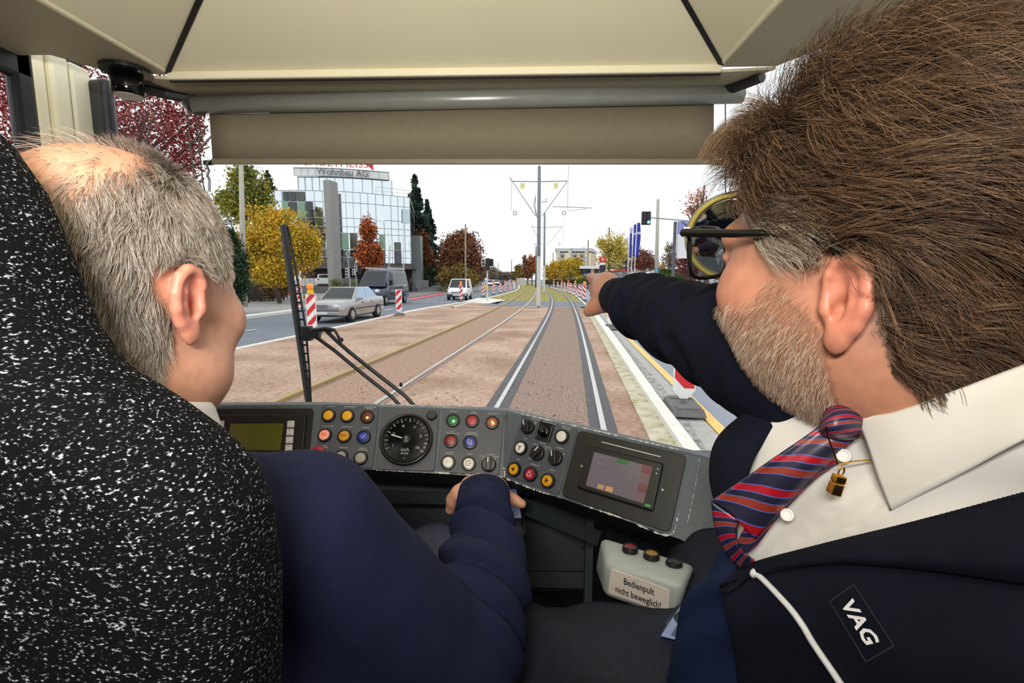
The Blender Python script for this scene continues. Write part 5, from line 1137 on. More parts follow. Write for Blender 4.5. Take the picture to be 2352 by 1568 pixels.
JP = [[(a, b + 4, c + .004) for a, b, c in edge], crease, [(1672, 1420, .44), (1762, 1418, .415), (1900, 1418, .365), (2100, 1440, .312), (2352, 1472, .257), (2520, 1500, .235)], [(1690, 1520, .445), (1790, 1530, .415), (1920, 1540, .365), (2100, 1562, .308), (2352, 1600, .252), (2520, 1630, .232)], [(1700, 1690, .46), (1800, 1700, .43), (1930, 1710, .38), (2100, 1730, .32), (2352, 1760, .265), (2520, 1790, .245)]]
jp = cloth('jacket_front', JP, m_jack, jk, 60, 50, .004, lambda u, v: .0015 * math.sin(u * 8 + v * 9))
cf = cloth('jacket_collar', [edge, [(1690, 1334, .440), (1735, 1302, .430), (1890, 1268, .382), (2100, 1235, .328), (2352, 1205, .274), (2520, 1190, .248)], [(1700, 1345, .438), (1740, 1312, .426), (1895, 1284, .374), (2100, 1280, .318), (2352, 1290, .263), (2520, 1300, .238)], [(a, b, c - .004) for a, b, c in crease]], m_jack, jk, 60, 16, .004)
cloth('jacket_collar', [[(1850, 872, .50), (1745, 930, .50), (1655, 1003, .505), (1634, 1080, .50), (1648, 1160, .49), (1680, 1210, .49)], [(1850, 885, .487), (1768, 948, .482), (1690, 1020, .482), (1668, 1088, .48), (1674, 1150, .478), (1688, 1200, .48)], [(1862, 905, .478), (1800, 955, .47), (1742, 1035, .468), (1712, 1100, .467), (1700, 1160, .47), (1696, 1200, .474)]], m_jack, jk, 50, 14, .006)
cloth('jacket_side', [[(1696, 1232, .50), (1640, 1300, .51), (1592, 1360, .53), (1556, 1440, .55), (1540, 1568, .56), (1540, 1680, .56)], [(1700, 1250, .488), (1652, 1320, .49), (1612, 1385, .505), (1588, 1450, .515), (1575, 1568, .52), (1575, 1680, .52)], [(1668, 1345, .466), (1672, 1370, .464), (1680, 1420, .462), (1690, 1480, .46), (1700, 1568, .46), (1710, 1680, .465)]], m_jack_lit, jk, 40, 20, .005, lambda u, v: .0025 * math.sin(u * 17 + v * 6))
def px_of(p):
    r = Vector(p) - EYE; d = r.dot(FWD); return (W / 2 + FPX * r.dot(RGT) / d, H / 2 - FPX * r.dot(UPV) / d)
_jv = [q.co.copy() for q in jp.data.vertices]; _ju = np.array([px_of(q) for q in _jv])
def on_jacket(u, v, lift=.004):
    i = int(((_ju - (u, v)) ** 2).sum(1).argmin()); i = min(max(i, 61), len(_jv) - 62); n = (_jv[i + 1] - _jv[i - 1]).cross(_jv[i + 60] - _jv[i - 60]).normalized()
    if n.dot(EYE - _jv[i]) < 0: n = -n
    r = ray(u, v); p = EYE + r * ((_jv[i] - EYE).dot(n) / r.dot(n)); return p + n * lift, n
mb = MB(); mb.smooth = True; pth = [on_jacket(*q)[0] for q in catmull([(1738, 1318), (1760, 1332), (1818, 1390), (1850, 1430), (1880, 1478), (1942, 1568), (2000, 1660)], 30)]; mb.tube(pth, [.0044] * 2 + [.0026] * 28, 10); mb.build('reflective_piping', mat('piping_silver', (206, 208, 212), .45), jk)
ctr, nn = on_jacket(1989, 1430, .006); xd = on_jacket(2024, 1482)[0] - on_jacket(1958, 1380)[0]; Mx = frame(ctr, xd, nn)
mb = MB()
for x, y, w, h in ((0, .0125, .040, .0008), (0, -.0125, .040, .0008), (.02, 0, .0008, .025), (-.02, 0, .0008, .025)): mb.box((x, y, 0), (w, h, .0006), Mx)
pt = mb.build('badge_patch', mat('patch_edge', (30, 30, 46), .8), jk)
mb = MB(); mb.text('VAG', Mx @ Matrix.Translation((0, 0, .001)) @ Matrix(((1, .22, 0, 0), (0, 1, 0, 0), (0, 0, 1, 0), (0, 0, 0, 1))), .0155, .92, bold=.03); mb.build('badge_lettering', mat('embroidery_white', (232, 230, 236), .7), jk)
mb = MB()
zz = catmull(edge, 110)
for q in zz[38:]: mb.ell(P(q[0], q[1] - 1.5, q[2] - .002), (.0016, .0016, .0016), 6)
mb.build('zip_teeth', m_jack, jk)
TR = Field(); TR.chain([h1, k1, k1 + Vector((.0, .08, -.42))], [.082, .078, .066], .03); TR.chain([h2, k2, k2 + Vector((0, .05, -.42))], [.085, .076, .066], .03); TR.ell(h1.lerp(h2, .5) + Vector((.05, 0, 0)), (.14, .2, .12), .05)
implicit('trousers', TR, (-.05, .2, .5), (.62, 1.13, 1.46), .006, mat('black_trousers', (42, 45, 55), .8, spec=.12, noise=(120, .15), bump=(500, .2, .001)), man, disp=lambda v: (.0042 * np.sin(v[:, 0] * 70 + v[:, 1] * 25 + 2 * np.sin(v[:, 1] * 11))).astype(np.float32))
# whistle pendant, card holder
wh = thing('whistle_pendant', 'small gold whistle pendant on a fine gold chain hanging over the white shirt', 'pendant', P(1922, 1112, .372)); m_gold = mat('gold', (236, 178, 70), .18, 1.0, noise=(100, .03)); o0 = P(1922, 1112, .372)
Mw = Matrix.Rotation(.25, 4, 'Y'); mb = MB(); mb.box((0, 0, .0045), (.0085, .007, .006), Mw); mb.box((0, 0, -.0035), (.0085, .0075, .0095), Mw); mb.build('whistle_body', m_gold, wh, bevel=.0012, bseg=3)
mb = MB(); mb.box((-.0005, -.0037, -.001), (.006, .0012, .0022), Mw); mb.build('whistle_slot', m_seam, wh)
mb = MB(); mb.tube([Mw @ Vector((math.cos(t) * .002, 0, .0105 + math.sin(t) * .0038)) for t in np.linspace(0, 6.28, 14)[:-1]], .0006, 6, closed=True); mb.build('ring', m_gold, wh)
mb = MB(); mb.tube([P(*q) - o0 for q in ((1897, 978, .37), (1902, 1005, .372), (1916, 1040, .372), (1924, 1066, .373))], .0006, 6); mb.tube([P(*q) - o0 for q in ((1924, 1066, .373), (1955, 1060, .376), (2000, 1056, .372))], .0006, 6); mb.build('chain', m_gold, wh)
ch = thing('card_holder', 'clear plastic holder with a white printed card lying on the dark trousers', 'card holder', (0, 0, 0))
A_, B_, C_ = P(1508, 1468, .575), P(1560, 1389, .655), P(1640, 1502, .55); nn = (B_ - A_).cross(C_ - A_).normalized(); nn = nn if nn.z > 0 else -nn
def slab(o, x, y, h): return [o, o + x, o + x + y, o + y, o + h, o + x + h, o + x + y + h, o + y + h]
SF = [(3, 2, 1, 0), (4, 5, 6, 7), (0, 1, 5, 4), (1, 2, 6, 5), (2, 3, 7, 6), (3, 0, 4, 7)]
mb = MB(); mb.add(slab(A_, B_ - A_, C_ - A_, nn * .005), SF); mb.build('clear_case', glass_mat('clear_plastic', (225, 235, 255), .10, .05), ch)
mb = MB(); e1, e2 = (B_ - A_) * .86, (C_ - A_) * .9; mb.add(slab(A_ + (B_ - A_) * .07 + (C_ - A_) * .05 + nn * .0015, e1, e2, nn * .001), SF); mb.build('printed_card', mat('card_white', (214, 214, 226), .6), ch)
mb = MB()
for k_, w_ in ((.25, .4), (.45, .6), (.6, .5)): q = A_ + (B_ - A_) * (.12) + (C_ - A_) * k_ + nn * .0027; mb.bar(q, q + (B_ - A_) * w_, .006, .0004, up=nn)
mb.build('card_print', mat('print_violet', (120, 116, 150), .6), ch)
# ================================================================== the street outside
def dep(v, dmax=150.0): return min(FPX * EYE.z / max(v - 640.0, .1), dmax)
def base(u, v, dmax=150.0):
    p = P(u, v, dep(v, dmax)); return Vector((p.x, p.y, 0.0))
# ---------------------------------------------------------------- striped beacons
m_bw = mat('beacon_white', (240, 240, 238), .5, noise=(8, .03)); m_br = mat('beacon_red', (214, 40, 52), .5, noise=(8, .05)); m_foot = mat('recycled_rubber', (112, 110, 110), .9, noise=(12, .15), bump=(40, .3, .01))
m_lampy = mat('lamp_yellow', (240, 190, 40), .4, noise=(10, .03)); m_lampo = mat('lamp_orange', (240, 120, 40), .2, emit=((255, 150, 60), .35), coat=.5)
def make_beacon(sgn, lamp, lab, group, w=.30, h=1.10, z0=.16, red=False, back=False):
    r = thing('striped_beacon', lab, 'traffic beacon', (0, 0, 0), 0, group)
    mb = MB(); mb.box((0, 0, .05), (.46, .82, .10), taper=.86); mb.box((0, -.28, .105), (.30, .16, .03)); mb.box((0, .28, .105), (.30, .16, .03)); mb.cyl((0, 0, .08), (0, 0, .15), .05, .035, 12); mb.build('foot', m_foot, r, bevel=.012)
    mb = MB(); o = [(-w / 2, .12), (-.05, 0), (.05, 0), (w / 2, .12), (w / 2, h), (-w / 2, h)]; mb.prism(o, .035, Matrix.Translation((0, .018, z0)) @ Matrix.Rotation(math.radians(90), 4, 'X')); pl = mb.build('plate', m_bw, r, bevel=.004)
    if not back:
        mb = MB(); iw = w / 2 - .018; zb, zt = .15, h - .02; per = (zt - zb) / 2.45; sl = w * .95
        for k in range(-2, 4):
            z_ = zb + k * per; q = [(-iw, z_ + sl * .5 * -sgn), (iw, z_ + sl * .5 * sgn), (iw, z_ + sl * .5 * sgn + per * .5), (-iw, z_ + sl * .5 * -sgn + per * .5)]
            # clip to the panel
            def clip(poly, lim, keep_low):
                out = []
                for i in range(len(poly)):
                    a, b = poly[i], poly[(i + 1) % len(poly)]; ia = a[1] <= lim if keep_low else a[1] >= lim; ib = b[1] <= lim if keep_low else b[1] >= lim
                    if ia: out.append(a)
                    if ia != ib: t = (lim - a[1]) / (b[1] - a[1]); out.append((a[0] + (b[0] - a[0]) * t, lim))
                return out
            q = clip(q, zt, True); q = clip(q, zb, False) if len(q) > 2 else []
            if len(q) > 2: mb.poly([(x, -.0205, z0 + z) for x, z in q])
        mb.build('red_stripes', m_br, pl)
    if lamp:
        mb = MB(); mb.box((0, 0, z0 + h + .07), (.20, .12, .14), taper=.8); lm = mb.build('lamp_housing', m_lampo if red else m_lampy, r, bevel=.015)
        mb = MB(); mb.smooth = True; Mx = Matrix.Translation((0, 0, z0 + h + .22)) @ Matrix.Rotation(math.radians(90), 4, 'X'); mb.lathe([(.098, -.05), (.105, 0), (.098, .05), (.0005, .05)], Mx, 24); mb.build('lamp_ring', m_lampo if red else m_lampy, lm)
        mb = MB(); mb.smooth = True; mb.ell((0, -.05, z0 + h + .22), (.085, .03, .085), 20); mb.ell((0, .05, z0 + h + .22), (.085, .03, .085), 20); mb.build('lamp_lens', m_lampo, lm)
    return r
GL, GR = 'striped beacons along the left street', 'striped beacons along the right lane'
protos = {}
def beacon(u, v, sgn, lamp, lab, group, red=False, back=False, sc=1.0, rz=0.0):
    k = (sgn, lamp, red, back); p = base(u, v)
    if k not in protos: o = protos[k] = make_beacon(sgn, lamp, lab, group, red=red, back=back); o.location = p; o.rotation_euler.z = rz; o.scale = (sc, sc, sc)
    else: o = dup(protos[k], p, rz, lab, group, sc)
    return o
beacon(718, 767, 1, True, 'large red-striped beacon with yellow lamp overlapping the front of the silver car', GL, sc=1.03, rz=.15)
beacon(690, 712, 1, True, 'red-striped beacon with orange lamp half hidden behind the wiper blade', GL, red=True)
beacon(917, 724, 1, False, 'red-striped beacon without lamp between silver car and dark van rear', GL, rz=.1)
beacon(1059, 691, 1, True, 'red-striped beacon with orange lamp in front of the white van', GL, red=True)
ordn = ['first', 'second', 'third', 'fourth', 'fifth', 'sixth', 'seventh', 'eighth', 'ninth', 'tenth', 'eleventh', 'twelfth']
for i, (u, v, l, bk) in enumerate(((1110, 681, 0, 0), (1133.8, 676, 1, 0), (1149.4, 673, 0, 0), (1160.3, 671, 1, 0), (1172.7, 668.5, 0, 0), (1181.4, 665.5, 1, 1), (1188, 662, 1, 0))):
    beacon(u, v, 1, bool(l), '%s beacon of the curved row right of the white van, %s' % (ordn[i], 'blank white with lamp' if bk else ('orange lamp on top' if l else 'no lamp')), GL, red=True, back=bool(bk))
for i, (u, v, l, rd) in enumerate(((1341.5, 690, 1, 1), (1331, 683, 0, 0), (1320.7, 678, 1, 0), (1311, 673.6, 0, 0), (1304.7, 670.2, 1, 1), (1296.4, 667, 0, 0), (1290, 664.6, 1, 1), (1281, 662, 0, 0), (1272, 659.6, 1, 1), (1265, 657.6, 0, 0), (1258, 656.2, 1, 0))):
    beacon(u, v, -1, bool(l), '%s striped beacon from the pointing hand along the right lane, %s' % (ordn[i], ('orange' if rd else 'yellow') + ' lamp on top' if l else 'no lamp'), GR, red=bool(rd))
beacon(1370, 705, -1, False, 'striped beacon partly hidden between the pointing finger and thumb', GR)
beacon(1404, 753, -1, False, 'striped beacon just below the cuff of the pointing arm', GR)
beacon(1569, 938, -1, False, 'nearest and largest striped beacon, on its grey rubber foot below the dark sleeve', GR, sc=.98, rz=-.12)
for u, v in ((1205, 651), (1216, 650.5)): beacon(u, v, -1, False, 'tiny distant striped beacon %s' % ('left of the dark grey pole' if u < 1210 else 'right of the curving rails'), GR)

# ---------------------------------------------------------------- vehicles
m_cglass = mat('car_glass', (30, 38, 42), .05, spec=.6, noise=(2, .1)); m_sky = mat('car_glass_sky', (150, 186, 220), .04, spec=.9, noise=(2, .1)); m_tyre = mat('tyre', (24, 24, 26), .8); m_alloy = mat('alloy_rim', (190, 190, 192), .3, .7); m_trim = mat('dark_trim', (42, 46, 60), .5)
m_lens = mat('headlamp_glass', (214, 218, 222), .12, coat=.6); m_plate_no = mat('number_plate', (232, 232, 228), .5); m_tail = mat('tail_lamp', (170, 24, 30), .25)
WH = {}
def wheel(par, x, y, r, w, side):
    k = (r, w)
    if k not in WH:
        mb = MB(); mb.smooth = True; mb.lathe([(r * .62, -w / 2), (r * .93, -w / 2), (r, -w * .32), (r, w * .32), (r * .93, w / 2), (r * .62, w / 2)], Matrix.Rotation(math.radians(90), 4, 'X'), 32); t = mb.build('wheel', m_tyre, par)
        mb = MB(); mb.lathe([(r * .63, -w * .45), (r * .63, w * .45), (r * .55, w * .52), (r * .2, w * .56), (.0005, w * .56)], Matrix.Rotation(math.radians(90), 4, 'X'), 28)
        for i in range(7):
            a = i * 2 * math.pi / 7; mb.mi = 1; mb.box((math.cos(a) * r * .42, -w * .545, math.sin(a) * r * .42), (r * .13, .012, r * .13)); mb.mi = 0
        rm = mb.build('rim', [m_alloy, m_tyre], t); WH[k] = (t.data, rm.data)
    else:
        t = bpy.data.objects.new('wheel', WH[k][0]); link(t, par); rm = bpy.data.objects.new('rim', WH[k][1]); link(rm, t)
    t.location = (x, y, r); t.rotation_euler = (0, 0, 0 if side < 0 else math.pi)
def facequad(q, i0, i1, j0, j1, off):
    a, b, c, d = [Vector(p) for p in q]; f = lambda u, v: (a.lerp(b, u)).lerp(d.lerp(c, u), v); n = (b - a).cross(d - a).normalized() * off
    return [f(i0, j0) + n, f(i1, j0) + n, f(i1, j1) + n, f(i0, j1) + n]
def vehicle(name, label, cat, loc, rz, paint, st, cab, wheels, group=None, detail=True, win=None, glass=None, drv_ppl=False):
    """st: stations (x, z_bottom, z_top, half width); cab: (xr0, xf0, xr1, xf1, z0, z1, hw0, hw1); +x is forward"""
    r = thing(name, label, cat, loc, rz, group); win = win or m_cglass
    mb = MB(); mb.smooth = True; rows = []
    for (x, zb, zt, hw) in st:
        half = [(hw * .86, zb), (hw * .97, zb + .07), (hw, zb + .22), (hw, zt - .28), (hw * .985, zt - .10), (hw * .90, zt - .015), (hw * .5, zt + .012)]
        ring = half + [(0, zt + .016)] + [(-y, z) for y, z in half[::-1]]; rows.append([(x, y, z) for y, z in ring] + [(x, half[0][0], half[0][1])])
    mb.grid(rows); nring = len(rows[0]); mb.smooth = False
    mb.poly(rows[0][:-1]); mb.poly(rows[-1][:-1][::-1]); mb.build('body', paint, r, bevel=.03, bseg=2)
    xr0, xf0, xr1, xf1, z0, z1, h0, h1 = cab
    v = [(xr0, -h0, z0), (xf0, -h0, z0), (xf0, h0, z0), (xr0, h0, z0), (xr1, -h1, z1), (xf1, -h1, z1), (xf1, h1, z1), (xr1, h1, z1)]
    mb = MB(); mb.add(v, SF); mb.build('roof', paint, r, bevel=.07, bseg=3)
    fr = [v[1], v[2], v[6], v[5]]; bk = [v[3], v[0], v[4], v[7]]
    mb = MB(); mb.poly(facequad(fr, .06, .94, .08, .93, .006)); mb.build('windscreen', win, r)
    mb = MB(); mb.poly(facequad(bk, .08, .92, .15, .9, .006)); mb.build('rear_window', m_cglass, r)
    for s, q in ((-1, [v[0], v[1], v[5], v[4]]), (1, [v[2], v[3], v[7], v[6]])):
        for (a, b) in (glass or ((.06, .49), (.52, .94))):
            if s > 0: a, b = 1 - b, 1 - a
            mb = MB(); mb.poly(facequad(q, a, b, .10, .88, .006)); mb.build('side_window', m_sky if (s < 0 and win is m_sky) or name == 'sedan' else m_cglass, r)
    for (x, y, rr, ww) in wheels:
        for s in (-1, 1): wheel(r, x, s * y, rr, ww, s)
        mb = MB()
        for s in (-1, 1): mb.lathe([(rr * 1.16, 0), (rr * 1.16, .02)], Matrix.Translation((x, s * (y + ww * .30) - .01, rr * 1.02)) @ Matrix.Rotation(math.radians(90), 4, 'X') , 26)
        mb.build('wheel_arch', m_tyre, r)
    return r
m_silver = mat('silver_paint', (168, 167, 168), .28, .55, noise=(3, .03), coat=.6); m_navyp = mat('dark_blue_paint', (26, 36, 70), .22, .35, noise=(3, .05), coat=.8); m_whitep = mat('white_paint', (236, 238, 240), .3, noise=(3, .02), coat=.5); m_redp = mat('red_paint', (206, 30, 48), .3, noise=(3, .03), coat=.5); m_bluep = mat('blue_paint', (96, 126, 190), .3, coat=.5)
gf, gr_ = G(808, 737), G(869, 725.5); hd_ = (gf - gr_); hd_.z = 0; hd_.normalize(); pn = Vector((-hd_.y, hd_.x, 0)); pn = pn if pn.x < 0 else -pn
cen_ = (gf + gr_) / 2 + pn * .86; cen_.z = -.05
car = vehicle('sedan', 'silver saloon car driving towards the tram on the left street', 'car', cen_, math.atan2(hd_.y, hd_.x), m_silver,
    [(-2.25, .36, .92, .76), (-2.16, .28, 1.0, .84), (-1.6, .22, 1.02, .87), (0, .21, 1.0, .88), (.85, .22, .98, .88), (1.5, .23, .95, .87), (2.0, .26, .88, .85), (2.2, .30, .82, .82), (2.27, .36, .74, .76)],
    (-1.72, 1.05, -1.0, .30, .92, 1.47, .80, .63), [(-1.35, .80, .325, .21), (1.34, .80, .325, .21)])
for s in (-1, 1):
    mb = MB(); mb.bar((-2.1, s * .872, .56), (1.0, s * .878, .56), .012, .05); mb.bar((1.7, s * .85, .54), (2.1, s * .80, .54), .02, .05); mb.build('side_moulding', m_trim, car)
    mb = MB(); mb.box((.62, s * .93, .98), (.14, .2, .12)); mb.build('wing_mirror', m_silver, car, bevel=.03)
    mb = MB(); mb.smooth = True; mb.ell((2.20, s * .58, .70), (.09, .21, .09), 18); mb.build('headlamp', m_lens, car)
    for x_ in (-.62, .32):
        mb = MB(); mb.box((x_, s * .878, .80), (.18, .03, .035)); mb.build('door_handle', m_trim, car, bevel=.008)
mb = MB(); mb.box((2.26, 0, .70), (.06, .62, .18)); g_ = mb.build('grille', m_alloy, car, bevel=.02)
mb = MB()
for k in range(4): mb.box((2.293, 0, .645 + k * .036), (.01, .54, .016))
mb.build('grille_slot', m_tyre, g_)
mb = MB(); mb.box((2.17, 0, .42), (.22, 1.56, .2)); mb.build('bumper', m_silver, car, bevel=.06, bseg=3); mb = MB(); mb.box((2.285, 0, .44), (.012, .5, .11)); mb.build('number_plate', m_plate_no, car); mb = MB(); mb.box((2.27, 0, .31), (.03, 1.1, .05)); mb.build('lower_grille', m_tyre, car)
vb = G(931, 694); van = vehicle('van', 'dark blue van with a silver roof rack following the silver car', 'van', Vector((vb.x - 1.18, vb.y - 1.72, -.05)), math.radians(-95.5), m_navyp,
    [(-2.85, .45, 1.30, .92), (-2.75, .36, 1.42, .98), (-1.5, .34, 1.46, 1.0), (1.0, .34, 1.42, 1.0), (1.7, .36, 1.30, .98), (2.4, .38, 1.08, .93), (2.78, .42, .92, .84), (2.86, .5, .8, .76)],
    (-2.80, 2.05, -2.62, 1.05, 1.30, 2.42, .97, .80), [(-1.82, .90, .36, .23), (1.85, .90, .36, .23)], glass=((.02, .30), (.33, .60), (.66, .93)))
for s in (-1, 1):
    mb = MB(); mb.bar((-2.5, s * .78, 2.58), (1.0, s * .78, 2.58), .06, .14); mb.build('roof_rail', m_alloy, van)
    mb = MB(); mb.smooth = True; mb.ell((2.62, s * .66, .98), (.16, .17, .16), 16); mb.build('headlamp', m_lens, van)
    mb = MB(); mb.box((1.35, s * 1.14, 1.55), (.14, .22, .40)); mb.build('wing_mirror', m_tyre, van, bevel=.04)
    mb = MB(); mb.bar((-2.7, s * 1.005, .82), (1.5, s * 1.01, .82), .014, .07); mb.build('side_moulding', m_trim, van)
mb = MB()
for k in range(4): mb.bar((-2.2 + k * .95, -.78, 2.50), (-2.2 + k * .95, .78, 2.50), .05, .06)
mb.build('roof_bar', m_alloy, van); mb = MB(); mb.box((2.80, 0, .72), (.08, .9, .2)); mb.build('grille', m_tyre, van); mb = MB(); mb.box((2.87, 0, .5), (.02, .5, .11)); mb.build('number_plate', m_plate_no, van)
for y_ in (-.42, .42):
    mb = MB(); mb.smooth = True; mb.ell((1.30, y_, 1.72), (.10, .09, .13), 12); mb.box((1.3, y_, 1.45), (.2, .4, .3)); o = mb.build('occupant', mat('occupant_cloth', (90, 80, 76), .8), van)
kp = G(1045, 688.5); kg = vehicle('small_van', 'small white delivery van facing the tram at the junction', 'van', Vector((kp.x + .15, kp.y + 2.0, -.05)), math.radians(-92), m_whitep,
    [(-2.0, .36, 1.02, .80), (-1.9, .28, 1.1, .84), (0, .26, 1.12, .85), (1.0, .27, 1.06, .84), (1.6, .3, .92, .80), (1.95, .36, .74, .70)],
    (-1.97, 1.25, -1.90, .45, 1.0, 1.83, .82, .68), [(-1.2, .77, .30, .19), (1.2, .77, .30, .19)], glass=((.62, .90),))
for s in (-1, 1):
    mb = MB(); mb.smooth = True; mb.ell((1.72, s * .58, .76), (.13, .16, .11), 14); mb.build('headlamp', m_lens, kg); mb = MB(); mb.box((.9, s * .95, 1.12), (.1, .16, .16)); mb.build('wing_mirror', m_tyre, kg, bevel=.03)
mb = MB(); mb.box((1.90, 0, .40), (.22, 1.5, .24)); mb.build('bumper', m_trim, kg, bevel=.05); mb = MB(); mb.box((2.015, 0, .46), (.012, .52, .11)); mb.build('number_plate', m_plate_no, kg); mb = MB(); mb.box((1.93, 0, .68), (.06, .8, .06)); mb.build('grille', m_tyre, kg)
def simple_car(label, loc, rz, paint, hatch=True, cat='car', nm='car'):
    return vehicle(nm, label, cat, loc, rz, paint, [(-2.1, .36, .95, .78), (-1.95, .26, 1.02, .86), (0, .22, 1.0, .88), (1.2, .24, .92, .86), (1.9, .28, .76, .80), (2.1, .36, .62, .7)], (-2.0 if hatch else -1.6, 1.0, -1.55 if hatch else -1.0, .15, .90, 1.5, .80, .62), [(-1.3, .80, .32, .2), (1.3, .80, .32, .2)])
pk = P(742, 657, 61.5); sc_ = simple_car('white estate car parked under the glass office building', Vector((pk.x, pk.y, pk.z)), math.radians(118), m_whitep)
for s in (-1, 1):
    mb = MB(); mb.box((-2.08, s * .7, .86), (.06, .22, .16)); mb.build('tail_lamp', m_tail, sc_)
pk2 = P(846, 655, 66); simple_car('grey car parked behind the signal posts by the building', Vector((pk2.x - 2.5, pk2.y, pk2.z)), math.radians(100), mat('grey_paint', (150, 152, 156), .3, coat=.5))
for (u, v, lab, pt_) in ((1127, 658, 'distant white car approaching beyond the pedestrian signal', m_whitep), (1141, 653, 'second distant white car behind the first one approaching', m_whitep), (1152, 648.5, 'tiny distant dark car far down the street', m_trim)):
    p = base(u, v, 130); simple_car(lab, p, math.radians(-90), pt_)
def slab_ground(name, lab, pts, z):
    mb = MB(); q = [(p.x, p.y) for p in pts]; mb.prism(q, z + .06, Matrix.Translation((0, 0, -.06))); o = mb.build(name, MATS['grey_paving'] if 'grey_paving' in MATS else m_pave); structure(o, lab)
slab_ground('parking_deck', 'raised grey forecourt behind the railing on the right', [P(1376, 640, 92), P(1520, 640, 92), P(1520, 640, 125), P(1376, 640, 125)], P(1424, 629, 100).z)
slab_ground('forecourt', 'raised forecourt under the glass building', [P(668, 640, 57.5), P(935, 640, 62), P(925, 640, 76), P(668, 640, 76)], P(742, 657, 61.5).z)
slab_ground('raised_path', 'sloping path beside the corner railing', [P(958, 640, 66.5), P(1014, 640, 70), P(1014, 640, 90), P(960, 640, 90)], P(987, 659, 72).z)
slab_ground('raised_path', 'upper part of the tree-lined path', [P(960, 640, 92), P(1016, 640, 92), P(1016, 640, 120), P(960, 640, 120)], P(1000, 646, 100).z)
for (u, lab, pt_, d) in ((1424, 'bright red van parked behind the railing on the right', m_redp, 100), (1398, 'white car beside the red van behind the railing', m_whitep, 106), (1388, 'pale blue car left of the white car behind the railing', m_bluep, 112)):
    p = P(u, 629, d); simple_car(lab, p, math.radians(200), pt_, nm='van' if 'van' in lab else 'car')
# ---------------------------------------------------------------- posts, masts, signals
m_galv = mat('galvanised_steel', (150, 154, 158), .5, .3, noise=(4, .08)); m_dark_steel = mat('dark_mast_steel', (96, 98, 102), .55, .2, noise=(4, .12)); m_wood = mat('weathered_wood', (150, 138, 120), .85, noise=(5, .15)); m_sleeve = mat('reflective_sleeve', (206, 206, 204), .5, noise=(6, .06)); m_cpole = mat('concrete_pole', (176, 172, 160), .85, noise=(3, .08))
m_wire = mat('thin_steel', (120, 122, 124), .5, .3)
def mast(u, v, vtop, vsl, vbar, lab, wl, wr, det):
    b = base(u, v); d = (b - EYE).dot(FWD); s = d / FPX; t = thing('catenary_mast', lab, 'catenary mast', b, 0, 'catenary masts between the tracks'); z = lambda vv: (v - vv) * s
    mb = MB(); mb.smooth = True; mb.tube([(0, 0, 0), (0, 0, z(vsl - 70 * det)), (0, 0, z(vtop + 4 * det)), (0, 0, z(vtop + 1)), (0, 0, z(vtop))], [4.2 * det * s, 4.0 * det * s, 3.5 * det * s, 2.6 * det * s, .2 * s], 16); mb.build('pole', mat('mast_grey', (132, 138, 148), .5, .2, noise=(4, .12)), t)
    mb = MB(); mb.box((0, 0, z(vsl) / 2), (9 * det * s, 9 * det * s, z(vsl))); mb.build('white_sleeve', m_sleeve, t, bevel=.02)
    for k in range(2):
        mb = MB(); mb.box((k * .1 - .05, -4.8 * det * s, .06), (.06, .05, .12)); mb.build('bolt', m_scr, t)
    for sx, wx in ((-1, wl), (1, wr)):
        mb = MB(); mb.tube([(0, 0, z(vbar)), (sx * wx * s, 0, z(vbar - 1))], 1.0 * det * s, 6); mb.build('cross_arm', m_wire, t)
        mb = MB(); mb.tube([(sx * 7 * det * s, 0, z(vbar + 75 * det)), (sx * (wx + 6 * det * (sx < 0)) * s, 0, z(vbar - 10 * det * (sx < 0)))], .8 * det * s, 6); mb.build('strut', m_wire, t)
        mb = MB(); mb.tube([(sx * (wx + 2) * s, 0, z(vbar - (34 if sx > 0 else 8) * det)), (sx * (wx + 2) * s, 0, z(vbar + 62 * det))], .45 * det * s, 5); mb.build('drop_wire', m_wire, t)
        mb = MB(); mb.tube([(sx * (wx - 6) * s + math.cos(a) * 4 * s * det, 0, z(vbar + 68 * det) + math.sin(a) * 4 * s * det) for a in np.linspace(0, 6.28, 9)[:-1]], .8 * det * s, 5, closed=True); mb.build('wire_clamp', m_dark_steel, t)
        if det == 1:
            mb = MB(); mb.box((sx * 37 * s, -.02, z(vbar + 9)), (10 * s, .02, 13 * s)); pq = mb.build('sign_plate', mat('pale_yellow_sign', (246, 240, 170), .6), t)
            mb = MB(); mb.text('T 02', Matrix.Translation((sx * 37 * s, -.034, z(vbar + 9))) @ Matrix.Rotation(math.radians(90), 4, 'X'), 5.5 * s, .8); mb.build('sign_lettering', mat('ochre_print', (190, 170, 70), .7), pq)
    if det == 1:
        mb = MB(); mb.tube([(-6 * s, -.1, z(500)), (-12 * s, -.1, z(478)), (-10 * s, -.1, z(466)), (-7 * s, -.1, z(455))], .7 * s, 6); mb.tube([(-4 * s, -.1, z(505)), (-9 * s, -.1, z(480)), (-8 * s, -.1, z(462))], .7 * s, 6); mb.build('cable', m_dark_steel, t)
        mb = MB(); mb.tube([(5 * s, 0, z(470)), (17 * s, 0, z(470)), (17 * s, 0, z(462)), (13 * s, 0, z(466))], .8 * s, 6); mb.build('bracket', m_dark_steel, t)
        mb = MB(); mb.tube([(30 * s, 0, z(480)), (118 * s, 0, z(483.5))], .7 * s, 6); mb.tube([(66 * s, 0, z(490)), (105 * s, 0, z(485))], .5 * s, 5); mb.build('registration_arm', m_wire, t)
mast(1236.5, 706, 391, 590, 426, 'tall steel catenary mast with white sleeve and yellow plates between the tracks', 60, 62, 1.0)
mast(1249.5, 674, 492, 611, 525, 'shorter catenary mast just right of and behind the tallest one', 27, 40, .55)
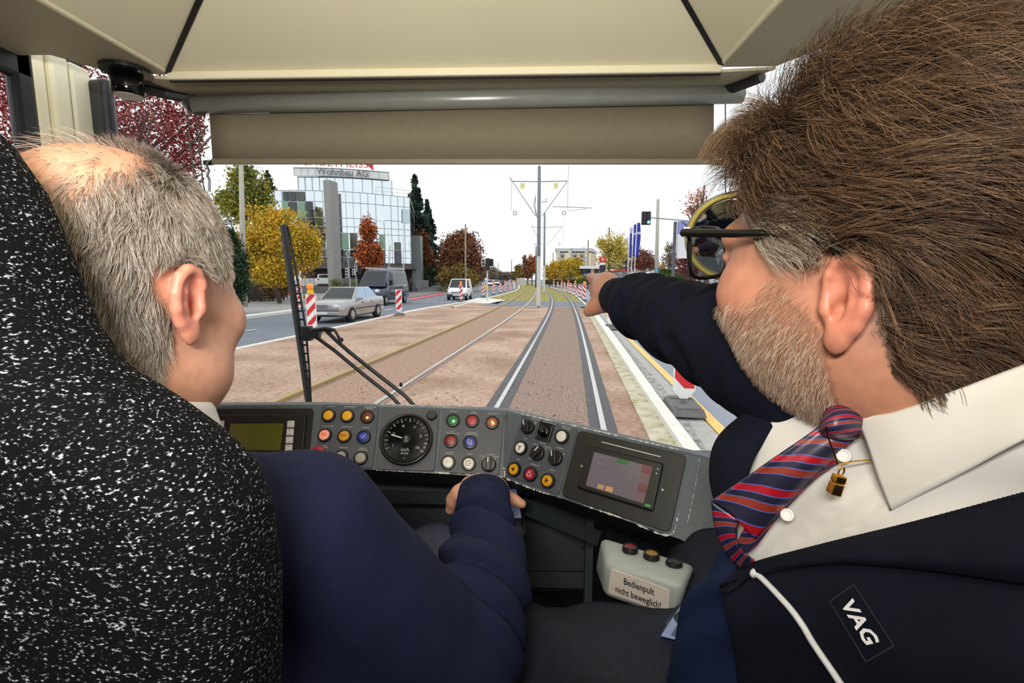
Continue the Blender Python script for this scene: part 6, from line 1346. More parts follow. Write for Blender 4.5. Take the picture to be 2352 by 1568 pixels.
def pole(u0, v0, u1, v1, w0, w1, m, lab, dmax=150.0, d=None, name='utility_pole', group=None):
    d = d or dep(v0, dmax); a, b = P(u0, v0, d), P(u1, v1, d); b.y = a.y + .0 if abs(a.y - b.y) < .6 else b.y; a.z = min(a.z, 0.0) - .05; b.x = a.x + (b.x - a.x) * .3
    t = MB(); t.smooth = True; q = b - a; t.tube([(0, 0, 0), q * .5, q], [w0 * d / FPX / 2, (w0 + w1) * d / FPX / 4, w1 * d / FPX / 2], 10); o = t.build(name, m); o.location = a; return tag(o, lab, 'pole', group)
GP = 'bare poles along the street'
pole(558, 660, 541, 372, 15, 10, m_cpole, 'thick concrete lamp pole at the left behind the yellow willow', d=30, group=GP)
pole(1069, 648, 1068, 515, 4.5, 3.6, m_wood, 'tall wooden pole in front of the big brown tree on the left', d=62, group=GP)
pole(1175, 644, 1175, 596, 2.4, 1.8, m_wood, 'thin distant pole left of the curving rails', group=GP)
pole(1204, 648, 1204, 586, 2.6, 2.0, m_dark_steel, 'thin grey distant pole beside the pale noise barrier', group=GP)
pole(1231, 658, 1231, 566, 4.2, 2.6, m_dark_steel, 'grey pole just left of the white mast sleeve', d=100, group=GP)
pole(1144, 645, 1144, 603, 2.0, 1.6, m_wood, 'slender distant pole above the left row of beacons', group=GP)
pole(1270, 648, 1272, 580, 3.0, 2.2, m_wood, 'wooden pole in front of the leftmost yellow street trees', d=140, group=GP)
pole(1312, 649, 1315, 569, 3.6, 2.6, m_wood, 'wooden pole before the right end of the yellow trees', d=120, group=GP)
pole(1350, 651, 1353, 551, 4.2, 3.0, m_wood, 'wooden pole rising above the fingertip', d=100, group=GP)
pole(1398, 655, 1402, 522, 5.0, 3.6, m_wood, 'wooden pole between the red sign pylon and the red van', d=80, group=GP)
o_ = pole(1508, 645, 1518, 458, 10, 6.5, m_cpole, 'thick pale concrete pole right of the hanging traffic signals', d=42, group=GP)
pole(926, 655, 926, 514, 3.2, 2.4, m_sleeve, 'thin white street lamp post before the right end of the glass building', d=58, name='street_lamp', group='street lamps')
pole(894, 650, 889, 534, 2.2, 1.6, m_sleeve, 'thinner white street lamp post left of the first lamp post', d=60, name='street_lamp', group='street lamps')
rd_ = thing('cycle_path_sign', 'small round blue sign fixed to the thick pale pole above the hedge', 'sign', P(1508.5, 620, 41.6)); mb = MB(); mb.lathe([(.16, 0), (.16, .02), (.0005, .02)], Matrix.Rotation(math.radians(90), 4, 'X'), 24); mb.build('sign_disc', mat('sign_cyan', (60, 140, 200), .5), rd_); mb = MB(); mb.bar((-.08, -.024, 0), (.08, -.024, 0), .03, .004, up=(0, -1, 0)); mb.bar((0, -.024, -.07), (0, -.024, .07), .03, .004, up=(0, -1, 0)); mb.build('sign_symbol', m_bw, rd_)
# signals
m_sig = mat('signal_black', (26, 28, 28), .5); m_sigback = mat('signal_back', (214, 216, 214), .5); m_green = mat('green_light', (120, 235, 215), .3, emit=((110, 240, 215), 2.2)); m_off = mat('signal_off', (50, 52, 52), .3)
def head3(mb_parent, c, s, n=3, lit=None, back=False, face=-1):
    mb = MB(); mb.box((c[0], c[1], c[2]), (.34 * s, .24 * s, .30 * n * s + .06)); h = mb.build('signal_head', m_sigback if back else m_sig, mb_parent, bevel=.03)
    for k in range(n):
        z = c[2] + (.30 * (n - 1) / 2 - .30 * k) * s; mb = MB(); mb.smooth = True
        rr = .12 * s; yy = c[1] + face * .125 * s; mb.tube([(c[0] + math.cos(a) * rr, yy + face * .10 * s, z + math.sin(a) * rr) for a in np.linspace(-.3, math.pi + .3, 14)], .012 * s, 6); mb.build('visor', m_sig, h)
        mb = MB(); mb.lathe([(rr * .92, 0), (rr * .9, .02), (.0005, .03)], Matrix.Translation((c[0], yy, z)) @ Matrix.Rotation(math.radians(90 if face < 0 else -90), 4, 'X'), 18); mb.build('signal_lens', m_green if lit == k else m_off, h)
    return h
b_ = base(1119.6, 691.5); ps = thing('pedestrian_signal', 'cream signal post with a cluster of black signal heads on the white island', 'traffic signal', b_); s_ = (b_ - EYE).dot(FWD) / FPX
mb = MB(); mb.cyl((0, 0, 0), (0, 0, 96 * s_), 1.9 * s_, n=14); mb.build('post', m_sleeve, ps); head3(ps, (1.5 * s_, -.2, 84 * s_), .98, 3); head3(ps, (-9 * s_, 0, 88 * s_), .85, 2, back=True); head3(ps, (10 * s_, 0, 88 * s_), .85, 2)
mb = MB(); mb.box((-1.0 * s_, -.12, 32 * s_), (.22, .2, .30)); mb.build('push_box', m_lampy, ps, bevel=.03)
b_ = base(1015, 664.5, 80); ar = thing('signal_mast', 'white curved signal mast with a long arm in front of the big brown tree', 'traffic signal', b_); s_ = (b_ - EYE).dot(FWD) / FPX
mb = MB(); mb.smooth = True; mb.tube([(0, 0, 0), (0, 0, 40 * s_), (1 * s_, 0, 88 * s_), (4 * s_, 0, 99 * s_), (12 * s_, 0, 105.5 * s_), (24 * s_, 0, 107 * s_), (95 * s_, 0, 109.5 * s_)], [2.2 * s_, 2.1 * s_, 1.9 * s_, 1.8 * s_, 1.6 * s_, 1.4 * s_, .8 * s_], 12); mb.build('mast_arm', m_sleeve, ar)
head3(ar, (3.5 * s_, .2, 58 * s_), .9, 3, back=True); head3(ar, (-2.5 * s_, 0, 28 * s_), .8, 2, back=True); mb = MB(); mb.box((-7 * s_, 0, 66 * s_), (13 * s_, .05, 3.5 * s_)); mb.build('name_board', m_bw, ar); mb = MB(); mb.bar((95 * s_, 0, 109 * s_), (95 * s_, 0, 100 * s_), .1, .1); mb.build('hanger', m_sleeve, ar)
mb = MB(); mb.poly([(-14 * s_, -.1, 57 * s_), (-6 * s_, -.1, 57 * s_), (-10 * s_, -.1, 50 * s_)][::-1]); mb.build('give_way_sign', m_sleeve, ar)
b_ = base(806, 664, 46); bs = thing('signal_post', 'post with pale backs of signal heads before the tall grey slab', 'traffic signal', b_, 0, 'signal posts before the glass building'); s_ = (b_ - EYE).dot(FWD) / FPX
mb = MB(); mb.cyl((0, 0, 0), (-4 * s_, 0, 104 * s_), 2.0 * s_, 1.6 * s_, 12); mb.build('post', m_galv, bs); head3(bs, (-7 * s_, 0, 56 * s_), .95, 3, back=True); head3(bs, (8 * s_, 0, 58 * s_), .8, 2, back=True); mb = MB(); mb.lathe([(6 * s_, 0), (6 * s_, .03)], Matrix.Translation((-4 * s_, .1, 99 * s_)) @ Matrix.Rotation(math.radians(90), 4, 'X'), 20); mb.build('round_sign', m_galv, bs)
b_ = base(820, 664, 47); bs = thing('signal_post', 'second signal post with black head just left of the orange tree', 'traffic signal', b_, 0, 'signal posts before the glass building'); s_ = (b_ - EYE).dot(FWD) / FPX
mb = MB(); mb.cyl((0, 0, 0), (-2 * s_, 0, 78 * s_), 1.8 * s_, 1.5 * s_, 12); mb.build('post', m_galv, bs); head3(bs, (7 * s_, 0, 62 * s_), .95, 3); head3(bs, (1 * s_, -.2, 64 * s_), .8, 2, back=True)
pm = P(1640, 700, 30); rs = thing('hanging_signal', 'pair of black traffic signals hanging from an arm above the right lane, one green', 'traffic signal', (pm.x, pm.y, 0)); s_ = 30 / FPX
pa = P(1492, 499.5, 30) - rs.location; pbn = P(1640, 512, 30) - rs.location
mb = MB(); mb.tube([(0, 0, 0), (0, 0, pbn.z - .3), (0, 0, pbn.z + .1)], .09, 12); mb.tube([pbn, pa, P(1476, 498, 30) - rs.location], .035, 8); mb.build('mast_arm', m_galv, rs)
for u in (1479, 1489): head3(rs, P(u, 501, 29.8) - rs.location, .82, 3, lit=2 if u == 1489 else None)
# ---------------------------------------------------------------- signs, flags, railings
py_ = P(1383, 640, 58); pl_ = thing('sign_pylon', 'black sign pylon with a red panel and white diamond emblem', 'sign', (py_.x, py_.y, 0)); s_ = 58 / FPX; zf = lambda v: P(1383, v, 58).z
mb = MB(); mb.box((0, 0, zf(609) / 2), (13 * s_, .35, zf(609))); mb.build('black_column', mat('pylon_black', (40, 44, 52), .4), pl_); mb = MB(); mb.box((0, 0, (zf(590) + zf(603)) / 2), (14 * s_, .4, zf(590) - zf(603))); mb.build('red_panel', mat('pylon_red', (224, 52, 60), .45), pl_, bevel=.06)
mb = MB(); mb.box((0, 0, (zf(603.2) + zf(608)) / 2), (12 * s_, .36, zf(603.2) - zf(608))); mb.build('white_band', m_bw, pl_)
mb = MB(); cz = (zf(590) + zf(603)) / 2; k = s_
for pts in (((-2.6, .6), (0, 4.6), (2.8, 1.0), (1.4, -.2), (1.2, 1.2), (-1.0, 1.4), (-1.4, -.2), (-2.6, .6)),):
    mb.tube([(x * k, -.215, cz + z * k) for x, z in ((0, 4.4), (-2.9, .2), (-.4, -4.2), (1.0, -1.6), (-1.0, .4), (.2, 2.0), (1.4, .2), (2.9, .2))], .55 * k, 6, closed=True)
mb.build('diamond_emblem', m_bw, pl_)
bp = P(1545.6, 645, 22); bb = thing('billboard', 'white billboard with a blue top panel on a grey post, left of the round mirror', 'sign', (bp.x, bp.y, 0)); zf = lambda v: P(1550, v, 22).z; s_ = 22 / FPX
mb = MB(); mb.box((0, 0, zf(511) / 2), (.11, .16, zf(511))); mb.build('post', m_dark_steel, bb); mb = MB(); mb.box((.62, 0, (zf(510) + zf(539.5)) / 2), (1.0, .12, zf(510) - zf(539.5))); mb.build('blue_panel', mat('billboard_blue', (150, 156, 220), .5), bb); mb = MB(); mb.box((.62, 0, (zf(541) + zf(593.5)) / 2), (1.0, .1, zf(541) - zf(593.5))); mb.build('white_panel', m_bw, bb); mb = MB(); mb.box((1.2, 0, zf(511) / 2), (.11, .16, zf(511))); mb.build('post', m_dark_steel, bb)
m_flag = mat('flag_blue', (58, 62, 176), .7, noise=(3, .12)); m_flagw = mat('flag_pale', (200, 206, 240), .7)
for i, (u1, v1, u0, uw, vt, vb_) in enumerate(((1447, 523, 1440, 1451, 524, 591), (1454, 516.5, 1448, 1459, 517, 588), (1462, 513, 1455, 1468, 513.5, 590))):
    d = 40 - i; a = P(u0, 648, d); fo = thing('flagpole', '%s blue banner on a white pole behind the pointing arm' % ('leftmost', 'middle', 'rightmost')[i] if i != 1 else 'blue banner on a white pole between the two other banner poles', 'flag', (a.x, a.y, 0), 0, 'blue banners on white poles'); s_ = d / FPX
    zt = P(u1, v1, d).z; mb = MB(); mb.smooth = True; mb.cyl((0, 0, 0), (.12, 0, zt), .05, .04, 10); mb.build('pole', m_sleeve, fo)
    z1, z0 = P(u1, vt, d).z, P(u1, vb_, d).z; wd = (uw - u1 + 3) * s_; rows = []
    for k in range(16):
        t = k / 15; z = z1 + (z0 - z1) * t; ww = wd * (1 - .25 * math.sin(t * 5 + i)); rows.append([(.12 + ww * q / 5 - t * .1, .10 * math.sin(q * 1.7 + t * 6 + i) * (q / 5), z) for q in range(6)])
    mb = MB(); mb.smooth = True; mb.grid(rows); bn = mb.build('banner', m_flag, fo, solid=.01)
    mb = MB(); mb.smooth = True; mb.grid([[(x, y - .012, z) for x, y, z in r] for r in (rows[:4] if i == 0 else rows[4:6])]); mb.build('banner_band', m_flagw, bn)
def railing(name, lab, a, b, h, n, m, cat='railing', mesh=True):
    t = thing(name, lab, cat, a); q = b - a; mb = MB(); mb.bar((0, 0, h), q + Vector((0, 0, h)), .06, .06); mb.bar((0, 0, h * .12), q + Vector((0, 0, h * .12)), .05, .05); mb.build('rail_bar', m, t)
    mb = MB(); 
    for i in range(n * 6): p = q * (i / (n * 6)); mb.bar(p + Vector((0, 0, h * .12)), p + Vector((0, 0, h)), .035, .035)
    mb.build('bar_infill', m, t)
    for i in range(n + 1): mb = MB(); p = q * (i / n); mb.bar(p, p + Vector((0, 0, h + .05)), .07, .07); mb.build('post', m, t)
railing('railing', 'pale grey railing in front of the parked red van on the right', P(1366, 645, 52), P(1512, 640, 44), .75, 9, m_galv)
railing('railing', 'white railing beside the white estate car under the office building', P(686, 657, 58), P(728, 656, 58), .85, 4, m_bw)
railing('railing', 'grey mesh railing at the corner right of the tall glass building', P(958, 662, 66), P(984, 659, 68), .95, 4, m_galv)
la, lbn = base(540, 698, 60), base(652, 690, 60); la.z = lbn.z = .05
lf = thing('lattice_fence', 'dark wooden lattice fence beside the left pavement', 'fence', la); q = lbn - la; hL = 1.68; m_lat = mat('dark_lattice', (58, 52, 50), .85, noise=(6, .2)); L_ = q.length; qd = q.normalized()
mb = MB()
for i in range(-6, int(L_ / .21) + 1):
    for sg in (1, -1):
        x0 = i * .21; x1 = x0 + .9; p0 = (x0, .04) if sg > 0 else (x1, .04); p1 = (x1, hL) if sg > 0 else (x0, hL)
        def cl_(p, o):
            if p[0] < 0: t = (0 - p[0]) / (o[0] - p[0]); return (0, p[1] + (o[1] - p[1]) * t)
            if p[0] > L_: t = (L_ - p[0]) / (o[0] - p[0]); return (L_, p[1] + (o[1] - p[1]) * t)
            return p
        a, b = cl_(p0, p1), cl_(p1, p0)
        if 0 <= a[0] <= L_ and 0 <= b[0] <= L_: mb.bar(qd * a[0] + Vector((0, 0, a[1])), qd * b[0] + Vector((0, 0, b[1])), .05, .03, up=(qd.y, -qd.x, 0))
mb.build('lattice', m_lat, lf)
for i in range(5): mb = MB(); p = q * (i / 4); mb.bar(p, p + Vector((0, 0, hL + .05)), .1, .1); mb.build('post', m_lat, lf)
p = P(612, 655, 44); sh = thing('garden_shed', 'small grey shed behind the lattice fence under the yellow willow', 'shed', (p.x, p.y, 0)); mb = MB(); mb.box((0, 0, 1.15), (2.6, 2, 2.3)); mb.build('shed_wall', mat('shed_grey', (150, 156, 152), .8, noise=(4, .2)), sh); mb = MB(); mb.box((0, 0, 2.38), (3.0, 2.4, .14)); mb.build('shed_roof', m_dark_steel, sh)
p = base(657, 689, 60); rbn = thing('grit_bin', 'orange-red roadside bin on a metal stand beside the lattice fence', 'bin', p); mb = MB(); mb.box((0, 0, .85), (.62, .5, .95), taper=1.12); mb.build('bin_body', mat('bin_red', (226, 98, 76), .5), rbn, bevel=.05); mb = MB(); mb.box((0, 0, 1.36), (.72, .58, .08)); mb.build('bin_lid', mat('bin_red', (226, 98, 76)), rbn, bevel=.03)
mb = MB()
for sx in (-.28, .28):
    for sy in (-.22, .22): mb.bar((sx, sy, 0), (sx, sy, .42), .05, .05)
mb.build('stand', m_galv, rbn)
# ---------------------------------------------------------------- pedestrians
def pedestrian(lab, loc, h, top, legs, rz=0.0, bag=None, hairc=(60, 46, 38)):
    t = thing('person', lab, 'person', loc, rz); f = Field(); k = h / 1.72
    for s in (-1, 1): f.chain([(s * .09, 0, .86), (s * .10, .03 * s, .46), (s * .10, -.05 * s, .06), (s * .10, -.05 * s + .14, .04)], [.085, .06, .045, .04], .03); f.chain([(s * .19, 0, 1.40), (s * .23, -.02, 1.12), (s * .22, .08 * s, .86)], [.055, .045, .035], .03)
    f.ell((0, 0, 1.16), (.19, .12, .34), .05); f.cap((0, 0, 1.42), (0, .01, 1.52), .05, k=.03); f.ell((0, .01, 1.61), (.078, .095, .115), .02); f.ell((0, .10, 1.59), (.015, .02, .02), .02)
    v, q = polygonize(f, (-.36, -.26, -.02), (.36, .28, 1.78), .022); v = v * k; o = np_mesh('body', v, q, [mat('ped_skin', (200, 150, 125), .6), mat('cloth_%d_%d_%d' % top, top, .85), mat('cloth_%d_%d_%d' % legs, legs, .85), mat('hair_%d' % hairc[0], hairc, .7)], t)
    z = v[q].mean(1)[:, 2] / k; y = v[q].mean(1)[:, 1] / k; mi = np.where(z < .88, 2, np.where(z < 1.47, 1, np.where((z > 1.66) | ((y < -.01) & (z > 1.55)), 3, 0))).astype(np.int32); o.data.polygons.foreach_set('material_index', mi)
    if bag: mb = MB(); mb.box((.26 * k, .05, .62 * k), (.10, .26, .32)); mb.build('bag', mat('bag_red', (170, 50, 54), .7), t, bevel=.03)
pedestrian('person in dark clothes walking on the corner close behind the dark van', P(944, 671, 60), 1.7, (34, 34, 40), (30, 30, 36))
pedestrian('person in a dark jacket carrying a reddish bag at the tree-lined path', P(987, 659, 72), 1.72, (40, 34, 38), (28, 28, 34), 0, True)
for i, (u, lab, c) in enumerate(((995, 'person in an orange vest at the left of the distant group on the path', (232, 96, 60)), (1002, 'person in a red top at the middle of the distant group on the path', (206, 66, 60)), (1008, 'person in an orange-red vest at the right of the distant group', (228, 84, 56)))): pedestrian(lab, P(u, 646, 100), 1.75, c, (60, 56, 60))
# ---------------------------------------------------------------- glass office building
ob = thing('office_building', 'curved mirror-glass office building with a grey slab pillar and rooftop lettering', 'building', (0, 0, 0)); ZR = 12.6
top_px = [(612.5, 438.4), (645, 437), (677, 436.8), (715, 437.4), (751.5, 438.4), (785, 439.8), (817, 441.6), (850, 444.4), (883.7, 447.8), (915, 450.8), (941, 453.6), (951, 486)]
plan = [Vector(at_Z(u, v, ZR)) for u, v in top_px]; plan = plan[:1] + plan[1:]
pl2 = [p.xy for p in plan]; front = [Vector(q) for q in catmull([(p.x, p.y, 0) for p in plan[:-1]], 20)] + [Vector((plan[-1].x, plan[-1].y, 0))]
m_mirror = mat('mirror_glass', (222, 230, 234), .03, .95, noise=(.3, .03)); m_mul = mat('mullion_grey', (176, 180, 182), .5, .1); m_dkpane = mat('dark_pane', (34, 42, 44), .06, spec=.9, noise=(1, .3)); m_gnpane = mat('green_reflection_pane', (128, 164, 136), .2, spec=.6, noise=(2, .08)); m_brpane = mat('brown_pane', (74, 76, 66), .1, spec=.8, noise=(1.5, .3))  # dark, brown and green facade panes carry tree reflections in their colour
ref = at_Z(700, 437, ZR); dref = (Vector((ref.x, ref.y, 0)) - EYE).dot(FWD)
def zrow(v): p = P(700, v, 1); r = p - EYE; return EYE.z + r.z * (ref.y / r.y)
rowz = [ZR] + [zrow(v) for v in (462, 498.5, 518.5, 533.5, 571, 589, 602.5)]; ZB = rowz[-1]
mb = MB(); mb.grid([[(p.x, p.y, z) for p in front] for z in rowz[::-1]]); mb.build('glass_front', m_mirror, ob)
mb = MB()
for z in rowz: mb.tube([(p.x, p.y - .03, z) for p in front], .04, 5)
for p in front: mb.bar((p.x, p.y - .03, ZB), (p.x, p.y - .03, ZR), .05, .05)
mb.build('mullions', m_mul, ob)
back = [Vector((front[-1].x - 1, front[-1].y + 14, 0)), Vector((front[0].x + 4, front[0].y + 26, 0))]
mb = MB(); outl = [(p.x, p.y) for p in front] + [(p.x, p.y) for p in back]; mb.prism([(x, y + .3) for x, y in outl], .3, Matrix.Translation((0, 0, ZR - .28))); mb.build('roof', m_galv, ob)
mb = MB(); inn = [(p.x * 1.0, p.y + 8.0) for p in front]; mb.grid([[(x, y, 0) for x, y in inn], [(x, y, ZB) for x, y in inn]][::-1]); mb.build('ground_floor_wall', mat('brown_plinth', (112, 94, 90), .8, noise=(1, .15)), ob)
mb = MB(); mb.grid([[(p.x, p.y, ZB - .75) for p in front], [(p.x, p.y, ZB) for p in front]][::-1]); mb.grid([[(p.x, p.y, ZB - .74) for p in front], [(x, y, ZB - .74) for x, y in inn]]); mb.build('fascia', mat('fascia_brown', (92, 84, 82), .6), ob)
def on_front(u, v, off=.12):
    r = ray(u, v); best = None
    for a, b in zip(front[:-1], front[1:]):
        dx, dy = b.x - a.x, b.y - a.y; den = r.x * dy - r.y * dx
        if abs(den) < 1e-9: continue
        t = (a.x * dy - a.y * dx) / den; s = (a.x * r.y - a.y * r.x) / den
        if t > 0 and -.02 <= s <= 1.02 and (best is None or t < best[0]): best = (t, a, b)
    t = best[0]; n = Vector((best[2].y - best[1].y, -(best[2].x - best[1].x), 0)).normalized(); n = n if n.y < 0 else -n
    return EYE + r * t + n * off
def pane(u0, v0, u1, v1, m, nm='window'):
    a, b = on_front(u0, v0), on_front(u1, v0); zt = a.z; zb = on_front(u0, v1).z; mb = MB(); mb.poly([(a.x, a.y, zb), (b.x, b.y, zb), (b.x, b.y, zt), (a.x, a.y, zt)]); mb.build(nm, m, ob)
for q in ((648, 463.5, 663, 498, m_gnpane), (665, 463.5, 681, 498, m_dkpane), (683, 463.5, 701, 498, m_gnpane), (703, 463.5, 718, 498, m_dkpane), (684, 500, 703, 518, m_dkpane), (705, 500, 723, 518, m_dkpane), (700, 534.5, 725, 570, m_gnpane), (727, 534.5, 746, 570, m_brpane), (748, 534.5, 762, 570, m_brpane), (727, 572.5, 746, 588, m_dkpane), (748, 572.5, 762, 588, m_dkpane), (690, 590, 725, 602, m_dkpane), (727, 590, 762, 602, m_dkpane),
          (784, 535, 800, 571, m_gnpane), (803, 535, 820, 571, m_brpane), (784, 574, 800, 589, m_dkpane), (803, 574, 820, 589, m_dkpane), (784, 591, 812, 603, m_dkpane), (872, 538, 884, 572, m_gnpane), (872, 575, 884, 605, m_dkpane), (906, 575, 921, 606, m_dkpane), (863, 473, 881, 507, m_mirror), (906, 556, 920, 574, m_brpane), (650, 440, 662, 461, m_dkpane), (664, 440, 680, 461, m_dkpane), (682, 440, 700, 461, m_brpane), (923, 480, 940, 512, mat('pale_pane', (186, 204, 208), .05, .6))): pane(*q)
# slab pillar in front
pa, pb = P(753, 640, 56.5), P(774, 640, 57.5); zt = P(757, 419, 56.5).z; mb = MB(); mb.prism([(pa.x, pa.y), (pa.x + .75, pa.y - .1), (pb.x + .35, pb.y + .6), (pa.x + .3, pa.y + 1.4)], zt, None); mb.build('slab_pillar', mat('slab_grey', (150, 150, 146), .6, noise=(.6, .05)), ob)
p = P(955, 640, 70); zt = P(955, 543, 70).z; mb = MB(); mb.box((p.x + .3, p.y, zt / 2), (1.3, 1.5, zt)); mb.build('corner_shaft', mat('shaft_grey', (128, 134, 136), .5), ob)
# penthouse with the sign band
Z2 = 16.2; band_t = [(674.5, 384.8), (720, 385.2), (770, 386.6), (830, 390.4), (893, 395.5), (906, 425)]; ph = [Vector(q) for q in catmull([tuple(at_Z(u, v, Z2).xy) + (0,) for u, v in band_t[:-1]], 12)]; zB2 = EYE.z + (P(676, 403, 1) - EYE).z * (ph[0].y / (P(676, 403, 1) - EYE).y)
_q = at_Y(902, 640, ph[-1].y + 9); ph.append(Vector((_q.x, _q.y, 0)))
mb = MB(); mb.grid([[(p.x, p.y, z) for p in ph] for z in (zB2, Z2)]); mb.prism([(p.x, p.y) for p in ph] + [(ph[0].x + 2, ph[0].y + 9)], .15, Matrix.Translation((0, 0, Z2 - .1))); mb.build('sign_band', mat('band_white', (226, 228, 228), .4, noise=(1, .03)), ob)
mb = MB(); mb.grid([[(p.x + .25, p.y + .5, z) for p in ph] for z in (ZR, zB2)]); mb.build('penthouse_glass', m_mirror, ob)
mb = MB()
for p in ph: mb.bar((p.x + .25, p.y + .46, ZR), (p.x + .25, p.y + .46, zB2), .07, .07); mb.bar((p.x, p.y - .02, zB2), (p.x, p.y - .02, Z2), .05, .05)
for z in (zB2, Z2): mb.tube([(p.x, p.y - .03, z) for p in ph], .05, 5)
mb.build('mullions', m_mul, ob)
pr = at_Z(938, 448, ZR + .9); mb = MB(); r0 = [Vector((p.x, p.y, 0)) for p in front[14:-1]]; mb.tube([(p.x, p.y + .3, ZR + .95) for p in r0], .03, 5); mb.tube([(p.x, p.y + .3, ZR + .5) for p in r0], .02, 5)
for p in r0: mb.bar((p.x, p.y + .3, ZR), (p.x, p.y + .3, ZR + .95), .03, .03)
mb.build('roof_railing', m_mul, ob)
def band_at(u, z, off):
    r = ray(u, 640); 
    for a, b in zip(ph[:-1], ph[1:]):
        dx, dy = b.x - a.x, b.y - a.y; den = r.x * dy - r.y * dx; t = (a.x * dy - a.y * dx) / den; s = (a.x * r.y - a.y * r.x) / den
        if t > 0 and -.01 <= s <= 1.01: return Vector((EYE.x + r.x * t, EYE.y + r.y * t - off, z)), (b - a)
p, dx = band_at(799, (zB2 + Z2) / 2, .12); mb = MB(); mb.text('Wohnbau AG', frame(p, dx, (dx.y, -dx.x, 0)), 1.22, .93, bold=.02); mb.build('sign_lettering', mat('letter_grey', (120, 122, 124), .5), ob)
p, dx = band_at(775, Z2 + .62, .0); mb = MB(); mb.text('SCHULTHEISS', frame(p, dx, (dx.y, -dx.x, 0)), 1.35, 1.12, .1); Mt = frame(band_at(858, Z2 + .55, 0)[0], dx, (dx.y, -dx.x, 0)); mb.poly([Mt @ Vector(q) for q in ((-.9, .6, 0), (.5, -.55, 0), (.5, .7, 0))]); mb.build('roof_lettering', mat('letter_red', (214, 60, 78), .5), ob)
# ---------------------------------------------------------------- apartment block, shop, noise barrier
d = 150; ab = thing('apartment_block', 'cream apartment block with grey balconies beyond the yellow trees', 'building', (0, 0, 0)); k = d / FPX; A0 = P(1276, 640, d); B0 = P(1357, 640, d); C0 = P(1369, 640, d * 1.12); zt = P(1300, 571.5, d).z; m_ab = mat('cream_render', (236, 224, 196), .8, noise=(.2, .03)); m_abs = mat('peach_render', (222, 196, 170), .8); m_par = mat('parapet_grey', (196, 198, 196), .7)
f2 = lambda p: (p.x, p.y)
mb = MB(); mb.prism([f2(A0), f2(B0), f2(C0), (C0.x - 12, C0.y + 8)], zt - 1.2); mb.build('wall', m_ab, ab); mb = MB(); mb.prism([(A0.x - .3, A0.y - .2), (B0.x + .1, B0.y - .25), (C0.x + .2, C0.y), (C0.x - 12, C0.y + 8.3)], 1.0, Matrix.Translation((0, 0, zt - .85))); mb.build('parapet', m_par, ab)
mb = MB(); mb.poly([(B0.x + .05, B0.y, 0), (C0.x + .05, C0.y, 0), (C0.x + .05, C0.y, zt - 1.4), (B0.x + .05, B0.y, zt - 1.4)]); mb.build('gable_wall', m_abs, ab)
def wq(u0, v0, u1, v1, nm, m, dy=-.12, th=.0):
    a, b = P(u0, v0, d), P(u1, v1, d); y = A0.y + (B0.y - A0.y) * ((a.x - A0.x) / (B0.x - A0.x)) + dy; mb = MB(); mb.box(((a.x + b.x) / 2, y - th / 2, (a.z + b.z) / 2), (abs(b.x - a.x), .1 + th, abs(a.z - b.z))); mb.build(nm, m, ab)
for v0 in (576, 587, 597, 607):
    for u0 in (1279, 1305, 1342): wq(u0, v0, u0 + 6, v0 + 5.5, 'window', mat('white_window', (214, 216, 212), .4))
    for u0 in (1287, 1315, 1331): wq(u0 + 2, v0, u0 + 7, v0 + 6, 'window', m_dkpane); wq(u0 - 1, v0 + 5.5, u0 + 9, v0 + 10, 'balcony', mat('balcony_grey', (168, 168, 170), .7), -.3, 1.2)
for u in (1338, 1342): mb = MB(); q = P(u, 571, d + 3); mb.bar((q.x, q.y, zt), (q.x, q.y, zt + .8), .3, .3); mb.build('chimney', m_par, ab)
sp_ = thing('supermarket', 'low white shop with dark blue fascia and round yellow sign above the pointing finger', 'shop', (0, 0, 0)); a, c_, e_ = P(1297, 640, 150), P(1342, 640, 95), P(1378, 640, 97); zt = P(1360, 611.5, 96).z
for q_ in (a, c_, e_): q_.z = 0
q = c_ - a; nq = Vector((q.y, -q.x, 0)).normalized(); nq = nq if nq.x < 0 else -nq; g4 = e_ + (a - c_); q2 = (e_ - c_); n2 = Vector((q2.y, -q2.x, 0)).normalized(); n2 = n2 if n2.y < 0 else -n2
mb = MB(); mb.prism([f2(a), f2(c_), f2(e_), f2(g4)], zt - .3); mb.build('wall', mat('shop_white', (226, 226, 222), .7), sp_)
mb = MB(); mb.prism([f2(a + nq * 1.6), f2(c_ + nq * 1.6 + n2 * 1.2), f2(e_ + n2 * 1.2), f2(g4)], .55, Matrix.Translation((0, 0, zt - .5))); mb.build('canopy_roof', m_bw, sp_)
mb = MB(); mb.prism([f2(a + nq * .6), f2(c_ + nq * .6 + n2 * .4), f2(e_ + n2 * .4), f2(g4)], 1.0, Matrix.Translation((0, 0, zt - 1.5))); mb.build('blue_fascia', mat('shop_blue', (36, 44, 78), .5), sp_)
for i in range(9):
    t = i / 10; c = a.lerp(c_, t + .03) + nq * .08; mb = MB(); mb.box((c.x, c.y, (zt - 1.7) / 2), (3.4, .1, zt - 1.9), rz=math.atan2(q.y, q.x)); mb.build('shop_window', mat('shop_window_grey', (150, 158, 160), .2), sp_)
    mb = MB(); c = a.lerp(c_, t + .08) + nq * 1.4; mb.bar((c.x, c.y, 0), (c.x, c.y, zt - .6), .16, .16); mb.build('canopy_post', m_dark_steel, sp_)
s_ = 95 / FPX; r_ = ray(1360.4, 622); tt = (c_ + n2 * .5 - EYE).dot(n2) / r_.dot(n2); Ms = frame(EYE + r_ * tt, q2, n2)
mb = MB(); mb.box((0, 0, -.05), (11.5 * s_, 11.5 * s_, .1), Ms); sg = mb.build('sign_board', mat('sign_blue', (30, 50, 130), .5), sp_)
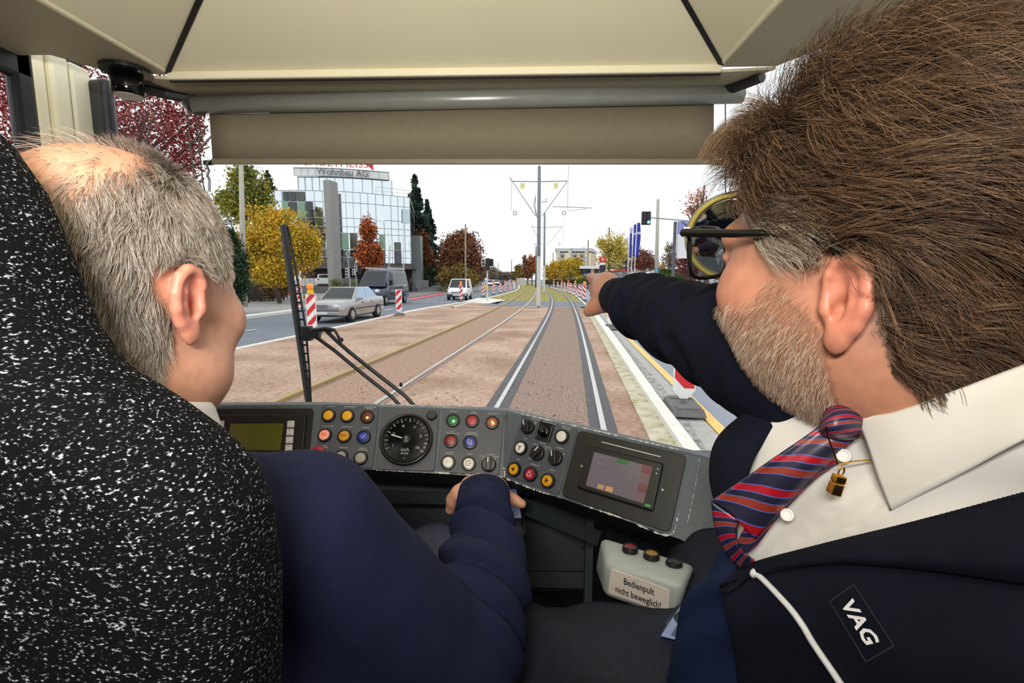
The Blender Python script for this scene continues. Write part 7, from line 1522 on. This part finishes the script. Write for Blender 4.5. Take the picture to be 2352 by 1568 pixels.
mb = MB(); mb.lathe([(5.1 * s_, .02), (5.1 * s_, .05), (.001, .05)], Ms, 32); mb.build('yellow_disc', mat('sign_yellow', (250, 214, 40), .5), sg); mb = MB(); mb.tube([Ms @ Vector((math.cos(t) * 5.1 * s_, math.sin(t) * 5.1 * s_, .05)) for t in np.linspace(0, 6.283, 33)[:-1]], .35 * s_, 5, closed=True); mb.build('red_ring', m_br, sg); mb = MB(); mb.text('LiDL', Ms @ Matrix.Translation((0, 0, .07)), 4.0 * s_, 1.0, bold=.03); mb.build('sign_lettering', mat('sign_blue', (30, 50, 130)), sg)
mb = MB(); a, b = P(1176, 644, 150), P(1206, 647, 120)
q = b - a; mb.prism([f2(a), f2(b), (b.x, b.y + .3), (a.x, a.y + .3)], 2.0); tag(mb.build('noise_barrier', mat('barrier_grey', (196, 196, 188), .7, noise=(1.5, .06))), 'pale noise barrier far away left of the masts', 'barrier')
p = P(528, 560, 46); kb_ = thing('glazed_canopy', 'slanting glazed canopy roof behind the driver\'s forehead at the left', 'canopy', (p.x, p.y, 0)); zf = lambda v: P(530, v, 46).z; s_ = 46 / FPX
mb = MB(); mb.add([(-1.2, 0, zf(517)), (28 * s_, 0, zf(515)), (22 * s_, 1.5, zf(499)), (-1.2, 1.5, zf(501))], [(0, 1, 2, 3)]); mb.build('roof_glass', mat('canopy_glass', (176, 180, 176), .3), kb_, solid=.06); mb = MB()
for i in range(6): x = -1.1 + i * .42; mb.bar((x, -.02, zf(516.5)), (x + .12, 1.45, zf(500)), .05, .05)
mb.build('roof_rib', m_dark_steel, kb_)
mb = MB(); mb.bar((-1, .7, 0), (-1, .7, zf(510)), .15, .15); mb.bar((.9, .7, 0), (.9, .7, zf(510)), .15, .15); mb.build('canopy_post', m_dark_steel, kb_); mb = MB(); mb.box((-.2, 1.2, zf(540) / 2 + 1), (2.6, .1, zf(520) - 2)); mb.build('canopy_wall', m_bw, kb_)
# ---------------------------------------------------------------- trees and shrubs
m_bark = mat('bark', (88, 76, 66), .9, noise=(8, .2))
def leaf_mat(name): return mat(name, (120, 110, 60), .75, attr='leafcol', noise=(2, .08))
m_leaf = leaf_mat('foliage')
def leaves(pts, size, pal, rng, flat=.0):
    n = len(pts); a = rng.normal(size=(n, 3)); a /= np.linalg.norm(a, axis=1, keepdims=True); b = np.cross(a, rng.normal(size=(n, 3))); b /= np.linalg.norm(b, axis=1, keepdims=True)
    s = (size * (.6 + .8 * rng.random((n, 1)))); q = np.stack([pts - a * s, pts - b * s * .55, pts + a * s, pts + b * s * .55], 1).reshape(-1, 3); f = np.arange(4 * n).reshape(n, 4)
    pc = np.array([[lin(x) for x in c] for c in pal]); ci = np.clip((rng.random(n) * .55 + .45 * (.5 + .5 * lownoise(pts.astype(np.float32), 1.1 / max(size * 6, .3), int(rng.integers(99))))) * len(pal), 0, len(pal) - 1).astype(int); c = pc[ci] * (.8 + .4 * rng.random((n, 1)))
    return q, f, np.repeat(np.concatenate([c, np.ones((n, 1))], 1), 4, 0)
def foliage_obj(name, q, f, c, par):
    o = np_mesh(name, q.astype(np.float32), f, m_leaf, par, False); at = o.data.color_attributes.new('leafcol', 'FLOAT_COLOR', 'POINT')
    if len(o.data.vertices) == len(c): at.data.foreach_set('color', c.astype(np.float32).ravel())
    return o
def tree(lab, u, d, blobs, pal, n, leaf, seed, cat='tree', name='tree', trunk=True, shell=.55, group=None, ground=None, sparse=1.0):
    n = int(n * 2.2); leaf *= .62; rng = np.random.default_rng(seed); b = P(u, 640, d); g = 0.0 if ground is None else ground; t = thing(name, lab, cat, (b.x, b.y, g), 0, group); org = np.array((b.x, b.y, g)); s = d / FPX; P_ = []; vol = np.array([r[2] * r[3] for r in blobs], float); vol /= vol.sum(); cs = []
    for (bu, bv, rx, ry), w in zip(blobs, vol):
        c = np.array(P(bu, bv, d)) - org; m = int(n * w); nc = max(5, int(9 + .55 * rx)); cc = rng.normal(size=(nc, 3)); cc /= np.linalg.norm(cc, axis=1, keepdims=True); cc *= (.35 + .62 * rng.random((nc, 1)) ** .6); x = cc[rng.integers(0, nc, m)] + rng.normal(size=(m, 3)) * min(.24, .75 / nc ** .33); r = 1.0
        P_.append(c + x * r * np.array((rx * s, rx * s * .8, ry * s))); cs.append(c)
    q, f, c = leaves(np.concatenate(P_), leaf, pal, rng); foliage_obj('crown', q, f, c, t)
    if trunk:
        mb = MB(); mb.smooth = True; top = cs[0]; mb.tube([(0, 0, 0), Vector(top) * .5 * 1.0 + Vector((0, 0, 0)), Vector(top)], [max(.12, .03 * top[2]), max(.08, .02 * top[2]), .04], 8)
        for c_ in cs:
            for k in range(4): e = c_ + rng.normal(size=3) * .35 * np.array((blobs[0][2] * s, blobs[0][2] * s, blobs[0][3] * s)); st_ = Vector(top) * rng.uniform(.35, .8); mb.tube([st_, Vector(st_).lerp(Vector(e), .5) + Vector((0, 0, .15)), Vector(e)], [.06, .045, .02], 6)
        mb.build('trunk', m_bark, t)
    return t
def conifer(lab, u, d, vtop, vbot, half, pal, n, leaf, seed):
    rng = np.random.default_rng(seed); b = P(u, 640, d); t = thing('spruce', lab, 'tree', (b.x, b.y, 0)); org = np.array((b.x, b.y, 0)); s = d / FPX; zt, zb = P(u, vtop, d).z, P(u, vbot, d).z; pts = []
    for L in range(26):
        f = (L + .3) / 26; z = zt + (zb - zt) * f; R_ = half * 1.45 * s * (f ** .85) * rng.uniform(.75, 1.1); nb_ = 5 + int(9 * f)
        for k in range(nb_):
            a = rng.random() * 6.28; m = max(4, int(n / 26 / nb_ * (.4 + 1.2 * f))); tt = rng.random(m) ** .7; rr = R_ * rng.uniform(.7, 1.15) * tt
            pts.append(np.stack([np.cos(a) * rr + rng.normal(size=m) * .12 * R_ * .5, np.sin(a) * rr + rng.normal(size=m) * .1 * R_ * .5, z - tt ** 2 * R_ * .35 + rng.normal(size=m) * .15], 1))
    q, f, c = leaves(np.concatenate(pts), leaf, pal, rng); foliage_obj('crown', q, f, c, t); mb = MB(); mb.cyl((0, 0, 0), (0, 0, zt * .97), .25, .03, 8); mb.build('trunk', m_bark, t)
RED = [(86, 26, 32), (122, 42, 46), (150, 60, 56), (104, 36, 38), (170, 84, 66)]; YEL = [(150, 150, 46), (198, 172, 48), (222, 186, 52), (214, 160, 40), (176, 168, 70)]; LAR = [(88, 104, 44), (130, 132, 44), (172, 158, 54), (104, 116, 52)]; DKG = [(26, 48, 26), (38, 66, 36), (52, 80, 40)]; ORG = [(140, 62, 34), (178, 86, 42), (204, 120, 48), (120, 54, 36), (150, 74, 44)]; SPR = [(26, 40, 32), (36, 54, 42), (52, 72, 56), (66, 86, 68)]; BRN = [(96, 60, 44), (126, 78, 54), (150, 96, 62), (112, 72, 56), (140, 100, 70)]; MIX = [(96, 90, 40), (134, 112, 46), (150, 120, 50), (84, 84, 40)]; GRY = [(110, 96, 88), (134, 118, 106), (150, 124, 104)]; HED = [(58, 88, 36), (84, 116, 48), (104, 134, 58)]
tree('big dark red maple outside the left corner of the windscreen', 230, 15, [(330, 270, 120, 105), (415, 330, 55, 120), (200, 330, 150, 170), (60, 250, 130, 150), (400, 430, 60, 70), (450, 300, 18, 60), (20, 120, 120, 110)], [(100, 32, 38), (140, 50, 52), (170, 72, 66), (118, 42, 44), (190, 100, 80)], 12000, .085, 1)
tree('tall yellow-green larch behind the concrete lamp pole', 560, 46, [(560, 425, 34, 44), (545, 470, 46, 42), (590, 455, 30, 50), (570, 395, 16, 18), (520, 450, 18, 14)], LAR, 4200, .24, 2)
conifer('small dark spruce top peeking over the left end of the glass building', 629, 78, 402, 470, 24, SPR, 1600, .3, 3)
tree('broad yellow willow between the lattice fence and the wiper', 640, 34, [(600, 530, 50, 52), (650, 520, 40, 40), (660, 575, 60, 60), (585, 590, 50, 55), (700, 560, 34, 50), (625, 620, 60, 36), (722, 580, 14, 32)], YEL, 11000, .15, 4)
tree('dark evergreen bush right behind the driver\'s face', 538, 24, [(535, 600, 30, 62), (545, 640, 36, 50), (530, 560, 14, 30)], DKG, 4200, .12, 5)
tree('narrow rust-coloured tree in front of the glass facade', 846, 49, [(846, 540, 17, 34), (847, 575, 26, 30), (850, 600, 26, 18), (862, 580, 16, 18), (830, 585, 14, 14)], ORG, 3600, .20, 6)
conifer('tall dark spruce right of the glass building', 958, 82, 410, 640, 44, SPR, 6500, .42, 7); conifer('second dark spruce slightly lower behind the tall one', 985, 92, 465, 645, 34, SPR, 3600, .45, 8)
tree('rust-brown tree at the foot of the tall spruce', 975, 76, [(975, 575, 22, 34), (985, 605, 22, 28), (962, 600, 16, 30)], [(120, 70, 40), (146, 88, 46), (90, 60, 40)], 2200, .3, 9)
tree('large round russet tree behind the curved signal mast', 1062, 72, [(1055, 580, 42, 38), (1080, 595, 30, 40), (1035, 600, 28, 42), (1062, 552, 26, 20), (1095, 620, 14, 28)], BRN, 6500, .30, 10)
tree('olive-green undergrowth below the large russet tree', 1055, 70, [(1045, 632, 36, 26), (1080, 638, 24, 20), (1020, 640, 14, 22)], MIX, 2600, .28, 11, name='shrub', cat='shrub')
tree('dark shrubs at the entrance of the tree-lined path', 985, 74, [(975, 640, 14, 16), (998, 630, 20, 20)], DKG, 1300, .28, 12, name='shrub', cat='shrub')
tree('low yellowish shrub behind the corner railing', 968, 69, [(970, 650, 9, 6)], [(150, 140, 80), (170, 160, 96)], 300, .15, 13, name='shrub', cat='shrub')
for i, (u, v, rx, ry, pal, lab) in enumerate(((1196, 622, 12, 14, MIX, 'distant green-brown tree above the pale barrier'), (1212, 612, 13, 22, BRN, 'distant brown tree left of the dark grey pole'), (1222, 606, 10, 16, ORG, 'distant orange tree right beside the dark grey pole'), (1130, 628, 22, 12, GRY, 'distant bare trees left of the far street'), (1157, 634, 18, 8, GRY, 'distant bare treeline at the end of the street'), (1182, 632, 10, 9, MIX, 'distant olive tree at the end of the barrier'), (1105, 618, 10, 20, BRN, 'distant brown tree right of the pedestrian signal'))):
    tree(lab, u, 140, [(u, v, rx, ry), (u + rx * .4, v + ry * .6, rx * .8, ry * .6)], pal, 700, .55, 20 + i)
for i, (u, v, rx, ry, lab) in enumerate(((1262, 621, 12, 16, 'leftmost of the yellow street trees right of the masts'), (1277, 617, 14, 18, 'second yellow street tree right of the masts'), (1294, 615, 14, 19, 'third yellow street tree right of the masts'), (1309, 612, 13, 21, 'fourth yellow street tree right of the masts'), (1325, 613, 13, 19, 'rightmost of the yellow street trees, before the apartment block'))):
    tree(lab, u, 112 - i * 4, [(u, v, rx, ry), (u + 2, v + 12, rx * .9, ry * .6)], YEL if i % 2 else YEL[:3] + [(140, 140, 50)], 1500, .30, 40 + i, group='yellow street trees beside the shop')
tree('yellow birch behind the wooden pole and the sign pylon', 1400, 72, [(1398, 560, 24, 26), (1415, 580, 30, 30), (1378, 560, 12, 10), (1425, 555, 14, 20), (1400, 600, 26, 22)], [(196, 176, 60), (214, 192, 72), (160, 150, 70)], 2000, .22, 50)
tree('bare greyish tree right of the yellow birch', 1440, 74, [(1438, 585, 22, 36), (1432, 610, 26, 20)], GRY, 900, .18, 51)
tree('red-brown tree behind the blue banners', 1478, 66, [(1478, 598, 24, 22), (1495, 610, 18, 16), (1465, 612, 16, 18)], [(118, 66, 54), (140, 82, 64), (100, 58, 50)], 2200, .2, 52)
tree('bare grey shrub left of the billboard post', 1538, 44, [(1536, 585, 16, 26), (1545, 600, 14, 22)], GRY, 700, .12, 53)
tree('orange-leaved branch tips above the round mirror', 1640, 19, [(1600, 470, 26, 26), (1612, 450, 14, 20), (1588, 485, 20, 12)], [(196, 110, 70), (170, 90, 60), (206, 130, 90)], 420, .06, 54)
tree('dark red shrub right of the billboard post', 1585, 30, [(1580, 600, 28, 24), (1600, 615, 26, 24)], RED, 1800, .10, 55, name='shrub', cat='shrub')
tree('orange-yellow bush left of the clipped hedge', 1518, 46, [(1520, 620, 10, 14), (1514, 632, 9, 9)], [(206, 160, 84), (222, 180, 104)], 500, .12, 56, name='shrub', cat='shrub')
def hedge(lab, u0, v0, u1, v1, d, pal, n, leaf, seed):
    rng = np.random.default_rng(seed); a, b = P(u0, v1, d), P(u1, v0, d); t = thing('hedge', lab, 'hedge', ((a.x + b.x) / 2, a.y, a.z)); w, h = b.x - a.x, b.z - a.z; pts = rng.random((n, 3)) * (w, 1.2, h) - (w / 2, .6, 0); k = rng.integers(0, 3, n); pts[k == 0, 2] = h * (.93 + .1 * rng.random((k == 0).sum())); pts[k == 1, 1] = -.6 + .1 * rng.random((k == 1).sum())
    q, f, c = leaves(pts, leaf, pal, rng); foliage_obj('foliage', q, f, c, t); mb = MB(); mb.box((0, 0, h / 2), (w * .96, 1.0, h * .94)); mb.build('hedge_core', mat('hedge_core_green', (44, 64, 30), .9), t)
hedge('clipped green hedge beside the billboard post', 1512, 619, 1577, 645, 44, HED, 3000, .08, 60)
hedge('rusty brown hedge at the right end of the green hedge', 1574, 622, 1592, 645, 43, ORG, 900, .08, 61)
for i, (u, v, rx, ry, pal, lab) in enumerate(((1330, 648, 8, 7, HED, 'small green bush below the yellow trees'), (1350, 642, 11, 11, HED, 'round green bush just left of the fingertip'), (1332, 640, 6, 5, YEL, 'yellow bush behind the round green bush'))):
    tree(lab, u, 84, [(u, v, rx, ry)], pal, 500, .2, 70 + i, name='shrub', cat='shrub')
hedge('long low brownish hedge under the yellow street trees', 1252, 643, 1345, 653, 108, MIX + [(110, 84, 60)], 2600, .18, 73)
for i, (u, v, lab) in enumerate(((775, 652, 'green shrub at the foot of the slab pillar'), (812, 652, 'grey-green shrub between the signal posts'))): tree(lab, u, 54, [(u, v, 17, 9)], [(90, 110, 70), (120, 130, 84), (150, 150, 100)], 600, .14, 80 + i, name='shrub', cat='shrub')
tree('brown leafy undergrowth behind the lattice fence', 600, 38, [(575, 665, 30, 22), (620, 668, 34, 20), (650, 660, 16, 24)], MIX + BRN, 2600, .13, 84, name='shrub', cat='shrub')
tree('low yellow leaf heap at the kerb behind the beacon lamp', 698, 44, [(700, 683, 16, 6)], YEL, 400, .1, 85, name='shrub', cat='shrub')
